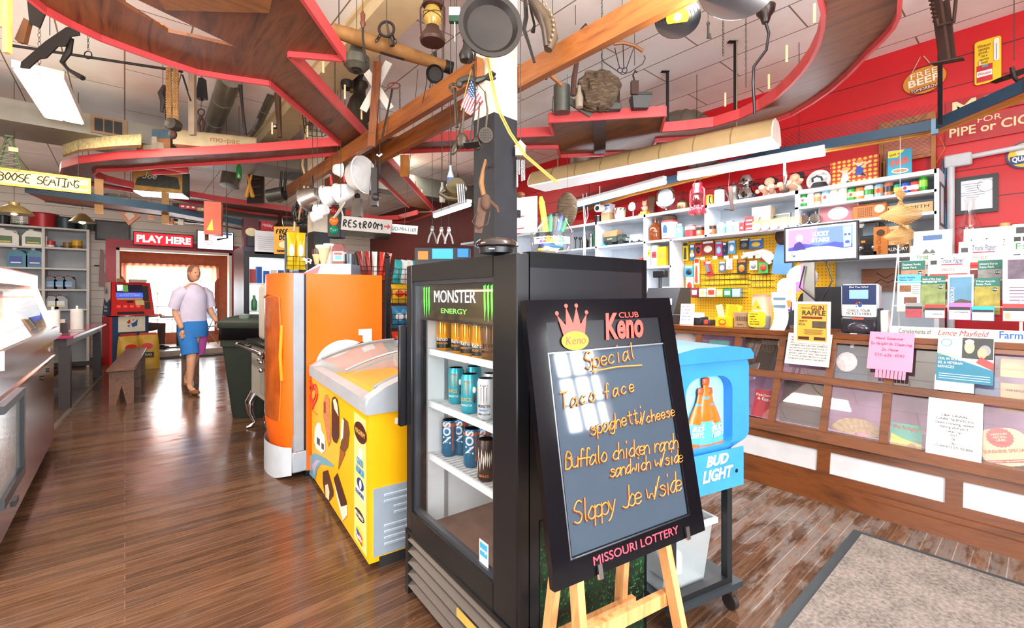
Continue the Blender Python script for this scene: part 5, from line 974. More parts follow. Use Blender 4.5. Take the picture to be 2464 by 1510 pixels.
# left bay: black telephones and bottles
for px,w_,h_,nm,lab,c,cat,pr in((1385,12,30,'candlestick_phone','black candlestick telephone at the left of the middle shelf','1c1c20','telephone',[(.5,0),(.45,.08),(.12,.12),(.1,.8),(.35,.85),(.3,1),(0,1)]),(1396,12,28,'candlestick_phone','black candlestick telephone next to the dark jug','1c1c20','telephone',[(.5,0),(.45,.08),(.12,.12),(.1,.8),(.35,.85),(.3,1),(0,1)]),(1408,16,34,'dark_jug','dark brown narrow jug on the middle shelf','2a1c18','jug',[(.45,0),(.5,.1),(.5,.5),(.2,.75),(.14,1),(0,1)]),(1422,13,33,'steel_shaker','steel cocktail shaker on the middle shelf','a8acb0','shaker',[(.4,0),(.45,.5),(.35,.8),(.42,.85),(.4,1),(0,1)]),(1431,7,42,'green_bottle','thin green glass bottle beside the divider','2f6a3a','bottle',[(.45,0),(.5,.1),(.5,.5),(.25,.7),(.22,1),(0,1)])):
 p,W,H=at(px,4.95,MID,w_,h_);S(nm,lab,cat,B().lathe([(a*W,z*H)for a,z in pr],14),mat(c,.2,.9 if 'steel' in nm else 0),p)
# boxes on the lower left shelf
for px,w_,h_,c,c2,nm,lab,tx in((1562,15,58,'b8bec4','e8d83a','sealant_box','silver and yellow packet box on the lower shelf','STOP LEAK'),(1577,15,50,'e8e4e0','d8303a','fuse_box','white and red box between the silver and yellow ones','HD'),(1595,23,46,'f2b81c','e8922a','yellow_box','bright yellow box at the right of the lower shelf',''),(1510,23,15,'d8dde0','e86a3a','battery_box','low white box at the left of the lower shelf',''),(1544,9,22,'e0402a','d8d8d8','red_bottle','small red plastic bottle on the lower shelf','')):
 p,W,H=at(px,4.93,LOW,w_,h_);t=bx(nm,lab,'bottle' if 'bottle' in nm else 'box',p,W,.06,H,c,g='goods on the lower shelf');R2(t,'label_panel',0,H*.55,W*.8,H*.3,mat(c2,.4),-.031)
 if tx:TX(t,tx,0,H*.5,H*.1,BLACK,-.033,w=W*.7)
# ================= pegboard goods =================
pegs=[(1652,605,14,44,'e8c41c','26262a','flashlight_pack','yellow and black flashlight pack at the top left of the pegboard'),(1668,607,12,38,'2a80b8','e8c41c','scissors_card','blue card with yellow scissors on the pegboard'),(1683,599,17,30,'c8342f','3a2a2c','spark_plug_pack','small red and black pack, third on the top row of the pegboard'),(1706,596,31,34,'8a2a1c','f0e4d8','jerky_pack','large red pack with a pale round emblem on the pegboard'),(1732,598,17,36,'c23a7a','9ad0ec','phone_pack','pink and blue phone accessory pack on the pegboard'),(1746,600,9,34,'26406a','3a3a44','cable_pack','dark blue narrow pack beside the pink phone pack'),(1763,594,17,32,'4a9ad0','e8ecee','charger_pack','light blue clear pack near the middle of the top row'),(1793,587,21,26,'2a2a2e','6a7078','earbud_pack','black pack right of the light blue pack on the pegboard'),(1821,586,31,24,'2a6ab8','e8c44a','lamp_pack','wide blue pack at the right of the pegboard top row'),(1660,652,22,26,'3a9ad8','26262a','battery_card','blue and black battery card at the left edge of the pegboard'),(1679,652,13,64,'e8d8b0','d8342a','lighter_pack','long red and cream lighter pack hanging low'),(1707,646,16,38,'d8303a','8a8a90','toy_car_pack','red toy car pack hanging tilted on the pegboard'),(1740,642,16,27,'5a6068','f2f2f0','bulb_pack','small grey pack with a white bulb'),(1757,635,14,26,'efefec','c8d0d8','white_bag_pack','little clear bag pack, second row middle'),(1787,642,21,36,'26282c','d87a2a','speaker_pack','black pack with an orange mark in the second row'),(1815,638,17,22,'c9ced2','8a9098','clip_pack','silver clip pack in the second row'),(1839,640,21,34,'3aa04a','d8402f','knife_pack','green red and black pack at the right of the second row'),(1662,684,18,36,'e8ecf0','c8342a','glue_pack','white glue pack at the lower left of the pegboard')]
PGX=5.1
for i,(px,py,w_,h_,c,c2,nm,lab)in enumerate(pegs):
 q=PX(px,py,PGX);s=mpp(q);W,H=w_*s,h_*s;t=T(nm,lab,'package',(PGX-.02,q.y,q.z),RW+R(random.uniform(-6,6)),'packs hung on the yellow pegboard',)
 ro=R(-18)if nm=='toy_car_pack' else 0
 B().at(Mx.Rotation(ro,4,'Y')).box(-W/2,W/2,-.006,.006,-H/2,H/2).o('card',mat(c,.4),t);b=B().at(Mx.Rotation(ro,4,'Y'))
 if 'lighter' in nm or 'flash' in nm:b.cyl((0,-.016,-H*.42),(0,-.016,H*.2),W*.22,W*.12);b.o('goods',mat(c2,.35),t)
 elif 'toy_car' in nm:b.box(-W*.3,W*.3,-.03,-.006,-H*.25,H*.25).o('goods',mat(c2,.3,.5),t)
 else:b.ball((0,-.008,-H*.1),(W*.34,.014,H*.26)).o('goods',mat(c2,.3),t)
 R2(t,'header_strip',0,H*.38,W*.8,H*.14,mat('f2f0e8' if i%2 else c2,.4),-.008)
 B().cyl((0,.05,H*.46),(0,-.05,H*.46),.003,n=6).o('peg_hook',STEEL,t)
for i,(a,b_)in enumerate(((885,285),(1020,330),(1180,320),(1325,315),(1445,310),(1635,305),(1735,305))):
 q=PX(1500+a*.1867,560+b_*.1867,5.03);t=T('price_tag','blank white price tag, number %s from the left along the pegboard'%(['one','two','three','four','five','six','seven'][i]),'price tag',q,RW,'white price tags on the pegboard');B().box(-.025,.025,-.001,.001,-.017,.017).o('tag_card',WHITE,t);B().cyl((0,.1,.012),(0,.0,.012),.002,n=6).o('peg_hook',STEEL,t)
q=PX(1823,614,5.07);s=mpp(q);t=T('driftwood','bleached white driftwood branch lying across the pegboard hooks','branch',q,RW)
B().tube([(-36*s,0,-4*s),(-24*s,0,3*s),(-6*s,0,5*s),(12*s,0,7*s),(26*s,0,0),(36*s,0,-12*s)],[.02,.034,.028,.036,.04,.028],9).tube([(8*s,0,4*s),(20*s,-.01,-8*s),(30*s,-.01,-22*s)],[.03,.03,.018],8).tube([(-20*s,0,2*s),(-34*s,0,8*s)],[.02,.012],7).o('branch_body',mat('e2dcd2',.7,v=.25,s=14),t)
def wbasket(px0,px1,py0,py1,lab):
 a=PX(px0,py0,5.05);c=PX(px1,py1,5.05);t=T('wire_basket',lab,'basket',((5.05),(a.y+c.y)/2,c.z),RW,'wire baskets on the pegboard');W=abs(a.y-c.y);H=a.z-c.z;b=B()
 n=max(6,int(W/.05))
 for i in range(n+1):x=-W/2+W*i/n;b.tube([(x,.07,0),(x,-.05,0),(x,-.05,H)],.0022,4)
 for z in(0,H*.5,H):b.tube([(-W/2,-.05,z),(W/2,-.05,z),(W/2,.07,z),(-W/2,.07,z)],.003,4,True)
 b.o('wire',mat('3a3428',.4,.5),t)
wbasket(1690,1799,661,684,'long wire basket across the lower pegboard');wbasket(1805,1858,660,690,'shorter wire basket right of the long wire basket')
wbasket(1670,1792,694,715,'sloping wire tray of small boxes at the bottom of the pegboard')
for i,(px,py,w_,h_,c,c2,lab)in enumerate(((1678,705,20,22,'8a2a3a','e8d8d8','dark red small box in the wire tray'),(1697,704,20,20,'f0eee8','d8c88a','white open box in the wire tray'),(1718,703,24,22,'f2e2c0','d8402f','cream and red box in the wire tray'),(1738,703,18,20,'f4c23a','f2f2ee','yellow and white box in the wire tray'),(1757,703,22,20,'2f8a5a','c9e8c0','green box in the wire tray'),(1778,704,22,20,'9ac8e0','e8f0f4','pale blue box in the wire tray'))):
 q=PX(px,py+h_/2,5.06);s=mpp(q);t=bx('small_box',lab,'box',(5.02,q.y,PX(1731,715,5.05).z+.004),w_*s*.86,.06,h_*s,c,'small boxes in the wire tray');R2(t,'label_panel',0,h_*s*.5,w_*s*.6,h_*s*.5,mat(c2,.4),-.031)
# ================= things on the counter =================
CT=1.066
def ca(px,x,w,h,py=770):p=PX(px,py,x);s=mpp(V((x,p.y,CT)));return V((x,p.y,CT)),w*s,h*s
p,W,H=ca(1610,4.2,108,84);t=T('cash_register','dark grey cash register with a pole display at the left of the counter','cash register',p,RW);DK=mat('33343a',.4);B().box(-W*.5,W*.5,-.16,.18,0,H*.25,.006).o('cash_drawer',mat('3b3236',.4),t);B().prism([(-.16,H*.26),(.18,H*.26),(.18,H*.98),(.06,H)][:0]or[(-.15,H*.26),(.18,H*.26),(.18,H*.98),(-.02,H*.98)],-W*.5,W*.3,'yz').o('register_body',DK,t);B().box(W*.1,W*.2,-.12,-.1,H*.5,H*.68).o('sticker',WHITE,t);B().cyl((-W*.36,.1,H*.98),(-W*.36,.1,H*1.3),.016).o('pole',DK,t);B().box(-W*.5,-W*.2,.06,.14,H*1.3,H*1.5,.006).o('pole_display',BLACK,t);B().box(-W*.2,W*.05,.02,.1,H*.985,H*1.02).o('receipt_paper',WHITE,t)
p,W,H=ca(1652,4.0,33,50);t=T('tip_sign','white card with blue handwriting standing in front of the register','sign',p,RW+R(8),None,None);t.rotation_euler=(R(-10),0,RW+R(8));B().box(-W/2,W/2,-.002,.002,0,H).o('card',WHITE,t)
for i,(s_,c)in enumerate((('Dont Be','2a4a9a'),('a Tightass','d0303a'),('Tip the','2a4a9a'),('Cashier you','2a4a9a'),('would like','2a4a9a'))):HW(t,s_,-W*.45,H*(.84-.16*i),H*.085,.001,mat(c,.5),-.003,0,.62 if len(s_)<9 else .52)
p,W,H=ca(1690,4.1,50,20);t=T('card_terminal','dark card payment terminal with a white receipt printer on the counter','payment terminal',p,RW);B().box(-W*.5,W*.1,-.06,.08,0,H*.9,.006).o('printer',mat('2c2e33',.4),t);B().box(-W*.48,W*.05,-.07,.03,H*.8,H*1.4,.006).o('paper_cover',WHITE,t);B().box(W*.12,W*.5,-.05,.06,0,H*.6,.004).o('keypad',mat('3a3c42',.4),t);B().lathe([(.008,0),(.02,0),(.02,.004),(.008,.004)],14,Mx.Translation((W*.32,-.051,H*.35))@Mx.Rotation(R(90),4,'X')).o('red_ring',mat('e84a3a',.3),t)
p,W,H=ca(1749,4.02,42,40);t=T('snack_box','bright yellow snack carton with open packets on the counter','carton',p,RW+R(-6));B().box(-W/2,W/2,-.05,.06,0,H*.55).o('carton_body',mat('f8c40c',.4),t);E2(t,'emblem',-W*.08,H*.26,W*.24,H*.17,mat('e0602a',.4),-.052);E2(t,'emblem',-W*.08,H*.27,W*.17,H*.1,mat('f8c40c',.4),-.053);TX(t,'SNACKS',-W*.08,H*.06,H*.08,mat('d8402f',.4),-.053)
for x,y,a,c in((-.04,.0,-.25,'f4e2b0'),(.0,.02,.1,'f8c82a'),(.04,0,.2,'f6b81c'),(.05,.03,.35,'f8d03a')):B().box(-.028,.028,-.006,.006,0,.14).o('packet',mat(c,.4),t,loc=(x,y,H*.35),rot=(0,a,0))
p,W,H=ca(1791,4.02,38,36);t=bx('cardboard_box','small brown cardboard box with a barcode on the counter','box',p,W,.1,H,'a88460',rz=RW+R(4));b=B()
for i in range(16):b.box(-W*.38+i*W*.045,-W*.38+i*W*.045+.001*(1+i%3),-.052,-.051,H*.42,H*.72)
b.o('barcode',BLACK,t);TX(t,'32036-1',-W*.1,H*.14,H*.1,BLACK,-.051)
p,W,H=ca(1833,4.02,44,80);t=T('tip_jar','large clear plastic jar with a yellow handwritten sign and cash inside','jar',p,RW);LA(t,'jar_body',[(W*.46,0),(W*.5,.01),(W*.5,H*.82),(W*.44,H*.9),(W*.44,H*.98)],mat('e8ecec',.1,a=.35));LA(t,'cash',[(W*.4,.005),(W*.44,H*.35),(0,H*.4)],mat('8a8a78',.7,v=.3,s=40));LA(t,'lid_ring',[(W*.46,H*.95),(W*.47,H),(W*.42,H)],mat('d89aa0',.4))
PG(t,'sign_card',[(x-.01,z+H*.27)for x,z in rr(W*.9,H*.46,.03)],mat('f8cc1c',.5),-W*.52);PG(t,'sign_card',[(-W*.35,H*.58),(W*.2,H*.56),(-W*.08,H*.86)],mat('f4bc2a',.5),-W*.53)
for i,s_ in enumerate(('A Gravity','needed','like you','any Country','Store Stuff')):HW(t,s_,-W*.42,H*(.41-.075*i),H*.042,.001,BLACK,-W*.545,.1,.6)
HW(t,'$ Go',-W*.15,H*.62,H*.05,.001,BLACK,-W*.545);
p,W,H=ca(1884,4.05,40,120);t=T('lottery_terminal','tall white rounded lottery sign on a stand behind the receipt strips','sign',p+V((.08,0,0)),RW+R(14));B().box(-.06,.06,-.02,.05,0,H*.36).o('stand',mat('3a3c44',.4),t);B().prism([(x,z)for x,z in rr(W*.98,H*.68,W*.45,6,0,H*.68)],-.02,.02).o('sign_panel',mat('f4f6f8',.3),t);dframe(B(),-W*.3,W*.3,H*.36,H*.54,.012,-.024,-.02).o('panel_frame',mat('4a3a9a',.4),t);R2(t,'lit_number',0,H*.5,W*.5,H*.14,mat('e8783a',.4,e=.6),-.026);[R2(t,'lit_number',x,H*.72,W*.22,H*.12,mat('f0a890',.4,e=.4),-.023)for x in(-W*.18,W*.18)]
p,W,H=ca(1880,3.93,32,90);t=T('receipt_strip','long curling white receipt strip hanging down to the counter','paper',p,RW);B().grid(lambda u,v:((u-.5)*W+.008*math.sin(v*5),-.03+.06*(1-v)**2*math.sin(v*3)-.06*(1-v)**3,.002+H*v),4,14).o('paper',mat('f2f4f6',.6),t);B().box(-W*.4,W*.4,-.04,-.038,H*.6,H*.66).box(-W*.4,W*.4,-.04,-.038,H*.8,H*.86).o('print',mat('6a8aa8',.5),t)
# monitor on a steel arm
def mpl(px,py,x=4.12):return PX(px,py,x)
a,b_,c_,d_=mpl(1893,545),mpl(2071,534),mpl(2066,626),mpl(1886,631);mo=(c_+d_)/2;mu=c_-d_;mW=mu.length;mH=(a-d_).length*1.0
t=T('monitor','monitor showing a blue and pink night banner, on a steel arm above the counter','monitor',mo,math.atan2(mu.y,mu.x))
B().box(-mW/2,mW/2,0,.025,0,mH,.004).o('casing',mat('23252a',.3),t);R2(t,'screen',0,mH*.5,mW*.94,mH*.9,mat('f2f4f8',.4,e=1.1),-.002)
x0=-mW*.43;x1=mW*.43
def scr(n,pts,c,e=.9,y=-.004):return PG(t,n,[(q[0]*mW,q[1]*mH)for q in pts],mat(c,.4,e=e),y)
scr('screen_picture',[(-.43,.32),(.43,.32),(.43,.9),(-.43,.9)],'5a74e0');scr('screen_picture',[(-.43,.36),(-.2,.36),(-.05,.6),(-.02,.9),(-.43,.9)],'c078e0',.9,-.0045)
scr('screen_picture',[(-.43,.32),(.43,.32),(.43,.42),(.2,.5),(0,.42),(-.2,.5),(-.43,.4)],'3a46a8',.7,-.005);scr('screen_picture',[(-.3,.32),(.3,.32),(.12,.4),(-.1,.4)],'a8e0f0',.9,-.0053);E2(t,'moon',-.27*mW,.66*mH,.05*mW,.1*mH,mat('fbeef4',.4,e=1.),-.0055);scr('screen_figure',[(-.36,.34),(-.18,.34),(-.2,.46),(-.27,.58),(-.34,.5)],'3a2f7a',.6,-.006);scr('screen_figure',[(.32,.34),(.41,.34),(.42,.88),(.31,.88)],'8aa4f0',.8,-.006);[E2(t,'carved_eye',x*mW,.66*mH,.017*mW,.03*mH,mat('3a4ab0',.4,e=.5),-.0065)for x in(.342,.39)];E2(t,'carved_mouth',.366*mW,.47*mH,.03*mW,.04*mH,mat('3a4ab0',.4,e=.5),-.0065)
TX(t,'LUCKY',.02*mW,.68*mH,.115*mH,mat('f4f6fa',.4,e=1.),-.007,w=.22*mW,off=.002);TX(t,'STARS',.02*mW,.52*mH,.115*mH,mat('f4f6fa',.4,e=1.),-.007,w=.24*mW,off=.002);TX(t,'THE BEST VIEWS IN THE GALAXY',-.1*mW,.2*mH,.035*mH,mat('8a92a0',.4),-.004,w=.33*mW);swirl(t,-.36*mW,.19*mH,.03*mW,-.005);TX(t,'DELL',0,.012,.012,mat('c0c4c8',.4),-.002)
zz_=mo.z-CT-.02
B().box(-.12,-.04,.03,.05,-zz_+.01,mH*.5).o('steel_arm',mat('a8a49e',.3,.8),t);B().box(-.2,.04,-.02,.1,-zz_-.019,-zz_+.01).o('arm_base',mat('a8a49e',.3,.8),t)
B().tube([(-.1,.0,-.03),(-.13,-.02,-.2),(-.02,-.03,-.3)],.006,6).o('cable',BLACK,t);B().tube([(.04,.03,0),(.08,.03,-.15),(0,.03,-.32),(-.15,.03,-.36)],.006,6).o('cable',BLACK,t)
t=T('office_chair','dark rounded office chair back behind the counter under the monitor','chair',(4.635,PX(2000,690,4.635).y,0),RW);B().prism([(x,z)for x,z in rr(.5,.42,.15,5,0,1.2)],-.03,.04).o('backrest',mat('24262c',.5),t);B().cyl((0,.02,.5),(0,.02,1.05),.03).o('column',BLACK,t);B().box(-.24,.24,-.19,.19,.45,.53,.02).o('seat',mat('24262c',.5),t);[B().bar((0,0,.06),(.18*math.cos(k*1.257),.18*math.sin(k*1.257),.03),.04,.03).o('foot_spoke',BLACK,t)for k in range(5)];B().cyl((0,0,.03),(0,0,.5),.025).o('gas_lift',BLACK,t)
# raffle frame leaning on the counter front
q0=hit(1912,797,(1,0,-K2),3.48+K1*.36-K2*.36-.01);
p,W,H=ca(1957,3.83,84,96,800);p=V((fx(1.0)-.03,PX(1953,800,fx(1.0)-.03).y,.985));t=T('raffle_frame','white framed orange gun raffle poster standing at the counter edge','poster',p,RW,rot=(R(-4),0,RW));W=.225;H=.305
dframe(B(),-W/2,W/2,0,H,.018,-.012,.004).o('frame',mat('ececea',.4),t);B().box(-W/2+.018,W/2-.018,-.006,.004,.018,H-.018).o('poster',mat('e8a838',.5,v=.1),t);TX(t,'GUN',.035,H*.8,.034,mat('5a2418',.5),-.008,w=.08,off=.001);TX(t,'RAFFLE',.01,H*.68,.034,mat('2a2a2a',.5),-.008,w=.145,off=.001);R2(t,'red_band',0,H*.62,.13,.016,mat('7a2a1c',.5),-.008);TX(t,'ENTER TO',-.055,H*.52,.011,BLACK,-.008,w=.05);HW(t,'Win',-.085,H*.43,.022,.0014,BLACK,-.008);R2(t,'photo',.045,H*.46,.085,.05,mat('5a4a3a',.5,v=.5,s=60),-.008);TX(t,'medical and travel',-.04,H*.84,.008,BLACK,-.008,w=.06)
for i in range(5):R2(t,'small_print',.01,H*(.33-.025*i),.12-.01*(i%3),.003,mat('5a4420',.5),-.008)
for x in(-.05,.05):R2(t,'ticket_print',x,H*.13,.07,.022,mat('4a2018',.5),-.008)
# ticket checker
p,W,H=ca(2070,4.0,75,118);t=T('ticket_checker','blue and white lottery ticket checker with a small screen on the counter','ticket checker',p,RW+R(-4));B().box(-W*.46,W*.46,-.05,.12,0,H*.32,.01).o('base',mat('26262c',.3),t);B().ball((0,-.05,H*.1),(W*.3,.02,H*.13)).o('barrel',mat('4a4650',.15,.5),t);b=B().box(-W*.5,W*.5,-.03,.06,H*.32,H*1.0,.016);b.o('housing',mat('aeb6be',.2),t);R2(t,'face_upper',0,H*.76,W*.9,H*.44,mat('1f2f5a',.35),-.032);R2(t,'face_lower',0,H*.46,W*.9,H*.24,mat('efe8da',.4),-.033);R2(t,'screen',0,H*.79,W*.5,H*.18,mat('6a8af0',.3,e=1.2),-.034);TX(t,'Did You Win?',0,H*.92,H*.035,WHITE,-.034,w=W*.5);TX(t,'CHECK YOUR',0,H*.44,H*.05,mat('1f2a4a',.4),-.035,w=W*.6);TX(t,'TICKETS HERE',0,H*.375,H*.05,mat('1f2a4a',.4),-.035,w=W*.68);swirl(t,0,H*.58,W*.1,-.036);R2(t,'scan_light',0,H*.3,W*.3,H*.03,mat('ff3a2a',.3,e=2.),-.052)
p,W,H=ca(2122,4.02,28,72);t=T('small_speaker','small black desk speaker with white side, left of the brochure rack','speaker',p,RW);B().box(-W/2,0,-.05,.05,0,H*.86,.004).o('front',mat('1f2024',.4),t);B().box(0,W/2,-.05,.05,0,H*.8,.006).o('side',WHITE,t)
# brochure rack with newspapers
rx0=PX(2140,795,3.84);t=T('brochure_rack','cream brochure and newspaper rack with Complements of lettering on its front','rack',(3.9,rx0.y,CT),RW);RL=1.15;CRM=mat('ece4d4',.45)
B().box(0,RL,-.06,-.045,-.0,.068).o('front_panel',CRM,t);B().box(0,RL,-.045,.26,0,.012).o('tray_floor',CRM,t);b=B()
for x in(0.004,RL*.5,RL-.004):b.tube([(x,-.04,.06),(x,.02,.2),(x,.2,.62),(x,.22,.01)],.004,5)
for z,y in((.2,.02),(.36,.08),(.5,.14)):b.tube([(0,y,z),(RL,y,z)],.003,5)
b.o('wire_frame',mat('e8e6e0',.4),t);TX(t,'Complements of',.125,.025,.03,BLACK,-.061,w=.155);TX(t,'Lance Mayfield',.34,.024,.034,mat('b8202c',.4),-.061,w=.22,sh=.35);TX(t,'Farmers',.57,.022,.042,mat('1f5aa8',.4),-.061,w=.15,off=.001)
rko=V((3.9,rx0.y,CT))
def rk(px,py,y):q=PX(px,py,3.9+y);return rx0.y-q.y,q.z-CT
def paper(nm,lab,cat,px0,px1,py0,py1,y,c,g,fn=None,lean=10):
 x0,z1=rk(px0,py0,y);x1,z0=rk(px1,py1,y);W=x1-x0;H=z1-z0
 o=T(nm,lab,cat,rko+V((y,-(x0+x1)/2,z0)),RW,g,rot=(R(-lean),0,RW));B().box(-W/2,W/2,0,.012,0,H).o('sheets',mat(c,.6,v=.05),o)
 if fn:fn(o,W,H)
 return o
def carrow(o,W,z,h,cs=('3a6aa8','8a3a34','2a5a4a','7a2a3a')):
 for i,c in enumerate(cs):R2(o,'photo',-W*.36+i*W*.24,z,W*.2,h,mat(c,.5,v=.4,s=50),-.002)
def np_truck(o,W,H):
 TX(o,'Truck Paper',W*.08,H*.83,H*.1,mat('1f3f7a',.5),-.002,w=W*.55,sh=.15);R2(o,'red_line',W*.08,H*.8,W*.5,H*.02,mat('c8303a',.5),-.002);R2(o,'truck_print',-W*.36,H*.85,W*.16,H*.08,mat('3a3a40',.5),-.002);TX(o,'PRIDE',0,H*.68,H*.05,mat('c85a3a',.5),-.002);R2(o,'red_banner',0,H*.58,W*.9,H*.1,mat('d8382f',.5),-.002);carrow(o,W,H*.42,H*.16);carrow(o,W,H*.22,H*.14,('c8403a','5a6a70','8a3a2a','3a4a6a'))
def np_forest(o,W,H):TX(o,'Forestry',-W*.14,H*.74,H*.09,mat('2f8a3a',.5),-.002,w=W*.36);TX(o,'Trader',W*.2,H*.74,H*.09,mat('3a3a3a',.5),-.002,w=W*.3);TX(o,'TRAX',W*.05,H*.55,H*.08,mat('1f4a8a',.5),-.002,w=W*.3);carrow(o,W,H*.36,H*.2,('a8843a','6a5a4a','b08a3a','5a6a5a'));PG(o,'mountain_print',[(-W*.2,H*.84),(-W*.1,H*.93),(-W*.02,H*.86),(W*.06,H*.92),(W*.14,H*.84)],mat('5a5a5a',.5))
def np_auction(o,W,H):TX(o,'AuctionTime.com',0,H*.74,H*.1,mat('4a2a22',.5),-.002,w=W*.72);R2(o,'red_line',0,H*.71,W*.7,H*.012,mat('a83a2a',.5),-.002);carrow(o,W*1.2,H*.52,H*.2,('4a8ab8','c89a3a','6a8a4a'))
def np_plain(o,W,H):R2(o,'black_banner',0,H*.7,W*.86,H*.09,mat('1c1c1e',.5),-.002);carrow(o,W,H*.5,H*.16,('5a8ab0','7a7a70','4a6a8a','8a8a84'));R2(o,'title_print',.0,H*.88,W*.5,H*.08,mat('4a6a9a',.5),-.002)
def np_farm(o,W,H):TX(o,'Farm',-W*.1,H*.6,H*.1,mat('2f8a3a',.5),-.002);R2(o,'truck_print',-W*.2,H*.9,W*.4,H*.1,mat('2a2a2e',.5),-.002);R2(o,'black_banner',0,H*.76,W*.9,H*.07,mat('1c1c1e',.5),-.002);carrow(o,W,H*.45,H*.14,('3a4a5a','5a5a5a','2a2a2e','4a3a3a'))
NG='newspapers in the brochure rack'
paper('newspaper','newspaper with a black banner at the back left of the rack','newspaper',2194,2288,553,700,.2,'eceae4',NG,np_plain)
paper('newspaper','forestry newspaper with green title behind the small brochures','newspaper',2186,2286,588,720,.17,'f0eee8',NG,np_forest)
paper('newspaper','auction newspaper with dark brown title at the top of the rack','newspaper',2316,2434,547,700,.2,'f2f0ec',NG,np_auction)
paper('newspaper','truck newspaper with red banner, the higher one of the two','newspaper',2304,2412,578,720,.165,'f0eeea',NG,np_truck)
paper('newspaper','truck newspaper with red banner, the lower one of the two','newspaper',2230,2332,610,740,.13,'f4f2ee',NG,np_truck)
paper('newspaper','farm newspaper cut off at the right end of the rack','newspaper',2434,2540,535,690,.2,'efece6',NG,np_farm)
def br_park(tt,sub,photo,yr):
 def f(o,W,H):
  R2(o,'green_header',0,H*.88,W,H*.24,mat('17685a',.5),-.002);TX(o,tt,-W*.44,H*.88,H*.055,WHITE,-.004,al='LEFT',w=W*.75);TX(o,sub,-W*.44,H*.8,H*.055,WHITE,-.004,al='LEFT',w=W*.6);R2(o,'cover_photo',0,H*.38,W,H*.76,mat(photo,.5,v=.45,s=22),-.002);E2(o,'year_badge',W*.3,H*.68,W*.11,W*.11,mat('1f3a2f',.5),-.004);TX(o,yr,W*.3,H*.66,H*.04,WHITE,-.005)
 return f
BG='brochures in the rack'
paper('brochure','green headed park brochure with a sunset rock photo','brochure',2166,2224,627,720,.1,'a8705a',BG,br_park('Elephant Rocks','State Park','b88468','1967'),8)
paper('brochure','green headed park brochure with a grey rocky stream photo','brochure',2352,2412,625,720,.11,'7a7a78',BG,br_park("Johnson's Shut-Ins",'State Park','8a8a88','1955'),8)
def br_cabin(o,W,H):
 R2(o,'blue_header',0,H*.88,W,H*.24,mat('5ab4d8',.5),-.002)
 for i,s_ in enumerate(('Ozark Country','Cabins, LLC')):HW(o,s_,-W*.42,H*(.9-.07*i),H*.045,.0008,mat('1f4a8a',.5),-.004,.2,.55)
 R2(o,'photo',-W*.15,H*.62,W*.5,H*.18,mat('8a5a34',.5,v=.4,s=40),-.002);R2(o,'photo',W*.08,H*.3,W*.55,H*.18,mat('7a4a34',.5,v=.4,s=40),-.002);[R2(o,'small_print',W*.3,H*(.7-.05*i),W*.3,H*.012,BLACK,-.002)for i in range(5)]
paper('brochure','pale brochure with a blue headed cabin title at the left end','brochure',2158,2214,660,750,.06,'ece8de',BG,br_cabin,6)
paper('brochure','green headed brochure with a green battlefield meadow photo','brochure',2215,2274,663,750,.06,'8a9a4a',BG,br_park('Battle of Pilot Knob','State Historic Site','8a9a5a','1968'),6)
def br_mo(o,W,H):R2(o,'cover_photo',0,H*.48,W*.86,H*.9,mat('5a8aa8',.5,v=.3,s=8),-.002);PG(o,'road_print',[(-W*.43,H*.03),(W*.43,H*.03),(W*.43,H*.3),(0,H*.36),(-W*.43,H*.22)],mat('4a4a3a',.5,v=.3,s=20),-.003);TX(o,'MISSOURI',-W*.24,H*.2,W*.16,WHITE,-.005,al='LEFT',rot=R(90))
paper('brochure','white edged brochure with a blue sky road photo','brochure',2280,2342,660,752,.05,'f2f2f0',BG,br_mo,6)
paper('brochure','green headed park brochure with a yellow autumn lake photo','brochure',2344,2406,668,756,.05,'b8a83a',BG,br_park('Montauk','State Park','a89a3a','1926'),6)
def fl_pink(o,W,H):R2(o,'photo',W*.05,H*.78,W*.8,H*.3,mat('6a5a6a',.5,v=.4,s=30),-.002);[R2(o,'small_print',0,H*(.5-.05*i),W*.6,H*.01,mat('5a4a5a',.5),-.002)for i in range(5)]
paper('flyer','lilac flyer with a grey photo at the right end of the rack','flyer',2412,2500,614,770,.03,'d8b0d0',BG,fl_pink,4)
cards=[(2178,2220,728,760,'8a8a88','c83a4a'),(2224,2274,732,762,'b03a34','f4f4f2'),(2282,2336,728,766,'e86ab0','f2f0ee'),(2338,2392,736,768,'2aa8c8','f4f4f2'),(2412,2476,730,770,'c8403a','f4f2f0')]
cl=['grey and red business cards with a flag print','brown and white business cards in the second slot','tie dye topped business cards in the third slot','turquoise topped business cards in the fourth slot','red business cards with a small portrait at the right end']
for i,(a,b_,c,d,c1,c2)in enumerate(cards):
 def f(o,W,H,c1=c1,c2=c2,i=i):
  R2(o,'card',0,H*.3,W*.94,H*.55,mat(c2,.5),-.004);R2(o,'card',0,H*.66,W*.94,H*.2,mat('26262a',.5),-.003)
  if i==1:TX(o,'CHANDLER',W*.1,H*.25,H*.13,BLACK,-.006,w=W*.55)
  if i==2:TX(o,'P.C. Land Management',0,H*.42,H*.1,BLACK,-.006,w=W*.8);
  if i==4:E2(o,'portrait',-W*.3,H*.3,W*.12,H*.2,mat('c89a7a',.5),-.006)
  if i==0:R2(o,'flag_print',0,H*.36,W*.9,H*.2,mat('a84a54',.5,v=.5,s=60),-.006)
 paper('card_stack',cl[i],'business cards',a,b_,c,d+4,-.03,c1,'business cards along the rack',f,6)
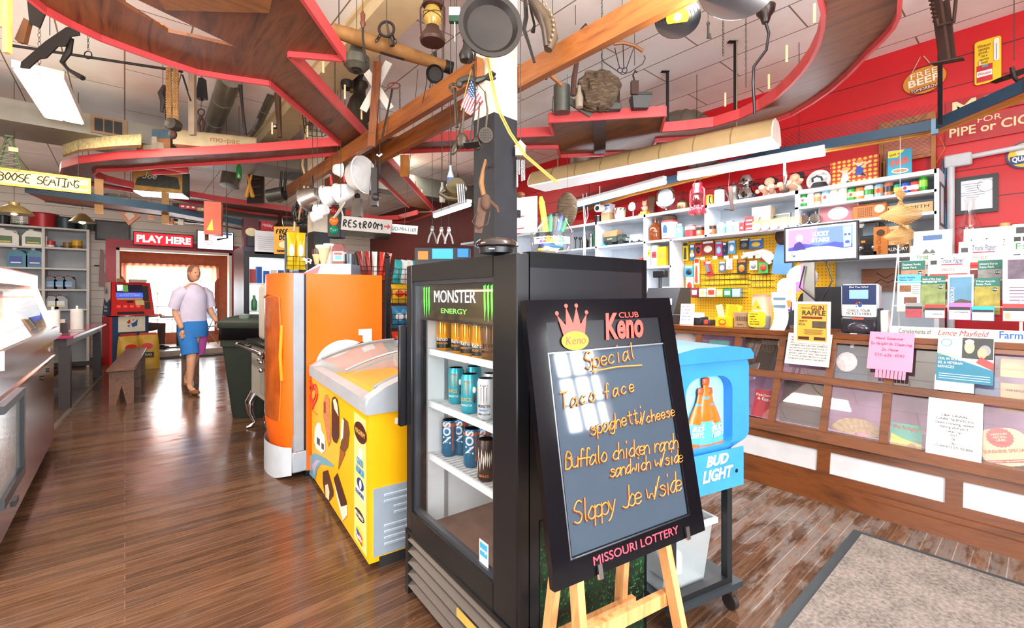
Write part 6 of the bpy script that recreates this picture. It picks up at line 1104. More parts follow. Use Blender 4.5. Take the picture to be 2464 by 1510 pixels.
# ================= notes taped on the counter front =================
def front(px,py,out=.012):return hit(px,py,(1,0,-K2),3.48+K1*.36-K2*.36-out)
tilt=math.atan(K2)
def note(nm,lab,px0,px1,py0,py1,c,fn,out=.014,rollz=0):
 a=front(px0,py0,out);b_=front(px1,py0,out);d=front(px0,py1,out);W=abs(a.y-b_.y);H=(a-d).length
 o=T(nm,lab,'notice',(a+d)/2*0+V((d.x,(a.y+b_.y)/2,d.z)),RW,None,rot=(-tilt,rollz,RW));B().box(-W/2,W/2,0,.0015,0,H).o('paper',mat(c,.6,v=.03),o);fn(o,W,H);return o
def n_story(o,W,H):
 for i in range(9):TX(o,('THIS IS A STORY ABOUT FOUR PEOPLE','NAMED EVERYBODY SOMEBODY ANYBODY','AND NOBODY THERE WAS A JOB','EVERYBODY WAS SURE THAT SOMEBODY','ANYBODY COULD HAVE DONE IT','BUT NOBODY DID SOMEBODY GOT','ANGRY ABOUT THAT BECAUSE','IT WAS EVERYBODYS JOB','NOBODY DID WHAT ANYBODY')[i],0,H*(.84-.085*i),H*.045,mat('3a3a3a',.6),-.002,w=W*.86)
note('story_notice','cream sheet densely printed in small capitals, under the raffle frame',1898,2004,800,874,'e6ded0',n_story,.026)
def n_pink(o,W,H):
 for i,s_ in enumerate(('Need Someone','To HelpWith Cleaning','In Home','573-626-4503')):HW(o,s_,-W*(.36,.47,.2,.35)[i],H*(.8-.15*i),H*.075,.0011,mat('b83a58',.6),-.002,.12,(.62,.55,.66,.66)[i])
 for i in range(8):R2(o,'tear_strip',-W*.26+i*W*.085,-H*.1,W*.07,H*.22,mat('f284a0',.6),.0)
note('pink_notice','bright pink handwritten cleaning help note with tear off strips',2094,2202,797,886,'f587a4',n_pink,.03)
def n_care(o,W,H):
 PG(o,'blue_panel',[(-W/2,0),(W/2,0),(W/2,H*.3),(-W/2,H*.62)],mat('17708a',.5));R2(o,'photo',W*.22,H*.76,W*.54,H*.46,mat('2a302c',.5,v=.3),-.002);E2(o,'portrait',W*.08,H*.78,W*.09,H*.14,mat('d8a888',.5),-.004);E2(o,'portrait',W*.08,H*.9,W*.08,H*.05,mat('e8e8e8',.5),-.0045);E2(o,'portrait',W*.3,H*.66,W*.08,H*.12,mat('c89a7a',.5),-.004);E2(o,'portrait',W*.35,H*.72,W*.1,H*.12,mat('8a8a90',.5),-.0038);PG(o,'red_ribbon',[(W*.2,H*.45),(W/2,H*.3),(W/2,H*.46),(W*.28,H*.58)],mat('9a3a3a',.5),-.0045);B().ring(-W*.34,H*.86,W*.1,W*.1,W*.015,-.002,-.001).o('emblem',mat('2a7a9a',.5),o)
 for i,(s_,c)in enumerate((('EXPERTS OF','a8d04a'),('CDS, IN HOME,','f4f4f4'),('ISS, & VETERAN','f4f4f4'),('SERVICES','f4f4f4'))):TX(o,s_,-W*.48,H*(.56-.09*i),H*.055,mat(c,.5),-.003,al='LEFT',w=W*(.36,.42,.44,.3)[i])
 for i in range(3):R2(o,'small_print',0,H*(.16-.05*i),W*.9,H*.012,mat('cfe4ea',.5),-.003)
note('care_flyer','blue and white care services flyer with a photo of an older couple',2258,2393,808,914,'f2f2f0',n_care,.03)
def n_tear(o,W,H):[R2(o,'tear_strip',-W*.45+i*W*.09,H*.5,W*.002,H,mat('8a8a8a',.6),-.002)for i in range(11)]
note('tear_off_strips','fringe of white tear off strips below the care flyer',2250,2345,900,936,'efefee',n_tear,.012)
def n_lawn(o,W,H):
 for i,s_ in enumerate(('L&K LAWN','CARE SERVICES','Lawn mowing, weed','eating and yard','clean up','TEXT','OR','CALL','573-604-4173/573-705-8006')):TX(o,s_,0,H*(.7-.068*i),H*.042,BLACK,-.002,w=W*(.46,.68,.68,.5,.28,.14,.08,.12,.7)[i])
note('lawn_notice','white sheet advertising lawn care with typed lines and a phone number',2235,2367,955,1090,'f6f6f6',n_lawn,.014)
# ================= things shown inside the counter =================
def inside(px,py,dp=.07):return hit(px,py,(1,0,-K2),3.48+K1*.36-K2*.36+dp)
def icard(nm,lab,cat,px0,px1,py0,py1,c,fn=None,dp=.07):
 a=inside(px0,py0,dp);b_=inside(px1,py0,dp);d=inside(px0,py1,dp);W=abs(a.y-b_.y);H=(a-d).length;o=T(nm,lab,cat,V((d.x,(a.y+b_.y)/2,d.z)),RW,'keepsakes behind the counter glass',rot=(-tilt,0,RW));B().box(-W/2,W/2,0,.006,0,H).o('board',mat(c,.6,v=.15),o)
 if fn:fn(o,W,H)
 return o
icard('reward_poster','dark brown aged poster with faint lettering behind an upper pane','poster',1797,1876,800,888,'3a2c24',lambda o,W,H:(TX(o,'$500',0,H*.74,H*.2,mat('5a4a3c',.7),-.002,w=W*.7),TX(o,'REWARD',0,H*.5,H*.2,mat('5a4a3c',.7),-.002,w=W*.8)))
icard('blank_card','white lined notebook page in the pane by the blue bin','card',1630,1682,786,838,'e4dcd4',lambda o,W,H:(E2(o,'star_print',W*.32,H*.75,.012,.012,BLACK,-.002)))
icard('ice_cream_picture','dark blue ice cream picture with red script, left of the pink note','picture',2012,2098,800,916,'39485e',lambda o,W,H:(HW(o,'Hand',-W*.4,H*.78,H*.13,.004,mat('c8404a',.5),-.003),B().ball((-W*.1,-.006,H*.4),(W*.3,.008,H*.2)).o('scoop_print',mat('e0d0d4',.6,v=.3,s=30),o),PG(o,'light_print',[(-W*.1,H),(W*.1,H),(W*.04,H*.7),(-W*.04,H*.7)],mat('d8e0e8',.5))))
icard('dark_blind','dark brown board behind the pane right of the pink note','board',2160,2300,828,948,'2a1f1b')
icard('dark_blind','dark slate drawing board behind the second row pane','board',1888,1986,914,1028,'4a3f44',lambda o,W,H:PG(o,'chalk_print',[(W*.1,H*.6),(W*.3,H*.75),(W*.32,H*.55)],mat('8a8288',.6)))
icard('cookery_booklet','small red booklet with cream lettering beside the blue bin','booklet',1818,1862,935,1000,'b83240',lambda o,W,H:(TX(o,'Peaches',0,H*.76,H*.1,WHITE,-.002,w=W*.8),TX(o,'& Egg',0,H*.62,H*.1,WHITE,-.002,w=W*.6)))
icard('blue_booklet','slate blue ration booklet behind the glass at the right','booklet',2324,2405,900,966,'4a5a80',lambda o,W,H:TX(o,'RATION',W*.15,H*.15,H*.1,mat('9aa4c0',.5),-.002))
icard('tan_envelope','tan printed ration envelope at the right edge of the counter glass','envelope',2408,2475,920,985,'c0946a',lambda o,W,H:TX(o,'WAR RATION',W*.05,H*.7,H*.1,BLACK,-.002,w=W*.7))
icard('stamp_sheet','sheet of tan stamps behind the upper right pane','stamps',2408,2475,862,905,'b8a078')
icard('story_book','green picture book with a tree and lion, beside the lawn notice','book',2146,2222,1014,1080,'3a9a8a',lambda o,W,H:(HW(o,'the hungry lion',-W*.45,H*.8,H*.13,.002,mat('d84a3a',.5),-.003,.1,.55),PG(o,'ground_print',[(-W/2,0),(W/2,0),(W/2,H*.35),(-W*.1,H*.45),(-W/2,H*.6)],mat('d8c04a',.5)),E2(o,'lion_print',W*.2,H*.22,W*.14,H*.12,mat('b87a2a',.5),-.003)))
icard('blue_card','thin blue green card at the bottom of the upper pane near the register','card',1708,1755,816,845,'2a8a8a')
a=inside(2060,1050,.08);t=T('folding_fan','open pleated tan folding fan behind the lower counter pane','fan',a,RW,'keepsakes behind the counter glass',rot=(-tilt,0,RW));b=B()
for i in range(16):t0=PI*(.08+.84*i/16);t1=PI*(.08+.84*(i+1)/16);b.add([(.03*math.cos(t0),0,.02*math.sin(t0)),(.15*math.cos(t0),-.004*(i%2),.12*math.sin(t0)),(.15*math.cos(t1),-.004*((i+1)%2),.12*math.sin(t1)),(.03*math.cos(t1),0,.02*math.sin(t1))],[(0,1,2,3)])
b.o('pleats',mat('b89a78',.7,v=.3,s=40),t,smooth=False);B().ball((.03,-.006,.02),(.03,.008,.015)).o('flower_print',mat('d88aa0',.6),t)
a=inside(2415,1075,.05);t=T('paddle_fan','cream cardboard paddle fan with a red railway seal at the right edge','fan',a,RW,'keepsakes behind the counter glass',rot=(-tilt,R(-18),RW));PG(t,'paddle',[(x,z)for x,z in rr(.2,.2,.07)],mat('d8c09a',.6),-.002);b=[]
PG(t,'red_seal',[((.055 if k%2 else .05)*math.cos(2*PI*k/40),.05+(.055 if k%2 else .05)*math.sin(2*PI*k/40))for k in range(40)],mat('c8403a',.5),-.004)
for i,s_ in enumerate(('MISSOURI','PACIFIC','LINES')):TX(t,s_,0,.062-.016*i,.011,mat('f2e2c8',.5),-.006)
TX(t,'SUNSHINE SPECIAL',0,-.03,.018,mat('b8342f',.5),-.004,w=.17);R2(t,'red_strip',0,-.075,.18,.016,mat('b8342f',.5),-.004);TX(t,'COMPLETELY AIR-CONDITIONED',0,-.079,.008,WHITE,-.006,w=.16);B().box(-.012,.012,-.001,.004,-.2,-.1).o('stick',mat('b07a4a',.5),t)
# ================= things hanging from and standing on the overhead shelves =================
CZ=-YAW
def hg(nm,lab,cat,px,py,d,g=None,rz=0,cord=None,cm=None):
 p=PD(px,py,d);t=T(nm,lab,cat,p,CZ+rz,g);t['_']=0;del t['_']
 k=d/FPX
 if cord is not None:B().cyl((0,0,cord*k),(0,0,HCEIL-p.z),.0025,n=5).o('cord',cm or mat('3a332c',.6),t)
 return t,k
def pp(k,pts,cx=0,cy=0):return[((x-cx)*k,(cy-y)*k)for x,y in pts]
WOODD=wood('3a2112','5f381c','z',.5,4)
t,k=hg('cleaver','iron meat cleaver with a riveted wooden handle hanging at the top left','cleaver',80,45,2.7,cord=20)
B().prism(pp(k,[(65,-15),(112,28),(96,68),(72,57)],80,45),-.004,.004).o('blade',IRON,t);B().prism(pp(k,[(62,45),(74,56),(62,105),(48,104),(40,96)],80,45),-.012,.012).o('handle',wood('4a2c18','6e4526','z'),t)
t,k=hg('hay_knife','broad black serrated hay knife hanging over the left ceiling light','blade',120,115,3.1,cord=30)
B().prism(pp(k,[(190,62),(192,85),(172,88),(158,112),(140,112),(112,140),(95,142),(70,165),(50,163),(52,150),(110,100),(160,66)],120,115),-.004,.004).o('blade',IRON,t)
t,k=hg('sickle','small black bent sickle with a curved handle beside the hay knife','sickle',170,140,3.15,cord=40)
B().tube([(a,0,b_)for a,b_ in pp(k,[(172,92),(165,125),(149,150),(165,168),(200,188)],170,140)],[.014,.02,.014,.012,.018],7).o('sickle_body',IRON,t)
t,k=hg('chain_ring','short doubled chain ending in an iron ring at the upper left','chain',212,110,3.4)
b=B();chain(b,(0,0,-10*k),(0,0,HCEIL-PD(212,110,3.4).z));b.o('chain_links',IRON,t);B().tube([(9*k*math.cos(a),0,-22*k+9*k*math.sin(a))for a in[PI*q/8 for q in range(16)]],.004,5,True).o('ring',IRON,t)
t,k=hg('wash_rack','pale yellow wooden washboard frame hanging at the far upper left corner','washboard',8,50,2.5,cord=60)
YW=wood('b98a3c','e2bd6a','z');B().box(3*k,16*k,-.012,.012,-78*k,70*k).box(-34*k,-22*k,-.012,.012,-78*k,70*k).box(-22*k,3*k,-.008,.008,-15*k,-5*k).o('frame',YW,t);b=B()
for i in range(10):b.cyl((-22*k,0,(0+7*i)*k),(3*k,0,(0+7*i)*k),.008,n=6)
b.o('ribs',YW,t)
# -- left fluorescent fixture
c4=[PZ(*q,3.02)for q in((30,166),(152,192),(206,303),(104,284))];fo=sum(c4,V((0,0,0)))/4;fx_=(c4[1]-c4[0]+c4[2]-c4[3])/2;fy_=(c4[3]-c4[0]+c4[2]-c4[1])/2
rzf=math.atan2(fx_.y,fx_.x);a_=fx_.length/2;b2=fy_.length/2
t=T('ceiling_light','bright twin tube fluorescent ceiling light at the upper left, hung on chains','ceiling light',fo,rzf);sk=fy_.dot(fx_.normalized())
n2=V((-math.sin(rzf),math.cos(rzf),0));b2=fy_.dot(n2)/2;a2=sk/2
B().add([(-a_-a2,-b2,.01),(a_-a2,-b2,.01),(a_+a2,b2,.01),(-a_+a2,b2,.01),(-a_-a2,-b2,.07),(a_-a2,-b2,.07),(a_+a2,b2,.07),(-a_+a2,b2,.07)],[(3,2,1,0),(4,5,6,7),(0,1,5,4),(1,2,6,5),(2,3,7,6),(3,0,4,7)]).o('housing',mat('e8e6e0',.5),t);LT=mat('fff6e6',.4,e=11.)
for s_ in(-.5,.5):B().hull([(s_*a_-a2*.94-a_*.4,-b2*.95,0),(s_*a_-a2*.94+a_*.4,-b2*.95,0),(s_*a_+a2*.94+a_*.4,b2*.95,0),(s_*a_+a2*.94-a_*.4,b2*.95,0)],(0,0,.009)).o('lit_panel',LT,t)
for y,dx in((-b2*.9,-a2),(b2*.9,a2)):
 b=B();chain(b,(dx,y,.07),(dx,y,HCEIL-fo.z),.02,.002);b.o('chain',IRON,t)
# -- pipes and ducts under the ceiling
GAL=mat('8d8778',.35,.75,v=.2)
def duct(lab,a,b_,r,m=GAL,nm='round_duct'):
 t=T(nm,lab,'duct',a);v=V(b_)-V(a);B().cyl((0,0,0),v,r,n=24).o('duct_pipe',m,t)
 for q in(.25,.55,.85):B().cyl(v*q,v*(q+.012),r*1.03,n=24).o('duct_seam',m,t)
 return t
pA=PD(556,185,4.4);pB=PZ(497,345,pA.z);duct('galvanised round air duct running under the ceiling, left of its twin',pA,pB,.1)
pA=PD(655,205,4.9);pB=PZ(592,345,pA.z);duct('galvanised round air duct under the ceiling, right of its twin',pA,pB,.11)
S('iron_pipe','thin black iron pipe running across the left part of the ceiling','pipe',B().cyl((0,0,0),PZ(440,172,3.3)-PZ(20,108,3.3),.011),IRON,PZ(20,108,3.3))
Y_=6.4;t=T('air_duct','long grey rectangular air duct with a wooden vent grille under the left ceiling','duct',(0,Y_,3.0));B().box(-3.1,2.6,0,.7,0,.21).o('duct_box',mat('8b8678',.5,.3),t)
va=PY(218,272,Y_);vb=PY(306,326,Y_);B().box(va.x,vb.x,-.02,0,.02,.2).o('vent_frame',mat('8a6a44',.5),t);b=B()
for i in range(3):w3=(vb.x-va.x-.06)/3;b.box(va.x+.03+i*w3,va.x+.02+(i+1)*w3,-.024,-.018,.045,.175)
b.o('vent_opening',mat('1c1a18',.6),t);ba=PD(700,400,8);t=duct('fat grey air duct crossing high in front of the back wall',(0.6,9.4,2.72),(4.4,9.4,2.72),.16,mat('77736a',.4,.6));
pA=PD(570,345,7.6);duct('upright brown tinted stove pipe behind the far shelf',pA,pA+V((-.12,-.1,-.75)),.14)
# boxed cream beam along the ceiling
S('ceiling_beam','cream boxed beam running along the ceiling beside the log pole','beam',B().box(-.14,.14,-3.2,5,-.14,0).box(-.17,.17,-3.2,5,-.03,0),mat('ddc596',.6),(PZ(860,70,3.4).x+.12,PZ(860,70,3.4).y+1,HCEIL-.001))
# -- big pan on the post etc.
t,k=hg('round_pan','big dark round griddle pan hanging on the cream post top','pan',1180,64,2.35,rz=R(10),cord=75)
M=Mx.Rotation(R(90),4,'X');B().lathe([(0,-.02),(52*k,-.02),(60*k,-.016),(70*k,.008),(77*k,.01),(77*k,.018),(66*k,.016),(55*k,-.01),(0,-.012)][::-1],40,M).o('pan_body',mat('2d2724',.45,.5,v=.3,s=6),t)
t,k=hg('barn_lantern','rusty barn lantern with a yellowed glass chimney hanging left of the pan','lantern',1041,60,2.75,cord=62)
RU=mat('4a2f28',.5,.5,v=.25);LA(t,'font',[(20*k,-45*k),(29*k,-43*k),(31*k,-36*k),(26*k,-24*k),(16*k,-10*k),(15*k,-4*k)],RU);LA(t,'globe',[(15*k,-4*k),(22*k,8*k),(23*k,24*k),(17*k,40*k)],mat('b8923c',.1,a=.6));LA(t,'cap',[(17*k,40*k),(24*k,44*k),(22*k,58*k),(12*k,66*k),(0,68*k)],RU)
for s_ in(-1,1):B().tube([(s_*26*k,0,-36*k),(s_*29*k,0,0),(s_*29*k,0,40*k),(s_*20*k,0,56*k)],.006,6).o('side_tube',RU,t);B().tube([(22*k*math.cos(a),22*k*math.sin(a)-2*k,20*k+s_*6*k*math.cos(a))for a in[PI*q/8 for q in range(16)]],.0022,4,True).o('wire_guard',IRON,t)
t,k=hg('tin_thermometer','small white tin thermometer box with a green base by the lantern','thermometer',1094,35,2.8,cord=18);B().box(-13*k,13*k,-.01,.02,-4*k,16*k).o('upper_box',mat('e8e2cc',.5),t);B().box(-13*k,13*k,-.012,.022,-18*k,-4*k).o('lower_box',mat('1f4a38',.5),t);B().cyl((0,0,-18*k),(0,0,-66*k),.004).o('tube',mat('c9c4b8',.4),t)
# log pole
a=PD(800,72,2.95);b_=PD(1086,164,3.25);t=T('log_pole','long rough yellowish log pole with iron end fittings hanging under the ceiling','pole',a);v=b_-a
B().tube([v*q for q in(0,.2,.4,.6,.8,1)],[.042,.05,.05,.046,.04,.036],12).o('log',mat('9a6a34',.75,v=.35,s=14),t);B().cyl(v*.94,v*1.01,.044,n=14).o('end_iron',IRON,t);B().bar(v*.38+V((0,0,-.045)),v*.58+V((0,0,-.042)),.03,.01).o('iron_plate',RUST,t)
for q in(.05,.93):B().cyl(v*q,v*q+V((0,0,HCEIL-a.z-v.z*q)),.003,n=5).o('cord',IRON,t)
t,k=hg('iron_shackle','large iron ring with chain links and small tool hanging above the log pole','shackle',930,70,2.95,cord=18);B().tube([(18*k*math.cos(a),0,18*k*math.sin(a))for a in[2*PI*q/20 for q in range(20)]],.009,7,True).o('ring',IRON,t);b=B();chain(b,(-15*k,0,-14*k),(-25*k,0,-30*k),.02,.004);chain(b,(15*k,0,-14*k),(22*k,0,-34*k),.02,.004);b.o('links',IRON,t);B().tube([(0,0,18*k),(4*k,.02,-10*k),(12*k,.02,-36*k)],[.008,.01,.018],7).o('bar',mat('4a4238',.5,.4),t)
t,k=hg('soldering_iron','small turned wood handled iron tool on a hook at the upper centre','tool',873,55,2.9,cord=20);B().lathe([(.004,30*k),(6*k,20*k),(5*k,5*k),(7*k,-2*k),(3*k,-12*k)],12).o('handle',mat('6a3420',.5),t);B().tube([(0,0,-12*k),(0,0,-35*k),(3*k,0,-60*k),(8*k,0,-95*k)],.007,6).o('shank',IRON,t)
t,k=hg('grey_bell','dull grey metal bell shaped drum hanging under the log pole','bell',858,140,3.1,cord=30);LA(t,'bell_body',[(0,-28*k),(20*k,-30*k),(30*k,-18*k),(30*k,2*k),(18*k,14*k),(14*k,28*k),(0,30*k)],mat('5c594c',.45,.5,v=.2));LA(t,'mouth',[(12*k,-31*k),(8*k,-34*k),(0,-30*k)],IRON)
t,k=hg('crossing_sign','white model railroad crossbuck on a brown wooden post standing on the shelf','sign',905,250,3.9);
CB=mat('ebe6da',.5)
for s_,dy in((1,0),(-1,-.012)):B().at(Mx.Translation((0,dy,(250-208)*k))@Mx.Rotation(R(28*s_ if s_>0 else-33),4,'Y')).box(-9*k,9*k,-.006,.006,-66*k,66*k).o('cross_board',CB,t)
B().at(Mx.Rotation(R(4),4,'Y')).box(-9*k,9*k,-.05,-.02,-106*k,96*k).o('post',wood('5a2c12','8a4a20','z'),t);B().tube([(-20*k,-.02,-50*k),(20*k,-.03,-55*k),(-22*k,-.05,-72*k),(25*k,-.05,-78*k)],.003,5).o('wire',mat('3f6a4a',.5),t)
t,k=hg('milk_can','old dark metal milk can hanging behind the track shelf near the white crossbuck','milk can',865,262,4.6,cord=60);LA(t,'can_body',[(24*k,-60*k),(29*k,-56*k),(29*k,0),(22*k,22*k),(14*k,34*k),(14*k,48*k),(20*k,56*k),(20*k,62*k),(0,60*k)],mat('4f453a',.45,.5,v=.25));B().tube([(14*k,0,30*k),(24*k,0,28*k),(25*k,0,14*k)],.006,5).o('handle',IRON,t)
t,k=hg('oil_cans','small dark oil can with a spout hanging left of the milk can','oil can',836,198,4.3,cord=20);LA(t,'can_body',[(13*k,-16*k),(15*k,0),(8*k,10*k),(3*k,14*k)],IRON);B().tube([(0,0,12*k),(-6*k,0,22*k),(-14*k,0,28*k)],[.02,.014,.008],8).o('spout',IRON,t);B().cyl((10*k,0,-24*k),(10*k,0,-14*k),.02,.012).o('brass_nozzle',mat('a8803a',.3,.8),t)
t,k=hg('jug_kettle','dark iron water kettle hanging behind the crossbuck','kettle',856,180,4.45,cord=22);B().ball((0,0,0),(18*k,14*k,16*k)).o('body',IRON,t);B().tube([(14*k,0,0),(24*k,0,8*k),(26*k,0,14*k)],[.02,.014,.01],7).o('spout',IRON,t);B().tube([(-12*k,0,14*k),(0,0,28*k),(12*k,0,14*k)],.005,5).o('handle',IRON,t)
t,k=hg('thin_chain','short dark chain hanging between the shelf arm and the milk can','chain',806,210,3.9);b=B();chain(b,(0,0,-25*k),(0,0,HCEIL-PD(806,210,3.9).z));b.o('chain_links',IRON,t)
t,k=hg('hay_hook','long iron hook with an oval red handle hanging right of the crossbuck','hook',942,250,3.7);B().tube([(15*k*math.cos(a)+6*k,0,44*k+7*k*math.sin(a))for a in[2*PI*q/16 for q in range(16)]],.006,6,True).o('handle',mat('7a3a34',.5),t);B().tube([(2*k,0,36*k),(-3*k,0,10*k),(-16*k,0,-50*k),(-22*k,0,-80*k)],.008,6).o('shank',IRON,t);b=B();chain(b,(20*k,0,48*k),(20*k,0,-30*k),.014,.002);b.o('chain',IRON,t)
t,k=hg('skillet','small black iron skillet hanging by its handle in the upper centre','skillet',1047,178,3.2,cord=50);B().lathe([(0,-.012),(17*k,-.012),(21*k,.016),(21*k,.022),(16*k,-.006)],20,Mx.Rotation(R(115),4,'X')).o('pan_body',IRON,t);B().bar((0,0,14*k),(0,-.01,52*k),9*k,.01,(0,1,0)).o('handle',IRON,t);B().tube([(-20*k,0,5*k),(-20*k,0,-20*k),(-30*k,0,-70*k)],.003,5).o('wire',IRON,t)
t,k=hg('box_grater','black tin grater with a loop handle hanging below the skillet','grater',1040,225,3.3,rz=R(15),cord=30);B().hull([(-16*k,0,-22*k),(8*k,0,-22*k),(16*k,0,14*k),(-6*k,0,14*k)],(0,.03,0)).o('grater_body',IRON,t);B().tube([(-6*k,0,14*k),(-4*k,0,26*k),(14*k,0,26*k),(16*k,0,14*k)],.004,5).o('handle',IRON,t);b=B();[b.ball((-10*k+5*k*i+3*k*j/4,-.002,-16*k+8*k*j),(.006,.004,.006),6)for i in range(4)for j in range(4)];b.o('teeth',STEEL,t)
t,k=hg('gourd_horn','black gourd shaped powder horn hanging at the left edge of the post','horn',1122,125,2.7,cord=30);B().lathe([(0,-27*k),(15*k,-22*k),(18*k,-8*k),(10*k,8*k),(7*k,20*k),(9*k,28*k),(0,30*k)],16).o('gourd',mat('26211f',.35),t);B().tube([(12*k,0,8*k),(22*k,0,0),(20*k,0,-18*k),(8*k,0,-22*k)],.008,6).o('handle',IRON,t)
# flag
t,k=hg('small_flag','small American stick flag hanging on the left side of the post','flag',1136,236,2.55)
q=[(1122,188),(1163,246),(1128,280),(1109,258)];u0=V((0,0,0));P=pp(k,[(1134,190),(1163,245),(1133,280),(1109,256)],1136,236)
def fl(u,v):a=V((P[0][0],0,P[0][1])).lerp(V((P[1][0],0,P[1][1])),u);c=V((P[3][0],0,P[3][1])).lerp(V((P[2][0],0,P[2][1])),u);w_=a.lerp(c,v);w_.y=.012*math.sin(u*6+v*5);return w_
for i in range(13):B().grid(lambda u,v,i=i:fl((i+u)/13,v),1,8).o('red_stripe' if i%2==0 else 'white_stripe',mat('c8343c' if i%2==0 else 'f2ece0',.7,v=0),t)
B().grid(lambda u,v:fl(u*.54,v*.45)+V((0,-.002,0)),6,6).o('blue_canton',mat('2c4a78',.7,v=0),t);b=B()
for i in range(5):
 for j in range(4):c=fl(.05+i*.11,.06+j*.11);b.ell(c.x,c.z,.0032,.0032,c.y-.004,c.y-.003,6)
b.o('stars',WHITE,t);a=fl(0,0);c=fl(0,1);B().cyl(a+V((0,0,.05)),V((P[3][0],0,P[3][1]-.02)),.003,n=6).o('stick',mat('b08a4a',.5),t)
# coat hook and kitchen utensils on the post
t,k=hg('horse_hook','cast iron coat hook rail with curled hooks on the post','hook rail',1148,196,2.6);B().tube([(-40*k,0,2*k),(-20*k,-.01,6*k),(0,0,2*k),(22*k,0,10*k),(36*k,-.02,18*k),(42*k,-.03,10*k)],[.018,.022,.02,.014,.01,.012],8).tube([(20*k,0,8*k),(34*k,-.03,-2*k),(44*k,-.03,4*k)],[.01,.009,.012],7).ball((-42*k,0,-4*k),(.022,.018,.03)).o('hook_body',mat('4a463e',.45,.6),t)
def utensil(nm,lab,cat,px,py,d,fn):
 t,k=hg(nm,lab,cat,px,py,d,'kitchen tools on the post');fn(t,k);z=max(v[2]for c in kids(t)for v in c.bound_box);q=PD(1148,200,2.6)-t.location;q.rotate(Euler((0,0,-CZ)));B().cyl((0,0,z-.01),q,.002,n=5).o('wire_loop',IRON,t);return t
UT=mat('4c433a',.4,.7)
utensil('wrench','old iron wrench hanging on wire left of the utensils','wrench',1093,255,2.65,lambda t,k:(B().tube([(0,0,42*k),(2*k,0,20*k),(6*k,0,-52*k)],[.014,.009,.011],7).o('shaft',UT,t),B().tube([(9*k*math.cos(a)-2*k,0,44*k+9*k*math.sin(a))for a in[PI*(.2+1.6*q/10)for q in range(11)]],.008,6).o('jaw',UT,t)))
utensil('ladle','long iron ladle with a round bowl, left of the utensil cluster','ladle',1112,335,2.55,lambda t,k:(B().tube([(4*k,0,75*k),(0,0,20*k),(-1*k,0,8*k)],.006,6).o('handle',UT,t),B().ball((0,0,-4*k),(15*k,.02,20*k)).o('bowl',UT,t)))
utensil('large_spoon','large dark serving spoon tilted at the lower left of the utensils','spoon',1096,355,2.58,lambda t,k:(B().tube([(14*k,0,60*k),(4*k,0,15*k)],.005,6).o('handle',UT,t),B().at(Mx.Rotation(R(25),4,'Y')).ball((0,0,0),(8*k,.01,20*k)).o('bowl',UT,t)))
utensil('turner','iron turner with a square black blade in front of the utensils','turner',1135,345,2.5,lambda t,k:(B().tube([(4*k,0,190*k),(10*k,-.01,100*k),(-4*k,0,0)],.006,6).o('handle',IRON,t),B().hull([(-20*k,-.02,-3*k),(16*k,-.02,2*k),(20*k,.03,-4*k),(-14*k,.03,-10*k)],(0,0,.004)).o('blade',IRON,t)))
utensil('round_spoon','round bowled iron spoon between the turner and the skimmer','spoon',1148,345,2.55,lambda t,k:(B().tube([(6*k,0,100*k),(0,0,15*k)],.005,6).o('handle',UT,t),B().ball((0,0,0),(13*k,.018,18*k)).o('bowl',UT,t)))
def skim(t,k):
 B().tube([(-2*k,0,105*k),(4*k,0,60*k),(0,0,14*k)],.006,6).o('handle',UT,t);B().ell(0,0,17*k,19*k,-.004,.004).o('disc',UT,t);b=B()
 for i in range(-2,3):
  for j in range(-2,3):
   if i*i+j*j<6:b.ell(i*5.5*k,j*6*k,2*k,2*k,-.0055,-.004,8)
 b.o('holes',BLACK,t)
utensil('skimmer','round perforated iron skimmer at the right of the utensils','skimmer',1169,325,2.52,skim)
t,k=hg('leather_tack','shrivelled brown leather horse tack hanging on the lower post','leather strap',1162,490,2.66);LE=mat('5a3a28',.7,v=.3,s=20);B().tube([(6*k,0,104*k),(0,0,80*k),(-4*k,0,50*k),(2*k,0,20*k)],[.008,.01,.016,.014],7).cyl((6*k,-.01,104*k),(6*k,.16,104*k),.006).o('upper_strap',mat('8a6038',.7),t);B().hull([(-10*k,-.01,14*k),(14*k,-.01,14*k),(-2*k,-.015,-72*k),(-20*k,-.015,-70*k)],(0,.012,0)).ball((8*k,-.02,2*k),(.03,.02,.05)).tube([(10*k,-.02,10*k),(34*k,-.01,-10*k),(38*k,-.01,-22*k)],[.012,.01,.006],6).o('strap',LE,t);B().tube([(-12*k,-.02,-20*k),(-25*k,-.02,-45*k),(-10*k,-.02,-60*k),(12*k,-.02,-50*k),(18*k,-.02,-20*k)],.004,5).o('buckle',RUST,t)
# yellow cord from post to marker jar
pts=[PD(1170,140,2.55),PD(1195,260,2.5),PD(1225,320,2.45),PD(1262,375,2.35),PD(1338,440,2.2)]
S('electric_cable','thin yellow electric cord draped from the post to the right','cord',B().tube([p-pts[0]for p in pts],.004,6).tube([p-pts[0]+V((.012,0,.006))for p in pts],.004,6),mat('d8b04a',.5),pts[0])
t,k=hg('wind_chime','small tin house wind chime with hanging tubes at the right of the post','wind chime',1252,375,2.85,cord=38);B().box(-12*k,12*k,-.02,.02,0,22*k).o('house_body',mat('c9c4a8',.5),t);B().prism([(-15*k,20*k),(15*k,20*k),(0,36*k)],-.024,.024).o('roof',mat('d8c49a',.5),t);
for x,l in((-8,75),(-3,45),(4,60),(9,58)):B().cyl((x*k,0,-10*k),(x*k,0,-l*k),.006).o('chime_tube',STEEL,t);B().cyl((x*k,0,0),(x*k,0,-10*k),.0015,n=4).o('thread',IRON,t)
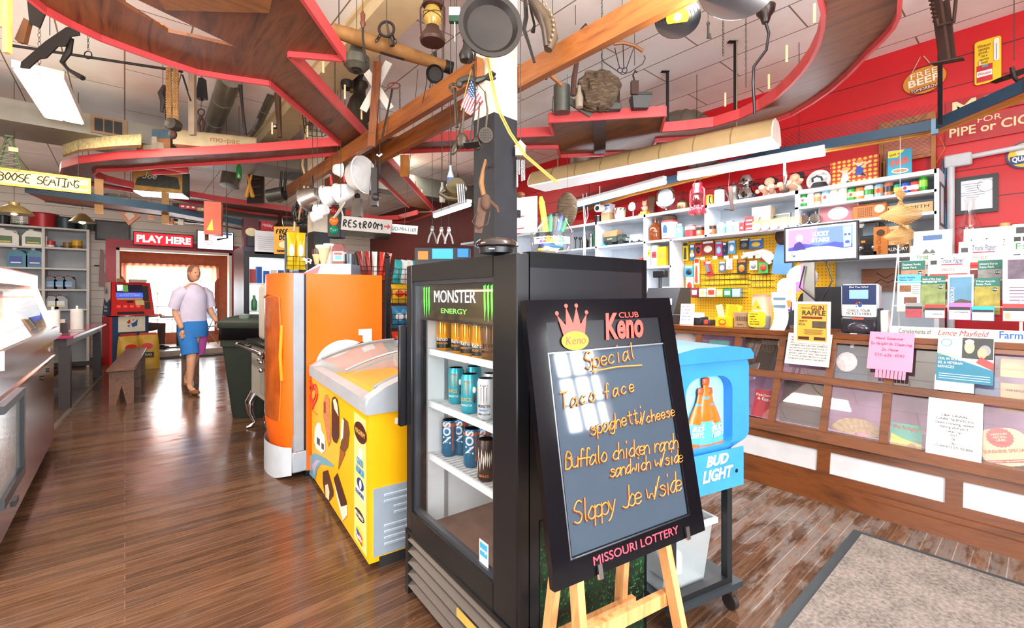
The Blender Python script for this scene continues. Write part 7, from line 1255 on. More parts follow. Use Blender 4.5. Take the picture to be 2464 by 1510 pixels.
t,k=hg('horse_collar','worn leather horse collar half hanging from the ceiling right of the pan','horse collar',1305,50,2.55,cord=30);B().tube([(-24*k,0,50*k),(-8*k,.02,30*k),(14*k,.02,0),(22*k,.01,-40*k),(14*k,0,-70*k)],[.022,.036,.044,.04,.024],10).o('collar',mat('54412c',.7,v=.3,s=18),t);B().tube([(-28*k,-.03,45*k),(-10*k,-.04,10*k),(2*k,-.04,-30*k),(8*k,-.03,-68*k)],.014,7).o('hame',mat('3a2a20',.6),t);b=B();[b.ball((24*k*math.sin(q*.3)+2*k,-.035,40*k-q*12*k),.008,6)for q in range(9)];b.o('stitching',mat('8a7050',.7),t)
t,k=hg('harness_iron','dark curved harness iron left of the horse collar','harness',1264,40,2.6,cord=30);B().tube([(0,0,40*k),(2*k,0,0),(-3*k,0,-30*k),(10*k,0,-70*k),(22*k,0,-110*k)],[.012,.014,.012,.009,.008],7).o('iron',IRON,t)
t,k=hg('long_iron','thin curved iron hook hanging just right of the harness iron','hook',1280,25,2.62,cord=30);B().tube([(-8*k,0,40*k),(-2*k,0,0),(6*k,0,-35*k),(2*k,0,-52*k)],[.01,.008,.007,.014],7).o('hook_body',IRON,t)
# records under the beam
def record(lab,px,py,r,d,lc,lr,tx):
 t,k=hg('vinyl_record',lab,'record',px,py,d,rz=R(-14),cord=r);V_=mat('1c1c1e',.2);B().lathe([(0,-.002),(r*k,-.002),(r*k,.002),(0,.002)],44,Mx.Rotation(R(86),4,'X')).o('disc',V_,t);
 for q in(.6,.75,.9):B().ring(0,0,r*k*q,r*k*q,.0012,-.0035,-.0025,40).o('groove',mat('3a3a3e',.2),t)
 B().ell(0,0,lr*k,lr*k,-.004,-.003,30).o('label_disc',mat(lc,.5),t);B().ell(0,0,lr*k*.36,lr*k*.36,-.005,-.004,20).o('centre_hole',mat('d8d0c4' if lr>20 else '111111',.5),t)
 if tx:TX(t,tx,0,-lr*k*.75,lr*k*.25,BLACK,-.006)
record('small black record with a yellow label hanging below the right beam',1630,42,53,2.2,'f0c81c',26,'PARIS')
record('larger black record cut off by the top edge of the picture',1772,-38,90,2.0,'26262a',30,'')
t,k=hg('lamp_socket','brown ceiling lamp socket with a long curving black cord','lamp socket',1842,25,2.9);LA(t,'socket',[(8*k,-30*k),(12*k,-16*k),(20*k,-6*k),(22*k,8*k),(10*k,14*k)],mat('33221c',.3));pts=[(0,-28),(8,-55),(2,-95),(-28,-135),(-30,-175),(-26,-250)];B().tube([(x*k,0,y*k)for x,y in pts],.009,8).o('cord',BLACK,t);B().cyl((0,0,10*k),(0,0,HCEIL-PD(1842,25,2.9).z),.01,n=8).o('stem',mat('33221c',.3),t)
t,k=hg('pull_chain','long thin chain hanging between the record and the curved track','chain',1795,150,3.2);b=B();chain(b,(0,0,-60*k),(0,0,HCEIL-PD(1795,150,3.2).z),.012,.002);b.o('chain_links',IRON,t)
t,k=hg('old_key','small iron key hanging on a wire between the two records','key',1704,75,2.6,cord=20);B().cyl((0,0,18*k),(0,0,-16*k),.006).box(-3*k,8*k,-.003,.003,-18*k,-12*k).box(-2*k,6*k,-.003,.003,-10*k,-6*k).ball((0,0,18*k),(.01,.006,.012)).o('key_body',IRON,t)
def hanger(px,py0,py1,lab):
 p=PZ(px,py0,HCEIL-.004);d=dep(p);k=d/FPX;S('hanger_strap',lab,'bracket',B().box(-.014,.014,-.004,.004,-(py1-py0)*k,0).box(-.06,.014,-.02,.02,-.006,0).ball((-.04,0,-.008),.006,6),BLACK,p,CZ,'black straps holding the track')
hanger(1606,172,352,'black steel strap holding the small platform of the track');hanger(1769,100,278,'black steel strap holding the curved track, beside the lamp cord');hanger(2262,-40,300,'black steel strap at the corner of the navy shelf')
# -- things on the small platform
def onsh(nm,lab,cat,px,py,dz=.055,g=None):p=PZ(px,py,ZT+dz);t=T(nm,lab,cat,p,CZ,g);return t,dep(p)/FPX
t,k=onsh('galvanised_can','grey galvanised can standing on the small track platform','can',1352,272);LA(t,'can_body',[(20*k,0),(20*k,64*k),(18*k,64*k),(17*k,4*k)],mat('6f716a',.45,.6,v=.2));B().tube([(-21*k,0,40*k),(-24*k,-.02,0),(-20*k,-.02,4*k)],.003,5).o('handle',IRON,t)
t,k=onsh('plank','grey plank leaning behind the galvanised can','plank',1400,268);B().at(Mx.Rotation(R(-58),4,'Y')).box(-8*k,8*k,.03,.05,-30*k,42*k).o('plank_board',mat('6a685c',.6),t);t.location.z+=.045
t,k=onsh('wasp_nest','large grey brown papery wasp nest on the small track platform','wasp nest',1440,264)
def nest(u,v):
 f=PI*v;a=2*PI*u;r=1+.12*math.sin(a*5+v*9)+.08*math.sin(a*11-v*15);return(48*k*r*math.cos(a)*math.sin(f)**.45,36*k*r*math.sin(a)*math.sin(f)**.45,44*k+44*k*math.cos(f)*(1+.05*math.sin(a*7)))
B().grid(nest,48,24).o('nest_paper',texmat('nest_paper',lambda nt,b:(nt.links.new(ramp(nt,noise(nt,mapped(nt,(1,1,5)),14,8,.7,1),[(.3,'3f3126'),(.5,'77634c'),(.7,'a5917a')]),b.inputs['Base Color']),bump(nt,b,noise(nt,mapped(nt,(1,1,5)),14,8,.7,1),.9,.03)),.9),t)
t,k=onsh('clear_bottle','dusty clear glass bottle with a rusty cap before the wasp nest','bottle',1394,258);LA(t,'bottle_glass',[(9*k,0),(10*k,22*k),(5*k,36*k),(4*k,52*k)],mat('b8aa94',.15,a=.75));LA(t,'cap',[(4.5*k,52*k),(4.5*k,58*k),(0,58*k)],RUST)
t,k=onsh('square_crock','dark square tin pot at the right of the small track platform','pot',1541,262);B().add([(-18*k,-.03,0),(18*k,-.03,0),(18*k,.05,0),(-18*k,.05,0),(-23*k,-.05,30*k),(23*k,-.05,30*k),(23*k,.07,30*k),(-23*k,.07,30*k)],[(3,2,1,0),(0,1,5,4),(1,2,6,5),(2,3,7,6),(3,0,4,7)]).box(-24*k,24*k,-.055,-.045,28*k,34*k).o('pot_body',mat('3a3a38',.45,.3),t)
t,k=onsh('small_tin_tray','low grey tin tray behind the platform edge','tray',1478,262);B().box(-18*k,18*k,.0,.08,0,16*k,.004).o('tray_body',mat('55554f',.5,.3),t)
t,k=onsh('iron_file','upright toothed iron file behind the wasp nest','file',1490,262);B().box(-3*k,3*k,.02,.03,0,68*k).tube([(0,.02,50*k),(6*k,.02,58*k)],.006,5).o('file_body',IRON,t)
t,k=hg('scythe','old scythe with a long curved brown handle hanging beyond the beam','scythe',1385,150,3.4,cord=90);B().tube([(-6*k,0,-80*k),(-4*k,0,-40*k),(6*k,0,20*k),(14*k,0,80*k),(24*k,0,92*k),(34*k,0,80*k)],[.022,.02,.016,.01,.008,.006],8).o('scythe_body',mat('4a2a1c',.5,v=.2),t)
t,k=hg('mallet','wooden handled mallet lying above the galvanised can','mallet',1330,180,3.3,cord=10);B().cyl((-14*k,0,6*k),(22*k,0,-26*k),.014).o('handle',wood('7a4a2a','a86a3c','x'),t);B().at(Mx.Rotation(R(30),4,'Y')).cyl((-38*k,0,-6*k),(-8*k,0,-6*k),.036).o('head',mat('2c2624',.5),t)
t,k=hg('bow_hanger','wooden clothes hanger with a scrolled wire frame hanging in the upper right','hanger',1497,135,3.3,cord=32);B().tube([(-20*k,0,30*k),(5*k,0,32*k),(30*k,0,25*k),(50*k,0,12*k)],.013,7).o('wood_bar',mat('8a5228',.5),t);b=B()
for pts in([(-48,6),(-50,0),(-44,-14),(-20,-30),(0,-44),(20,-38),(50,-18),(56,-4),(52,2)],[(-18,20),(-6,-30)],[(2,28),(4,-32)],[(28,20),(10,-30)]):b.tube([(x*k,0,y*k)for x,y in pts],.0035,5)
for x in(-5,6):b.tube([(x*k+6*k*math.cos(a),0,-34*k+6*k*math.sin(a))for a in[2*PI*q/12 for q in range(12)]],.003,4,True)
b.o('wire_frame',IRON,t)
t,k=hg('pulley_block','small rusty iron pulley block with a hook above the platform','pulley',1527,205,3.5,cord=48);B().box(-9*k,9*k,-.014,-.01,-22*k,10*k).box(-9*k,9*k,.01,.014,-22*k,10*k).o('cheek',RUST,t);B().cyl((0,-.01,-8*k),(0,.01,-8*k),9*k).o('wheel',IRON,t);B().tube([(0,0,10*k),(-4*k,0,24*k),(2*k,0,36*k),(5*k,0,30*k)],.006,6).o('hook',IRON,t)
for px,py,lab in((1448,130,'thin chain hanging from the ceiling left of the bow hanger'),(1740,95,'thin chain hanging by the larger record')):
 d=3.3;p=PD(px,py,d);b=B();chain(b,(0,0,-.12),(0,0,HCEIL-p.z),.014,.002);S('thin_chain',lab,'chain',b,IRON,p)
elb=PD(1660,290,4.6);t=T('elbow_duct','galvanised duct with a ribbed elbow behind the curved track','duct',elb);R_=.14;pts=[V((-.0,.9,0)),V((0,.3,0)),V((0,.12,-.0)),V((.02,0,-.03)),V((.06,-.08,-.1)),V((.08,-.1,-.2)),V((.08,-.1,-.45))];B().tube(pts,R_,20).o('duct_pipe',GAL,t);[B().tube([pts[i]+(pts[i+1]-pts[i])*.4,pts[i]+(pts[i+1]-pts[i])*.5],R_*1.04,20).o('duct_seam',GAL,t)for i in(1,2,3,4)]
t=duct('short upright duct collar below the small platform, against the right wall',PD(1405,340,5.6),PD(1405,405,5.6),.17);
# -- log slab, mailbox, boxes on the left loop
def arcslab():
 b=B();P=[(150,392),(190,380),(240,375),(290,371),(340,369)];q=[zz(p)+V((0,0,ZT+.09))for p in P];o=q[0]
 for a,c in zip(q,q[1:]):b.hull([a-o,c-o,c-o+V((0,.12,0)),a-o+V((0,.12,0))],(0,0,.11))
 return b,o
b,o=arcslab();S('bark_strip','pale straw coloured rough foam rock strip on the left loop of the track','scenery',b,mat('d8c48a',.9,v=.4,s=30),o)
t,k=onsh('mailbox','cream metal rural mailbox with faded red lettering on the track shelf','mailbox',524,362,.09);t.rotation_euler.z=CZ+R(20);P=[(-22*k,0),(22*k,0)]+[(22*k*math.cos(a),18*k+22*k*math.sin(a))for a in[PI*q/10 for q in range(11)]];B().prism([(a,b_)for a,b_ in P],-84*k,84*k,'yz').o('mailbox_body',mat('cdb98e',.5,v=.2),t);TX(t,'mo-pac',20*k,14*k,14*k,mat('b06a3a',.6),-22.6*k,w=60*k);B().prism(P,84*k,86*k,'yz').o('door',mat('b8b0a0',.35,.5),t)
def picbox(nm,lab,px,py,w_,h_,dz,side=None,hang=False,y0=0):
 if hang:t,k=hg(nm,lab,'lamp',px,py,5.9)
 else:t,k=onsh(nm,lab,'picture box',px,py,dz)
 return t,k
t,k=onsh('picture_box','square box with a sunset castle picture standing on the left loop','picture box',370,372,.09);W=82*k;H=62*k;B().box(-W/2,W/2,0,.2,0,H).o('box_body',mat('4a4438',.5),t);R2(t,'picture',0,H/2,W*.97,H*.96,mat('c98a5a',.5,v=.4,s=12),-.002);R2(t,'sky_picture',0,H*.8,W*.97,H*.34,mat('5a7a8a',.5,v=.3,s=10),-.003);PG(t,'castle_picture',[(-W*.3,H*.1),(W*.3,H*.1),(W*.3,H*.45),(W*.1,H*.5),(W*.08,H*.7),(-W*.05,H*.7),(-W*.08,H*.5),(-W*.3,H*.4)],mat('e8d8b8',.5,v=.3,s=20),-.004)
t,k=hg('clock_sign_box','hanging square sign box with a train picture below the left loop','sign',380,430,6.3,rz=R(22),cord=40);W=100*k;H=62*k;B().box(-W/2,W/2,0,W*.6,-H/2,H/2).o('box_body',mat('2c4a44',.5),t);R2(t,'picture',0,0,W*.98,H*.98,mat('d8a04a',.5,v=.3,s=8),-.002);PG(t,'train_picture',[(-W*.45,-H*.3),(W*.45,-H*.35),(W*.4,H*.1),(-W*.1,H*.2),(-W*.4,-H*.02)],mat('4a4a40',.5,v=.4,s=25),-.004);HW(t,'Joe',-W*.32,-H*.02,H*.26,.006,mat('f2ead8',.5),-.006);B().box(-W*.48,W*.48,.01,W*.58,-H/2-.02,-H/2).o('lit_base',mat('fdf6ea',.4,e=2.),t)
t,k=onsh('toy_car','orange toy model car standing on the upper left track shelf','toy car',375,75,.06);B().box(-26*k,26*k,-.03,.03,3*k,12*k,.004).box(-12*k,12*k,-.025,.025,12*k,20*k,.004).o('car_body',mat('e8641c',.3),t);[B().cyl((x*k,-.035,4*k),(x*k,.035,4*k),4*k).o('wheel',BLACK,t)for x in(-16,16)]
# rope tackle, hames, bell, tongs
t,k=hg('rope_tackle','thick rope block and tackle hanging at the upper left','block and tackle',412,245,3.9,cord=60);RP=mat('b0824a',.8,v=.35,s=60)
for x in(-9,-3,8,14):
 b=B()
 for ph in(0,PI):b.tube([(x*k+.008*math.cos(z*.55+ph),.008*math.sin(z*.55+ph),(82-z)*k)for z in range(0,130,3)],.008,6)
 b.o('rope',RP,t)
B().lathe([(0,-14*k),(13*k,-12*k),(16*k,0),(13*k,12*k),(0,14*k)],16,Mx.Translation((6*k,0,-55*k))@Mx.Rotation(R(90),4,'X')).box(-14*k,-10*k,-.02,.02,-62*k,-20*k).o('pulley',mat('33291f',.5),t);B().ball((4*k,0,-78*k),(9*k,.03,12*k)).o('lower_sheave',RUST,t)
t,k=hg('hames','dark curved leather hames hanging left of the rope tackle','harness',392,235,4.1,cord=20);B().tube([(4*k,0,30*k),(-3*k,0,10*k),(3*k,0,-10*k),(-2*k,0,-35*k)],[.014,.03,.03,.016],8).o('hame',mat('2e241e',.6),t)
t,k=hg('wooden_yoke','grey weathered wooden bar with an iron brace hanging right of the rope','bar',463,250,3.8,cord=70);B().box(-7*k,7*k,-.015,.015,-75*k,75*k).o('bar_body',mat('8a7660',.7,v=.3),t);B().bar((-24*k,0,70*k),(0,-.02,5*k),.012,.008).o('brace',IRON,t)
t,k=hg('cow_bell','black iron cow bell hanging beside the round duct','bell',486,215,3.9,cord=26);B().hull([(-5*k,-.02,26*k),(5*k,-.02,26*k),(11*k,-.03,-24*k),(-11*k,-.03,-24*k)],(0,.05,0)).o('bell_body',mat('23262a',.45,.4),t);B().ball((0,.0,-26*k),.01).o('clapper',IRON,t)
t,k=hg('fire_tongs','long black fire tongs hanging between the two round ducts','tongs',582,265,4.3,cord=60);B().tube([(-4*k,0,60*k),(-1*k,0,30*k),(2*k,0,0),(8*k,0,-58*k)],[.02,.014,.012,.016],7).o('tong_arm',IRON,t)
t,k=hg('ice_tongs','rusty ice tongs with a ring hanging beside the left round duct','tongs',484,290,4.4,cord=30);B().tube([(8*k*math.cos(a),0,20*k+8*k*math.sin(a))for a in[2*PI*q/12 for q in range(12)]],.006,5,True).tube([(0,0,12*k),(-6*k,0,-5*k),(-2*k,0,-26*k)],.012,6).tube([(0,0,12*k),(6*k,0,-5*k),(2*k,0,-26*k)],.012,6).o('tong_body',RUST,t)
t,k=hg('saddle_tree','weathered brown wooden tool hanging right of the second duct','tool',668,280,4.7,cord=60);B().tube([(0,0,55*k),(2*k,0,10*k),(6*k,0,-50*k)],[.035,.03,.02],8).o('tool_body',mat('5a3c22',.7,v=.3),t);B().ball((-6*k,0,-24*k),.03).o('knob',STEEL,t)
t,k=hg('egg_basket','rusty wire egg basket hanging behind the left arm of the track','basket',760,300,4.7,cord=40);b=B()
for q in range(14):a=2*PI*q/14;b.tube([(32*k*math.cos(a),22*k*math.sin(a),26*k),(26*k*math.cos(a),18*k*math.sin(a),-22*k)],.003,4)
for z,s_ in((26,1.),(10,.94),(-6,.88),(-22,.81)):b.tube([(32*k*s_*math.cos(a),22*k*s_*math.sin(a),z*k)for a in[2*PI*q/16 for q in range(16)]],.003,4,True)
b.o('wire',IRON,t)
# ================= right side: lights, navy shelf, wall signs =================
t=T('fluorescent_fixture','long cream topped white fluorescent fixture hanging over the counter under the track','ceiling light',(0,0,0))
a=PZ(1292,455,2.56);b_=PZ(1866,345,2.56);v=b_-a;n=V((v.y,-v.x,0)).normalized();W=.16
b=B().hull([a-n*W,a+n*W,b_+n*W,b_-n*W],(0,0,.015));t.location=(a+b_)/2;o0=(a+b_)/2
def rel(bm):bm.v=[tuple(V(p)-o0)for p in bm.v];return bm
rel(b).o('diffuser',mat('f4f5f6',.4,e=.3),t,'white plastic diffuser');b=B()
q=[(-W,0),(-W*1.02,.05),(-W*.75,.13),(-W*.4,.17),(W*.4,.17),(W*.75,.13),(W*1.02,.05),(W,0)];P=[a+n*x+V((0,0,z+.015))for x,z in q]+[b_+n*x+V((0,0,z+.015))for x,z in q];m=len(q)
b.add(P,[(i,i+1,m+i+1,m+i)for i in range(m-1)]+[tuple(range(m)),tuple(range(2*m-1,m-1,-1))]);rel(b).o('housing',mat('b79a6c',.5),t,'dusty tan upper cover');b=B()
for k in range(1,8):c=a+v*k/8;rel(B().hull([c+n*x*1.015+V((0,0,z+.02))for x,z in q],v.normalized()*.008)).o('cover_rib',mat('8a7248',.6),t)
rel(b)
for e in(a,b_):c=B().hull([e+n*x+V((0,0,z+.015))for x,z in q],v.normalized()*(.012 if e is b_ else-.012));rel(c).o('end_cap',mat('efe8d8',.5),t)
for f in(.12,.88):c=a+v*f;rel(B().cyl(c+V((0,0,.17)),V((c.x,c.y,HCEIL)),.006,n=6)).o('hanger_rod',mat('8a7a5a',.5),t)
for f in(.3,.62):c=a+v*f-n*W*1.0;rel(B().cb(c+V((0,0,.02)),(.03,.05,.03))).o('latch',mat('d8d2c4',.5),t)
# navy train shelf over the counter
NV=mat('1d3f56',.5);ZN=2.55
t=T('navy_shelf','navy blue edged train shelf hanging above the counter, with wire mesh and orange underside','shelf',(0,0,ZN))
NP=[PZ(1300,535,ZN),PZ(1500,470,ZN),PZ(1840,384,ZN),PZ(2250,313,ZN),PZ(2464,222,ZN),PZ(2600,130,ZN)]
for p in NP:p.z=0
def nvs(p,q,h,z,w_,m,nm):B().bar(p+V((0,0,z)),q+V((0,0,z)),w_,h).o(nm,m,t)
for i in range(len(NP)-1):nvs(NP[i],NP[i+1],.075,.04,.02,NV,'edge_trim')
W2=.15;off=[V((W2,0,0))]*4+[V((W2*.78,-W2*.63,0))]*2
for i in range(len(NP)-1):
 B().hull([NP[i]+V((0,0,.02)),NP[i+1]+V((0,0,.02)),NP[i+1]+off[i+1]+V((0,0,.02)),NP[i]+off[i]+V((0,0,.02))],(0,0,.015)).o('board',wood('a8641c','d8923a','y',.5),t,'orange brown underside',smooth=False)
 nvs(NP[i]+off[i],NP[i+1]+off[i+1],.05,.035,.02,mat('d89a3a',.5),'rear_trim')
b=B()
for i in(0,1,2):
 p,q=NP[i]+off[i]*1.0,NP[i+1]+off[i+1]*1.0;L=(q-p).length;n_=int(L/.035)
 for k in range(n_):
  for s_ in(1,-1):
   f0,f1=k/n_,(k+s_*5)/n_
   if 0<=f1<=1:b.bar(p.lerp(q,f0)+V((0,0,.06)),p.lerp(q,f1)+V((0,0,.24)),.003,.003)
b.o('wire_mesh',mat('3a3434',.5,.4),t,'dark wire mesh fence');B().box(-.02,.02,-.02,.02,-.03,.08).o('corner_post',mat('6a8aa0',.4),t,loc=NP[3])
TUBE=mat('f4f9ff',.4,e=12.)
for i,(p0,p1,lab)in enumerate((((1392,492),(1600,437),'bright fluorescent tube under the navy shelf, the farther of two'),((1632,428),(1985,367),'bright fluorescent tube under the navy shelf, the nearer of two'))):
 a=PZ(*p0,ZN-.03);c=PZ(*p1,ZN-.03);v=c-a;tt=T('tube_light',lab,'tube light',a,0,'fluorescent tubes over the counter');B().cyl((0,0,0),v,.027).o('lit_tube',TUBE,tt);[B().cyl(v*q+V((0,0,.05)),v*q+V((0,0,HCEIL-a.z)),.003,n=5).o('hanger_rod',IRON,tt)for q in(.15,.85)];B().bar(V((0,0,.046)),v+V((0,0,.046)),.05,.03).o('batten',mat('eef2f6',.5),tt)
 md=(a+c)/2;area('counter_tube_glow',(md.x,md.y,ZN-.07),(0,0,math.atan2(v.y,v.x)),v.length,.06,13,(.93,.97,1))
a=PZ(1046,520,2.35);c=PZ(1130,492,2.35);tt=T('tube_light','short bright fluorescent tube in the background between the post and track','tube light',a,0,'fluorescent tubes over the counter');v=c-a;B().cyl((0,0,0),v,.022).o('lit_tube',TUBE,tt);B().bar(V((0,0,.04)),v+V((0,0,.04)),.06,.035).o('batten',mat('eef2f6',.5),tt);B().cyl(v*.5+V((0,0,.05)),v*.5+V((0,0,HCEIL-2.35)),.006,n=6).o('hanger_rod',IRON,tt);area('back_tube_glow',a+v*.5+V((0,0,-.04)),(0,0,math.atan2(v.y,v.x)),v.length,.06,30,(.95,.98,1))
# hanging from the navy shelf
def hs(nm,lab,cat,px,py,x=4.45,g=None):p=PX(px,py,x);t=T(nm,lab,cat,p,RW,g);return t,mpp(p)
t,k=hs('red_lantern','glossy red barn lantern with a clear chimney hanging before the wall shelf','lantern',1678,478);RL_=mat('b8202e',.2);LA(t,'font',[(19*k,-37*k),(20*k,-34*k),(18*k,-24*k),(9*k,-20*k),(8*k,-16*k)],RL_);LA(t,'chimney',[(8*k,-16*k),(14*k,-4*k),(8*k,16*k)],glass(.3));LA(t,'hood',[(8*k,16*k),(15*k,12*k),(11*k,24*k),(12*k,36*k),(0,38*k)],RL_);[B().tube([(s_*15*k,0,-26*k),(s_*18*k,0,-18*k),(s_*17*k,0,20*k),(s_*10*k,0,28*k)],2.4*k,7).o('side_tube',RL_,t)for s_ in(-1,1)];B().tube([(-12*k,0,34*k),(0,0,52*k),(12*k,0,34*k)],.003,5).o('wire_handle',STEEL,t)
t,k=hs('leather_strap','dark leather strap with a buckle hanging beside the pewter pot','strap',1757,478);B().hull([(-5*k,0,30*k),(4*k,0,30*k),(8*k,0,-30*k),(0,0,-30*k)],(0,.008,0)).tube([(-4*k,0,30*k),(0,0,80*k)],.003,5).o('strap_body',mat('3a221a',.6),t);B().tube([(8*k,-.01,-28*k),(-12*k,-.02,-24*k)],.005,5).o('buckle',IRON,t)
t,k=hs('chrome_clamp','chrome levered clamp tool hanging in front of the dolls','tool',1889,425);B().box(-3*k,3*k,-.01,.01,-30*k,36*k).tube([(0,-.01,20*k),(6*k,-.02,0),(3*k,-.02,-20*k)],.009,6).box(-8*k,8*k,-.015,.015,-38*k,-30*k).o('clamp_body',CHROME,t);B().cyl((0,0,36*k),(0,0,75*k),.003,n=5).o('hook_wire',IRON,t)
t,k=hs('security_camera','small white bullet camera hanging under the far tube','camera',1443,500,4.82);B().at(Mx.Rotation(R(20),4,'Y')).cyl((0,.05,0),(0,-.05,-.01),9*k).o('camera_body',WHITE,t);B().cyl((0,-.052,-.01),(0,-.054,-.01),6*k).o('lens',BLACK,t);B().cyl((0,0,8*k),(0,0,52*k),.008).o('bracket',WHITE,t)
t,k=hs('cable_bundle','bundle of white cables tied and hanging down before the wall shelf','cables',1407,560,4.83);b=B()
for i in range(6):r_=random.uniform;b.tube([(r_(-8,8)*k,0,95*k),(r_(-9,9)*k,.01,40*k),(r_(-2,2)*k,0,18*k),(r_(-4,4)*k,0,-20*k),(r_(-6,6)*k,.0,-60*k)],.006,5)
b.o('cable_strands',mat('dfe8f0',.4),t)
t,k=hs('wood_spiral','hanging spiral wind spinner made of stacked thin wooden slats','wind spinner',2166,525,4.55);SPW=wood('b5803c','e0b272','x',.5);pr=[3,6,14,9,20,8,12,26,34,41,44,42,36,30,26,30,33,26,16,10,6];b=B();N=58
for i in range(N):
 f=i/(N-1)*(len(pr)-1);j=int(f);w_=(pr[j]+(pr[min(j+1,len(pr)-1)]-pr[j])*(f-j))*k;z=(72-142*i/(N-1))*k;b.cb((0,0,z),(2*w_,.014,2.0*k),(0,0,i*.13+.2))
b.o('slats',SPW,t,smooth=False);B().cyl((0,0,70*k),(0,0,ZN+.03-PX(2166,525,4.55).z),.0015,n=4).o('thread',WHITE,t)
t,k=hs('marker_nest','small dusty grey wasp nest hanging beside the marker jar','wasp nest',1365,500,3.3);P=[(0,-44*k),(10*k,-42*k),(20*k,-25*k),(25*k,0),(22*k,20*k),(10*k,34*k),(0,38*k)];LA(t,'nest_paper',P,MATS['nest_paper'],1,None,24);B().cyl((2*k,0,-30*k),(4*k,-.03,-36*k),4*k).o('entrance',BLACK,t);B().cyl((0,0,36*k),(0,0,HCEIL-PX(1365,500,3.3).z),.002,n=4).o('cord',IRON,t)
# tackle at the upper right
t,k=hg('iron_trap','rusty iron tool of notched bars with a square plate hanging at the upper right','tool',2270,60,3.0,cord=60);t.rotation_euler.z=CZ
B().bar((-18*k,0,70*k),(4*k,0,-88*k),22*k,.02).bar((6*k,0,60*k),(30*k,.02,-82*k),12*k,.014).tube([(20*k,-.03,60*k),(14*k,-.03,0),(-24*k,-.03,-8*k),(-26*k,-.03,8*k)],.01,6).o('bars',RUST,t);b=B();[b.cb((-30*k+2*k*q,0,60*k-10*q*k),(6*k,.02,4*k))for q in range(6)];b.o('teeth',RUST,t);B().hull([(-50*k,-.05,-103*k),(10*k,-.1,-98*k),(52*k,.0,-86*k),(0,.06,-88*k)],(0,0,.008)).o('plate',mat('3a2c26',.6,.3),t)
t,k=hg('rail_tool','dark iron bracket tool at the far right edge above the navy shelf','tool',2440,185,2.9,cord=40);B().hull([(-36*k,0,-2*k),(30*k,0,24*k),(30*k,0,10*k),(-20*k,0,-6*k)],(0,.06,0)).tube([(-14*k,-.02,20*k),(-8*k,-.02,-4*k),(0,-.02,-14*k),(14*k,-.02,-8*k)],.012,6).o('tool_body',IRON,t)
# signs on the red wall
XW=5.195
def ws(nm,lab,cat,px,py):p=PX(px,py,XW-.012);return T(nm,lab,cat,p,RW),mpp(p)
def wdim(px0,px1,py0,py1):a=PX(px0,(py0+py1)/2,XW);b_=PX(px1,(py0+py1)/2,XW);m=PX((px0+px1)/2,py0,XW).z-PX((px0+px1)/2,py1,XW).z;return abs(a.y-b_.y),m
t,k=ws('beer_sign','oval mustard sign with white beer tomorrow lettering hung on a string on the red wall','sign',2224,193);W,H=wdim(2172,2276,163,225);t.rotation_euler=(0,R(-4),RW);B().ell(0,0,W/2,H/2,-.006,.006,32).o('sign_board',mat('d08a1e',.5),t);TX(t,'FREE',0,H*.16,H*.22,mat('f4ecd8',.5),-.009,w=W*.62);TX(t,'BEER',0,-H*.14,H*.27,mat('f4ecd8',.5),-.009,w=W*.78,off=.002);R2(t,'ribbon',0,-H*.33,W*.7,H*.17,mat('7a2a24',.5),-.008);TX(t,'TOMORROW',0,-H*.38,H*.12,mat('f4ecd8',.5),-.011,w=W*.66);b=B();b.tube([(-W*.28,0,H*.4),(-.01,0,H*.95)],.003,5).tube([(.01,0,H*.95),(W*.22,0,H*.42)],.003,5);b.o('string',mat('d8c89a',.7),t)
t,k=ws('tobacco_thermometer','yellow upright tin thermometer sign with red cigarette pack on the red wall','sign',2377,147);W,H=wdim(2345,2409,95,200);B().prism(rr(W,H,.02),-.008,.004).o('sign_plate',mat('f0c81a',.4),t);
for i,(s_,c)in enumerate((('Winston','7a2018'),('tastes','7a2018'),('good...','7a2018'),('Like a','2a2018'),('cigarette','2a2018'),('should!','2a2018'))):TX(t,s_,-W*.14,H*(.34-.075*i),H*(.07 if i<3 else .05),mat(c,.5),-.01,w=W*(.5,.42,.42,.24,.36,.28)[i])
B().prism(rr(W*.2,H*.5,W*.09,5,W*.33,H*.2),-.018,-.008).o('thermometer_tube',WHITE,t);R2(t,'mercury',W*.33,H*.15,W*.03,H*.36,mat('8a8a8a',.4),-.02);R2(t,'pack',-W*.12,-H*.26,W*.6,H*.38,mat('c8202c',.4),-.012,.004);R2(t,'pack_label',-W*.12,-H*.27,W*.58,H*.13,WHITE,-.014);TX(t,'Winston',-W*.12,-H*.3,H*.07,mat('c8202c',.5),-.016,w=W*.5);R2(t,'pack_stamp',-W*.1,-H*.1,W*.22,H*.05,mat('3aa0c0',.4),-.014);B().cyl((-W*.3,-.012,-H*.07),(-W*.3,-.012,H*.03),W*.05).o('cigarette',mat('f0dcc0',.5),t)
a=PX(2276,258,XW-.012);t=T('tobacco_sign','long red tin tobacco sign with cream outlined capitals, partly behind the navy shelf','sign',a,RW,rot=(0,R(-0),RW));B().box(0,.8,-.005,.005,-.11,.04).o('sign_plate',mat('a8141e',.4),t);TX(t,'MODEL',.03,-.09,.115,mat('e8d8a8',.5),-.008,al='LEFT',w=.66,off=.004)
a=PX(2275,322,XW-.012);t=T('pipe_sign','red strip sign reading pipe or cigarette in cream letters','sign',a,RW);B().box(0,.85,-.005,.005,-.1,.085).o('sign_plate',mat('b0121c',.4),t);TX(t,'FOR',.25,.035,.045,mat('e8d8a8',.5),-.008,w=.13);TX(t,'PIPE or CIGARETTE',.02,-.04,.07,mat('e8d8a8',.5),-.008,al='LEFT',w=.75,off=.002)
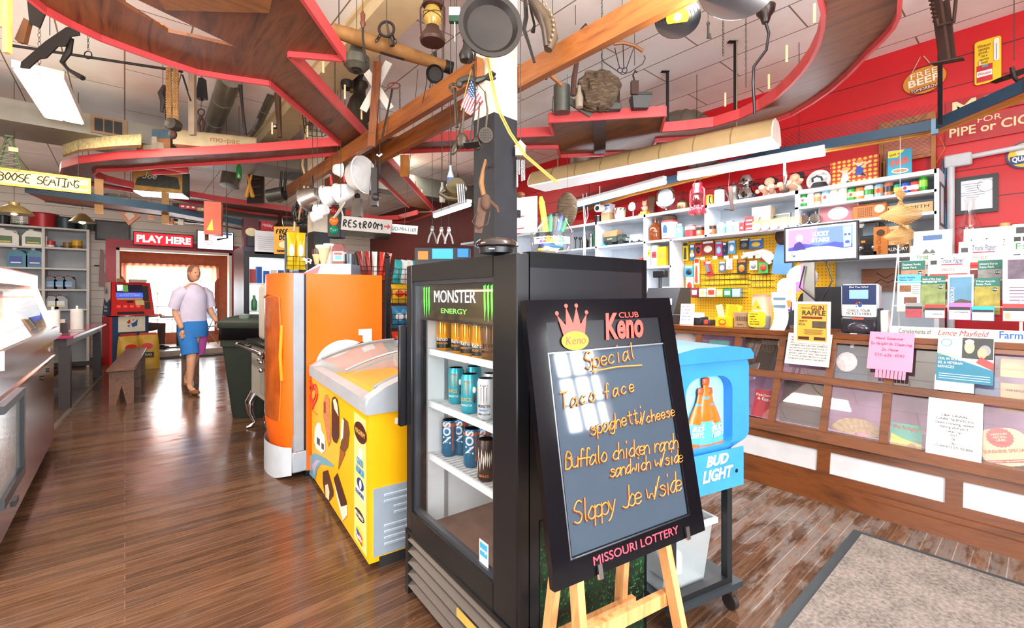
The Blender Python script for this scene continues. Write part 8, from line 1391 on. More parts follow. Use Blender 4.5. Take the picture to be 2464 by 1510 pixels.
t,k=ws('oats_sign','yellow oval sign with a navy band at the right edge of the picture','sign',2468,372);W,H=wdim(2420,2516,340,406);B().ell(0,0,W/2,H/2,-.006,.004,32).o('sign_rim',mat('1f3a7a',.4),t);B().ell(0,0,W*.45,H*.44,-.008,-.006,32).o('sign_face',mat('f2c01a',.4),t);B().ell(W*.0,H*.16,W*.26,H*.22,-.01,-.008).o('pale_print',mat('f2e2d0',.5),t);B().ell(0,H*.3,W*.22,H*.08,-.012,-.01).o('hat_print',BLACK,t);R2(t,'navy_band',0,-H*.16,W*.8,H*.3,mat('1f3a7a',.4),-.012);TX(t,'QUAKER',0,-H*.22,H*.18,WHITE,-.014,w=W*.7,off=.002)
t,k=ws('framed_certificate','black framed white certificate on the red wall beside the conduit','certificate',2350,468);W,H=wdim(2300,2402,425,515);dframe(B(),-W/2,W/2,-H/2,H/2,.03,-.015,.005).o('frame',mat('1f2024',.4),t);B().box(-W/2+.03,W/2-.03,-.006,.004,-H/2+.03,H/2-.03).o('paper',mat('eceef2',.4),t);[R2(t,'print_line',-W*.1,H*(.3-.06*i),W*(.5,.4,.34,.3,.6,.6,.3)[i],.004,mat('7a8090',.5),-.008)for i in range(7)];B().ring(W*.22,H*.22,.05,.05,.004,-.008,-.007).o('seal',mat('9aa0ae',.5),t)
ST('conduit',B().cyl((5.15,PX(2288,400,5.15).y,1.07),(5.15,PX(2288,400,5.15).y,2.42),.024).cyl((5.15,PX(2300,350,5.15).y,2.44),(5.15,-1.2,2.5),.02).box(5.12,5.19,PX(2310,350,5.15).y-.07,PX(2280,350,5.15).y+.02,2.38,2.48,.01),mat('c9ccd0',.4),None,'grey painted electrical conduit on the red wall','conduit')
S('wall_wire','thin loose brown wire hanging beside the pipe sign','wire',B().tube([(0,0,0),(0,-.03,-.1),(0,.02,-.2),(0,.05,-.28)],.003,5),mat('c8803a',.5),PX(2262,330,5.17));S('blue_cables','thin blue and white cables running down beside the conduit','cables',B().tube([(0,0,0),(-.01,.02,-.3),(0,-.01,-.75)],.007,5).tube([(0,.02,0),(-.01,.04,-.4),(0,.01,-.75)],.006,5),mat('4a7a9a',.5),PX(2278,380,5.16))
p,W,H=at(2262,5.19,1.95,10,60);t=T('side_frame','narrow black framed notice on the end of the white shelf unit','frame',(5.0,.553,2.06),0);dframe(B(),-.12,.12,-.17,.17,.02,-.012,.002).o('frame_rail',BLACK,t);B().box(-.1,.1,-.004,0,-.15,.15).o('paper',WHITE,t)
# oil lamp and bottle behind the rack
ST('trim_3',B().box(4.95,5.2,-1.2,.5,1.38,1.41),mat('b8101a',.5),None,'red ledge on the wall behind the brochure rack','ledge')
p=PX(2334,560,5.05);t=T('oil_lamp','clear glass oil lamp with a tall chimney behind the newspapers','lamp',(5.05,p.y,1.41),RW);k=mpp(p);LA(t,'base',[(24*k,0),(20*k,.01),(8*k,.06),(9*k,.18)],glass(.4));LA(t,'brass_burner',[(14*k,.3),(19*k,.31),(12*k,.34)],mat('b08a3a',.3,.8));LA(t,'stem',[(9*k,.18),(20*k,.24),(14*k,.3)],glass(.4));LA(t,'chimney',[(12*k,.34),(23*k,.42),(20*k,.48),(9*k,.58),(8*k,.66),(11*k,.68)],glass(.5))
p=PX(2418,535,5.05);t=T('glass_decanter','clear round bottle with a cork behind the newspapers','bottle',(5.05,p.y,1.41),RW);LA(t,'bottle_glass',[(22*k,0),(26*k,.1),(24*k,.25),(8*k,.34),(8*k,.42)],glass(.5));LA(t,'cork',[(8*k,.42),(9*k,.43),(9*k,.47),(0,.475)],mat('d8b478',.6))
p=PX(2130,672,5.15);t=T('engraved_plaque','brown wooden plaque with an engraved figure on the wall behind the counter','plaque',(5.16,p.y,p.z),RW);B().box(-.17,.17,-.012,.012,-.1,.1).o('plaque_board',wood('6a3a1c','8f5428','x'),t);B().tube([(-.1,-.013,-.05),(-.03,-.013,0),(.02,-.013,-.03),(.08,-.013,.0),(.12,-.013,-.05)],.003,5).tube([(-.06,-.013,.06),(0,-.013,.01),(.06,-.013,.05)],.003,5).o('engraving',mat('2a1810',.6),t)
# pink capped person behind the counter (bending behind the monitor)
def person(nm,lab,loc,rz,nodes,skin,parts,head):
 t=T(nm,lab,'person',loc,rz);me=bpy.data.meshes.new('body');N=list(nodes);idx={n:i for i,n in enumerate(N)}
 me.from_pydata([nodes[n][0]for n in N],[(idx[nodes[n][2]],idx[n])for n in N if nodes[n][2]],[]);ob=bpy.data.objects.new('body',me);COL.objects.link(ob);ob.parent=t;me.materials.append(skin)
 sm=ob.modifiers.new('skin','SKIN');me.skin_vertices or None
 for i,n in enumerate(N):r=nodes[n][1];me.skin_vertices[0].data[i].radius=(r,r)if not isinstance(r,tuple)else r
 me.skin_vertices[0].data[0].use_root=True;ob.modifiers.new('sub','SUBSURF').levels=2;ob.modifiers['sub'].render_levels=2;sm.use_smooth_shade=True
 return t
SKN=mat('d8a080',.55)
def head(t,c,yaw,hair,hl=.0,skin=SKN,r=.1):
 c=V(c);M=Mx.Translation(c)@Mx.Rotation(yaw,4,'Z')
 h=B().at(M);h.ball((0,0,0),(r*.78,r*.95,r*1.15),18).ball((0,-r*.35,-r*.55),(r*.55,r*.5,r*.5),14).ball((0,-r*.98,-r*.1),(r*.13,r*.2,r*.22),8).ball((-r*.8,0,-.05*r),(r*.1,r*.2,r*.28),8).ball((r*.8,0,-.05*r),(r*.1,r*.2,r*.28),8);h.o('head',skin,t)
 e=B().at(M);[e.ball((s*r*.33,-r*.84,.1*r),(r*.11,r*.07,r*.07),8)for s in(-1,1)];e.o('eye',mat('2a2220',.2),t);B().at(M).ball((0,-r*.82,-r*.5),(r*.24,r*.08,r*.06),8).o('mouth',mat('b05a50',.5),t)
 hb=B().at(M);hb.ball((0,r*.16,r*.25),(r*.87,r*.95,r*1.02),16)
 if hl:hb.ball((0,r*.55,-r*.3),(r*.75,r*.5,hl),12)
 hb.o('hair',hair,t)
def hand(t,c,d,skin=SKN,s=1.):
 c=V(c);d=V(d).normalized();a=d.cross(V((0,0,1)));a=a.normalized()if a.length>.1 else V((1,0,0));u=a.cross(d)
 b=B().ball(c+d*.04*s,(.028*s,.028*s,.035*s),10)
 for i in range(4):o=a*(.024-.016*i)*s;b.tube([c+d*.06*s+o,c+d*.09*s+o*1.1-u*.006*s,c+d*(.12-.008*abs(i-1))*s+o*1.1-u*.02*s],[.009*s,.0085*s,.007*s],6)
 b.tube([c+d*.03*s+a*.02*s,c+d*.055*s+a*.042*s,c+d*.08*s+a*.045*s],[.01*s,.009*s,.008*s],6);b.o('hand',skin,t)
# ================= back left: shelves, signs, bay =================
YS=12.0
t=T('supply_shelves','grey white shelf unit of oil and washer fluid at the far left back wall','shelf unit',(0,0,0));SG=mat('c9c6c2',.5);b=B()
SZ=[2.585,2.22,1.845,1.46,1.09,.6,.1]
for z in SZ:B().box(-2.3,-.52,YS-.25,YS+.18,z-.03,z).o('shelf',SG,t)
for x in(-2.3,-1.12,-.53):B().box(x-.02,x+.02,YS-.26,YS+.18,0,2.585).o('upright',SG,t)
B().box(-2.3,-.53,YS+.16,YS+.19,.0,2.58).o('back_panel',mat('a9adb2',.6),t)
def sh(px,z):p=PY(px,600,YS-.1);return V((p.x,YS-.08,z+.001)),mpp(p)
def jug(px,z,w,h,c,lab,lc,g,cap='f2f2f2',nm='jug'):
 p,k=sh(px,z);W,H=w*k,h*k;t=T(nm,lab,'jug',p,0,g);B().prism([(-W/2,0),(W/2,0),(W/2,H*.62),(W*.22,H*.86),(W*.0,H*.9),(-W*.3,H*.9),(-W/2,H*.62)],-.05,.05).o('jug_body',mat(c,.3),t);B().cyl((-W*.15,0,H*.9),(-W*.15,0,H),W*.12).o('cap',mat(cap,.4),t);B().tube([(W*.08,-.0,H*.86),(W*.36,0,H*.86),(W*.44,0,H*.6),(W*.4,0,H*.45)],.014,6).o('handle',mat(c,.3),t);R2(t,'label_panel',-W*.06,H*.36,W*.62,H*.4,mat(lc,.4),-.052);R2(t,'label_stripe',-W*.06,H*.24,W*.5,H*.06,mat('e8c83a' if lc!='2a4a9a' else 'f2f2f2',.4),-.054)
G1='white jugs on the second shelf';G2='blue washer fluid jugs';G3='black oil bottles'
jug(14,SZ[1],44,42,'e6e4da','white antifreeze jug with a green label at the left picture edge','4a6a34',G1);jug(84,SZ[1],42,42,'e6e4da','white antifreeze jug with a green label beside the shelf upright','4a6a34',G1)
jug(42,SZ[2],34,46,'12708a','blue washer fluid jug, the left one of the two','2a4a9a',G2);jug(87,SZ[2],33,46,'12708a','blue washer fluid jug, the right one of the two','2a4a9a',G2)
for i,px in enumerate((123,145,167)):jug(px,SZ[3],21,33,'1f2124','black motor oil bottle with a red cap, %s of three on the shelf'%(('left','middle','right')[i]),'6a9ad0',G3,'d8302a','oil_bottle')
for i,px in enumerate((126,148)):jug(px,SZ[4],22,35,'8d9094','grey motor oil bottle with a red cap, %s one behind the paper rolls'%(('left','right')[i]),'e8e8e8','grey oil bottles','d8302a','oil_bottle')
for px,w,h,c,c2,lab in((121,18,16,'c8302a','e8e0d8','red and white tin on the right half of the second shelf'),(142,20,6,'2a4a6a','8a9ab0','flat blue tin between the red tin and the brown tin'),(162,17,15,'8a6a3a','4a5a3a','brown and green tin beside the yellow tin'),(185,20,20,'d8a81c','8a5a1c','bright yellow tin at the right of the second shelf')):
 p,k=sh(px,SZ[1]);t=T('tin',lab,'tin',p,0,'tins on the grey shelves');LA(t,'body',[(w*k*.48,0),(w*k*.48,h*k),(0,h*k)],mat(c,.35));LA(t,'band',[(w*k*.485,h*k*.1),(w*k*.485,h*k*.4)],mat(c2,.35))
for px,w,h,c,lab in((6,26,22,'1c1c20','black bucket on top of the grey shelves at the left edge'),(52,36,24,'d8d4cc','white lubricant pail with dark lettering on top of the grey shelves'),(103,56,32,'a81c24','large red metal tub on top of the grey shelves'),(158,44,26,'24343c','dark green metal tub right of the red tub'),(207,34,22,'26382f','green metal tub at the right end on top of the shelves')):
 p,k=sh(px,SZ[0]);t=T('metal_tub',lab,'tub',p,0,'tubs on the grey shelves');W,H=w*k,h*k;LA(t,'tub_body',[(W*.46,0),(W*.5,H),(W*.47,H),(W*.43,.02)],mat(c,.35,.2));LA(t,'rim',[(W*.5,H*.96),(W*.52,H),(W*.5,H*1.03)],mat(c,.3,.3))
 if px==52:[TX(t,s_,0,H*(.66-.22*i),H*.15,mat('3a3a3a',.5),-W*.5,w=W*.55)for i,s_ in enumerate(("WOLF'S",'HEAD','Lube'))];B().lathe([(W*.475,.005),(W*.485,H*.2)],18).o('band',mat('24503a',.4),t)
# signs over the opening
p=PY(395,577,12.08);a=PY(322,560,12.08);c=PY(466,592,12.08);W=c.x-a.x;H=.28
t=T('led_sign','red lit moving letter sign reading play here above the wide opening','sign',p,0);B().box(-W/2,W/2,-.03,.05,-H/2,H/2,.004).o('casing',mat('1c1416',.4),t);R2(t,'lit_panel',0,0,W*.97,H*.86,mat('e0101c',.4,e=1.5),-.032);TX(t,'PLAY HERE',0,-H*.24,H*.5,mat('fff6ea',.4,e=6.),-.036,w=W*.9,off=.006)
a=PY(474,552,12.05);c=PY(562,600,12.05);t=T('wall_screen','white lit wall television screen above the right side of the opening','television',((a.x+c.x)/2,12.06,(a.z+c.z)/2-.02));W=c.x-a.x;H=.42;B().box(-W/2,W/2,-.02,.05,-H/2,H/2,.004).o('casing',BLACK,t);R2(t,'screen',0,0,W*.96,H*.92,mat('f2f6fa',.4,e=1.6),-.022);R2(t,'screen_band',W*.2,H*.38,W*.5,H*.1,mat('2a5aa0',.4,e=.8),-.024);[R2(t,'screen_line',-W*.2,H*(.18-.1*i),W*.26,H*.03,mat('d86a7a',.4,e=.8),-.024)for i in range(5)]
a=PY(272,555,12.15);t=T('dark_picture','dark framed picture hanging left of the red lit sign','picture',(a.x,12.17,a.z));dframe(B(),-.27,.27,-.2,.2,.03,-.02,.01).o('frame',mat('3a3430',.5),t);B().box(-.24,.24,-.006,.006,-.17,.17).o('picture_panel',mat('4a4640',.3,v=.3),t)
p=PY(243,645,12.15);t=T('toy_rifle','reddish wooden toy rifle hung upright on the wall by the ticket machine','toy',p);B().prism([(-.03,-.36),(.1,-.36),(.1,-.22),(.04,-.05),(.045,.2),(.06,.26),(.03,.36),(-.01,.38),(-.02,.1)],-.02,.02).o('rifle_body',mat('7a2f24',.4),t);B().cyl((-.1,0,.05),(0,0,.05),.01).o('trigger',IRON,t)
# navy shelf along the back
t=T('back_navy_shelf','long navy blue train shelf across the back left under the caboose sign','shelf',(0,0,2.42));q0=PZ(60,462,2.42);q1=PZ(402,508,2.42);q2=PZ(600,545,2.42)
for a,c in((q0,q1),(q1,q2)):
 a=V((a.x,a.y,0));c=V((c.x,c.y,0));B().bar(a+V((0,0,.04)),c+V((0,0,.04)),.02,.09).o('edge_trim',mat('3c5566',.5),t);B().hull([a,c,c+V((.1,.5,0)),a+V((.1,.5,0))],(0,0,.03)).o('board',mat('a8642a',.5),t);B().bar(a+V((.1,.5,.03)),c+V((.1,.5,.03)),.02,.08).o('rear_trim',mat('2c4454',.5),t)
for px,py in((238,495),(398,520)):q=PZ(px,py,2.4);B().box(q.x-.04,q.x+.04,q.y,q.y+.03,-.12,.3).o('bracket',mat('b8843c',.5),t)
bd=[(205,468,28,22,'6a5a3a','brown model building on the back navy shelf'),(268,472,30,22,'7a9a3a','green fronted model building on the back navy shelf'),(298,476,20,22,'e8a03a','small orange trimmed model station on the back navy shelf'),(160,462,22,16,'b8a48a','pale model storefront on the back navy shelf'),(345,486,24,14,'4a4a44','grey model train car on the back navy shelf'),(455,492,34,14,'b82430','red model truck on the back navy shelf'),(490,498,24,12,'c8a46a','tan model wagon on the back navy shelf')]
for px,py,w,h,c,lab in bd:
 q=PZ(px,py+h*.5,2.49);q.y+=.2;k=mpp(q);t=T('model_building' if 'truck' not in lab and 'car' not in lab and 'wagon' not in lab else 'model_vehicle',lab,'model',q,0,'models on the back navy shelf');W,H=w*k,h*k;B().box(-W/2,W/2,-.06,.06,0,H*.7).o('body',mat(c,.6,v=.25),t);B().prism([(-W*.56,H*.7),(W*.56,H*.7),(W*.3,H),(-W*.3,H)],-.08,.08).o('roof',mat('4a3a34',.6),t);[R2(t,'window',x*W,H*.38,W*.16,H*.26,mat('d8d4c0',.4),-.063)for x in(-.3,0,.3)]
# caboose sign and derrick
a=PZ(-60,420,2.5);t=T('caboose_sign','long yellow wooden caboose seating sign with dark hand lettering at the left','sign',(a.x,a.y,0));e0=PY(219,450,a.y);z1=PY(219,430,a.y).z;z0=PY(219,468,a.y).z;W=e0.x-a.x;H=z1-z0;zc=(z0+z1)/2
B().box(0,W,-.015,.015,zc-H/2,zc+H/2).o('sign_board',mat('f0d490',.5,v=.1),t);dframe(B(),0,W,zc-H/2,zc+H/2,.022,-.022,.018).o('frame',mat('e8a83a',.5),t);HW(t,'CABOOSE SEATING',W*.06,zc-H*.22,H*.5,.005,mat('3a3428',.5),-.018,.1,W*.8/(H*.5*14.6));R2(t,'green_stripe',W*.92,zc-H*.1,W*.09,H*.2,mat('8ab82c',.5),-.018)
for x in(.1,W-.1):B().cyl((x,0,zc+H/2),(x,0,HCEIL),.003,n=5).o('cord',IRON,t)
t=T('oil_derrick','green lattice model oil derrick on top of the yellow caboose sign','model',(PY(22,400,a.y).x,a.y+.02,zc+H/2));k=mpp(V((t.location)));b=B()
for s1 in(-1,1):
 for s2 in(-1,1):b.bar((s1*20*k,s2*20*k,0),(s1*4*k,s2*4*k,76*k),.008,.008)
for i in range(6):
 z=76*k*i/6;w0=(20-16*i/6)*k;w1=(20-16*(i+1)/6)*k;z1=76*k*(i+1)/6
 for s in(-1,1):b.bar((-w0,s*w0,z),(w1,s*w1,z1),.004,.004).bar((s*w0,-w0,z),(s*w1,w1,z1),.004,.004).bar((-w0,s*w0,z),(w0,s*w0,z),.004,.004)
b.o('lattice',mat('5a6a4a',.5),t);B().box(-7*k,7*k,-7*k,7*k,76*k,80*k).o('crown',mat('5a6a4a',.5),t);R2(t,'plate',8*k,46*k,16*k,10*k,mat('e8d48a',.5),-14*k)
# hanging lamps, tags and tools at back left
def pend(px,py,d,lab):t,k=hg('pendant_lamp',lab,'lamp',px,py,d,'metal shade lamps',cord=16);LA(t,'shade',[(35*k,-10*k),(30*k,-2*k),(18*k,8*k),(10*k,12*k),(10*k,18*k),(0,19*k)],mat('a08a58',.25,.7));B().ball((0,0,-4*k),9*k).o('bulb',mat('ffd890',.4,e=6.),t)
pend(34,505,4.6,'round metal shade work lamp hanging below the caboose sign');t,k=hg('pendant_lamp','small tilted metal shade lamp with a glowing bulb right of the other lamp','lamp',198,526,6.2,'metal shade lamps',cord=20);LA(t,'shade',[(26*k,-9*k),(14*k,4*k),(6*k,12*k),(0,13*k)],mat('8a7648',.3,.7));B().ball((0,0,-5*k),8*k).o('bulb',mat('ffe0a0',.4,e=9.),t)
def flat(nm,lab,cat,px,py,d,w,h,c,c2=None,rot=0):
 t,k=hg(nm,lab,cat,px,py,d,cord=h*.4);B().at(Mx.Rotation(rot,4,'Y')).box(-w*k/2,w*k/2,-.012,.012,-h*k/2,h*k/2).o('panel',mat(c,.5,v=.1),t)
 if c2:R2(t,'print_panel',0,0,w*k*.55,h*k*.5,mat(c2,.5),-.014,.001,rot)
 return t,k
flat('diamond_tile','pink diamond shaped tile with a cream centre hanging over the opening','tile',314,518,6.5,34,34,'e09a80','f0e4d0',R(52));flat('pink_card','small pink and white card hanging right of the diamond tile','card',364,516,6.5,13,22,'e8a08a','e8c83a');flat('orange_card','orange and blue card on a hook right of the pink card','card',408,527,6.5,18,26,'e8885a','2a7ab8');flat('paper_tag','cream paper tag hanging left of the orange lantern','tag',436,527,6.6,13,26,'e8e0cc')
t,k=hg('orange_lantern','orange red hanging box lantern with a yellow sail print','lantern',514,528,5.6,rz=R(25),cord=38);B().box(-17*k,17*k,-17*k,17*k,-38*k,40*k).o('lantern_body',mat('e0481c',.35,v=.3,s=8),t);PG(t,'sail_print',[(-12*k,-28*k),(2*k,-28*k),(0,0)],mat('e8c02a',.4),-17*k-.002);R2(t,'side_print',17*k,0,1*k,70*k,mat('c8a060',.4),-17*k);B().cyl((-14*k,0,-50*k),(-14*k,0,-38*k),.02).o('foot',RUST,t)
t,k=hg('hand_crank','black bent iron crank hanging in front of the wall screen','crank',545,550,5.5,cord=28);B().tube([(-5*k,0,28*k),(0,0,24*k),(2*k,0,-22*k),(-22*k,0,-26*k)],.012,7).o('crank_body',IRON,t)
t,k=hg('wooden_jack','dark wooden tool with crossed yellow bats hanging in the back','bats',600,440,6.3,cord=40);[B().at(Mx.Rotation(R(s*14),4,'Y')).lathe([(3*k,-36*k),(5*k,-34*k),(3*k,0),(2*k,30*k),(3*k,34*k)],10).o('bat',wood('a8641c','d89a3c','z'),t)for s in(-1,1)]
t,k=hg('wrench_board','dark wooden rack of wrenches hanging behind the crossed bats','rack',614,445,7.2,cord=44);B().box(-20*k,20*k,0,.03,-44*k,44*k).o('rack_board',mat('2c1e18',.6),t);[B().bar((-16*k,-.01,z*k),(16*k,-.01,z*k+.02),.05,.02).o('wrench',mat('6a4a34',.4,.4),t)for z in(-28,-8,12,30)]
t,k=hg('bottle_green','small green glass bottle hanging neck down from the left track arm','bottle',575,412,5.2,cord=10);LA(t,'bottle_glass',[(5*k,-18*k),(6*k,-16*k),(6*k,8*k),(3*k,16*k)],mat('1f6a2c',.1,a=.85))
t,k=hg('bean_pot','dark tin measuring cup and black tongs hanging beside the far post','cup',668,468,5.6,cord=60);B().at(Mx.Rotation(R(80),4,'Y')).lathe([(16*k,-22*k),(17*k,16*k),(14*k,16*k),(13*k,-18*k),(0,-20*k)],18).o('cup_body',mat('4a4a44',.35,.5),t);[B().cyl((x*k,0,8*k),((x+4)*k,0,56*k),3*k).o('tong_arm',IRON,t)for x in(6,16)]
# ---------------- enamel ware on the far beam end ----------------
EN=mat('f4f4f0',.18)
def pan(px,py,d,r,dep_,lab,tilt,rz=0,hl=0,m=EN,nm='enamel_basin',hc=None):
 t,k=hg(nm,lab,'pan',px,py,d,'white enamel ware hanging from the beam',rz,cord=r*.9);M=Mx.Rotation(R(tilt),4,'Y')@Mx.Rotation(R(90),4,'Y');R_=r*k;D=dep_*k
 B().lathe([(0,-D*.5),(R_*.55,-D*.5),(R_*.72,-D*.3),(R_*.92,D*.4),(R_,D*.5),(R_*1.05,D*.52),(R_,D*.56),(R_*.88,D*.42),(R_*.68,-D*.26),(0,-D*.42)],28,M).o('pan_body',m,t)
 if hl:B().tube([(0,0,R_*.9),(-2*k,0,(r+hl)*k)],4*k*.8,8).o('handle',mat(hc or 'c8202c',.3),t)
 return t
pan(862,424,4.4,44,40,'largest white enamel basin with a thin red rim, rightmost of the enamel ware',-4,R(-25));pan(812,408,4.5,17,18,'small white saucepan at the top of the enamel ware',0,R(40));pan(830,462,4.5,25,34,'white enamel pot just left below the big basin',170,R(-20),hl=18);pan(798,468,4.55,25,32,'white enamel pot with a red handle, beside the metal colander',170,R(-15),hl=22);pan(776,506,4.5,18,26,'white enamel cup under the metal colander',175,R(-15));pan(764,520,4.45,13,20,'lowest small white enamel cup hanging by the far post',170,R(-10))
pan(752,474,4.5,29,40,'dented aluminium colander pan at the left of the enamel ware',165,R(-20),22,mat('b0aca4',.3,.9,v=.2),'colander_pan','2a2220')
t,k=hg('birdhouse','tiny red wooden birdhouse hanging behind the small saucepan','birdhouse',796,392,5.0,cord=14);B().box(-9*k,9*k,-9*k,9*k,-12*k,6*k).o('house_body',mat('b8202c',.5),t);B().prism([(-13*k,6*k),(13*k,6*k),(0,17*k)],-11*k,11*k).o('roof',mat('8a141c',.5),t)
t,k=hg('tin_lantern','grey square wooden lantern box hanging under the beam end','lantern',860,502,4.6,cord=34);B().hull([(-12*k,-12*k,-26*k),(12*k,-12*k,-20*k),(9*k,-9*k,24*k),(-8*k,-9*k,24*k)],(0,20*k,0)).o('lantern_body',mat('6a5d50',.6,v=.3),t);B().ball((0,0,30*k),.03).o('cap',IRON,t)
t,k=hg('bar_clamp','rusty iron vice clamp hanging below the beams in the middle','clamp',902,455,4.3,cord=70);B().box(-7*k,7*k,-.03,.03,-40*k,50*k).tube([(-12*k,0,-8*k),(14*k,0,-4*k)],.02,7).tube([(0,0,50*k),(2*k,0,70*k)],.01,6).ball((4*k,-.02,-20*k),.04).o('clamp_body',mat('4a4644',.4,.5),t)
t,k=hg('meat_hook','white ended meat hook hanging from the lower beam','hook',914,395,3.9,cord=20);B().tube([(0,0,30*k),(0,0,-20*k),(4*k,0,-32*k),(-6*k,0,-34*k)],.01,6).o('hook_body',IRON,t);B().tube([(-6*k,-.01,22*k),(0,-.02,18*k),(6*k,-.01,24*k)],.008,6).o('white_tie',WHITE,t)
t,k=hg('scissors','old scissors and silver pliers bunch hanging over the restroom sign','scissors',820,505,4.3,cord=30);B().tube([(10*k,0,20*k),(-6*k,0,-6*k),(-16*k,0,-20*k)],.014,6).tube([(-4*k,0,18*k),(4*k,0,-10*k),(8*k,0,-28*k)],.01,6).o('blades',mat('a8a294',.3,.8),t);[B().tube([(x*k+8*k*math.cos(a),0,-36*k+10*k*math.sin(a))for a in[2*PI*q/10 for q in range(10)]],.006,5,True).o('handle_loop',IRON,t)for x in(0,14)]
t,k=hg('traffic_light','dark traffic light with amber and green lenses behind the restroom sign','traffic light',806,532,5.0,cord=40);B().box(-16*k,16*k,-.03,.12,-40*k,38*k,.01).o('housing',mat('2c3034',.5),t);[B().ball((0,-.03,z*k),(11*k,.03,11*k)).o('lens',mat(c,.2,e=e),t)for z,c,e in((24,'8a1c1c',.05),(0,'e8641c',.5),(-22,'0f7a5a',.3))]
t,k=hg('restroom_sign','grey hand painted restroom sign with a red arrow','sign',882,541,4.3,cord=14);W,H=120*k,33*k;B().box(-W/2,W/2,-.01,.01,-H/2,H/2).o('sign_board',mat('b0aca4',.6,v=.12),t);HW(t,'REStROOM',-W*.47,-H*.26,H*.5,.006,mat('26262a',.5),-.012,.0,W*.8/(H*.5*8));PG(t,'arrow',[(W*.36,-H*.06),(W*.43,-H*.06),(W*.43,-H*.2),(W*.49,0),(W*.43,H*.2),(W*.43,H*.06),(W*.36,H*.06)],mat('a82430',.5),-.012);t.rotation_euler=(0,R(5),CZ)
t,k=hg('license_plate','white licence plate with dark characters right of the restroom sign','licence plate',972,551,4.35,cord=12);W,H=66*k,20*k;B().box(-W/2,W/2,-.004,.004,-H/2,H/2).o('plate_panel',mat('e8ecec',.4),t);TX(t,'UO-MH-1169',0,-H*.26,H*.5,mat('3a4640',.5),-.006,w=W*.88);t.rotation_euler=(0,R(5),CZ)
t,k=hg('soda_bottle','clear glass soda bottle hanging by the left side of the black post','bottle',1084,428,3.1,cord=16);LA(t,'bottle_glass',[(7*k,-22*k),(8*k,-18*k),(8*k,4*k),(3*k,20*k),(3*k,30*k)],mat('b8c8d0',.1,a=.7));B().lathe([(8.2*k,-10*k),(8.2*k,0)],14).o('label_band',mat('3a5aa0',.4),t)
t,k=hg('soda_bottle','clear glass soda bottle hanging lower and farther left of the post','bottle',1064,465,3.3,cord=24);LA(t,'bottle_glass',[(6*k,-22*k),(7*k,-18*k),(7*k,2*k),(3*k,18*k),(3*k,26*k)],mat('b8b8b0',.1,a=.7))
t,k=hg('grinder_gear','round brass and iron food grinder cluster hanging by the post','grinder',1098,452,3.0,cord=30);B().lathe([(0,-.03),(22*k,-.03),(26*k,0),(22*k,.03),(0,.02)],22,Mx.Rotation(R(70),4,'X')).tube([(-26*k,0,-6*k),(-38*k,0,-14*k),(-20*k,0,-24*k),(10*k,0,-26*k)],.018,7).o('gear_body',mat('6a6048',.35,.7,v=.3),t);[B().tube([((4+i*5)*k,-.04,6*k),((8+i*5)*k,-.05,-40*k)],.006,6).o('fork',STEEL,t)for i in range(4)]
# right of the post: whiteboard, mallet knob
p=PX(1252,515,2.05);t=T('whiteboard','white board with red marker strokes fixed to the right of the post','whiteboard',(p.x,p.y,p.z),R(-62));k=mpp(p);B().box(-.06,.12,-.006,.006,-46*k,40*k).o('board_panel',mat('f2f4f6',.3),t);[B().tube([(-.03,-.008,z),(.03,-.008,z+.004)],.003,5).o('marker_stroke',mat('d83a4a',.5),t)for z in(-.02,-.1)];B().ball((.0,0,46*k),(.035,.02,.022)).o('knob',mat('7a4a2a',.4),t);q=V((-.18,0,0));q.rotate(Euler((0,0,R(62))));B().bar((0,.006,0),q,.02,.05).o('bracket',BLACK,t)
# on the black fridge: marker jar, round black lamp dome
mp=PZ(1328,612,FH+.001);t=T('marker_jar','round clear glass jar full of coloured markers on the black fridge','jar',mp,CZ);k=mpp(mp);LA(t,'jar_glass',[(30*k,0),(46*k,8*k),(52*k,30*k),(50*k,55*k),(36*k,78*k),(34*k,86*k),(38*k,92*k)],glass(.25),1,None,28)
MK=[(-18,60,-.14,'f2e21c',105,7),(-10,40,.05,'1f9a5a',60,5.5),(2,35,-.1,'2a5ac8',55,5.5),(10,45,.25,'2a5ad0',60,5.5),(6,50,.1,'26262a',65,6),(20,48,.35,'1fa05a',62,5.5)]
for i,(x,z,a,c,l,r)in enumerate(MK):tt=T('marker',('tall yellow','green','short blue','leaning blue','black','leaning green')[i]+' marker standing in the glass jar on the fridge','marker',mp+V((0,0,.012+.02)),0,'markers in the jar');tt.rotation_euler=(0,a,CZ);B().cyl((x*k*.6,(i%3-1)*.012,0),(x*k*.6,(i%3-1)*.012,l*k),r*k).o('barrel',mat(c if c!='f2e21c' else 'f2e21c',.35),tt);B().cyl((x*k*.6,(i%3-1)*.012,l*k),(x*k*.6,(i%3-1)*.012,(l+12)*k),r*k*.9,r*k*.5).o('cap',mat(c,.35),tt)
for i in range(7):x,y=random.uniform(-26,26)*k,random.uniform(-24,24)*k;tt=T('marker','marker lying in the bottom of the jar, '+('cream barrel','pale barrel with green cap','blue barrel','cream barrel under the label','purple barrel','white barrel at the back','green capped at the front')[i],'marker',mp+V((0,0,(8+6*i)*k)),random.uniform(0,3),'markers in the jar');B().cyl((-24*k,y*.4,0),(24*k,y*.4,4*k),5.5*k).o('barrel',mat(('ece2c0','e8e4d8','5a9ad0','efe6c4','6a4a8a','f0f0ea','e8e2c8')[i],.4),tt);B().cyl((24*k,y*.4,4*k),(34*k,y*.4,5*k),5*k).o('cap',mat(('e8c83a','2a8a4a','2a5ac8','26262a','6a4a8a','c8302a','1f8a4a')[i],.4),tt)
q=B().lathe([(50.6*k,22*k),(51.4*k,38*k)],14,None,R(-150),R(-40));q.o('jar_label',mat('f2f2f0',.4),t);q=B()
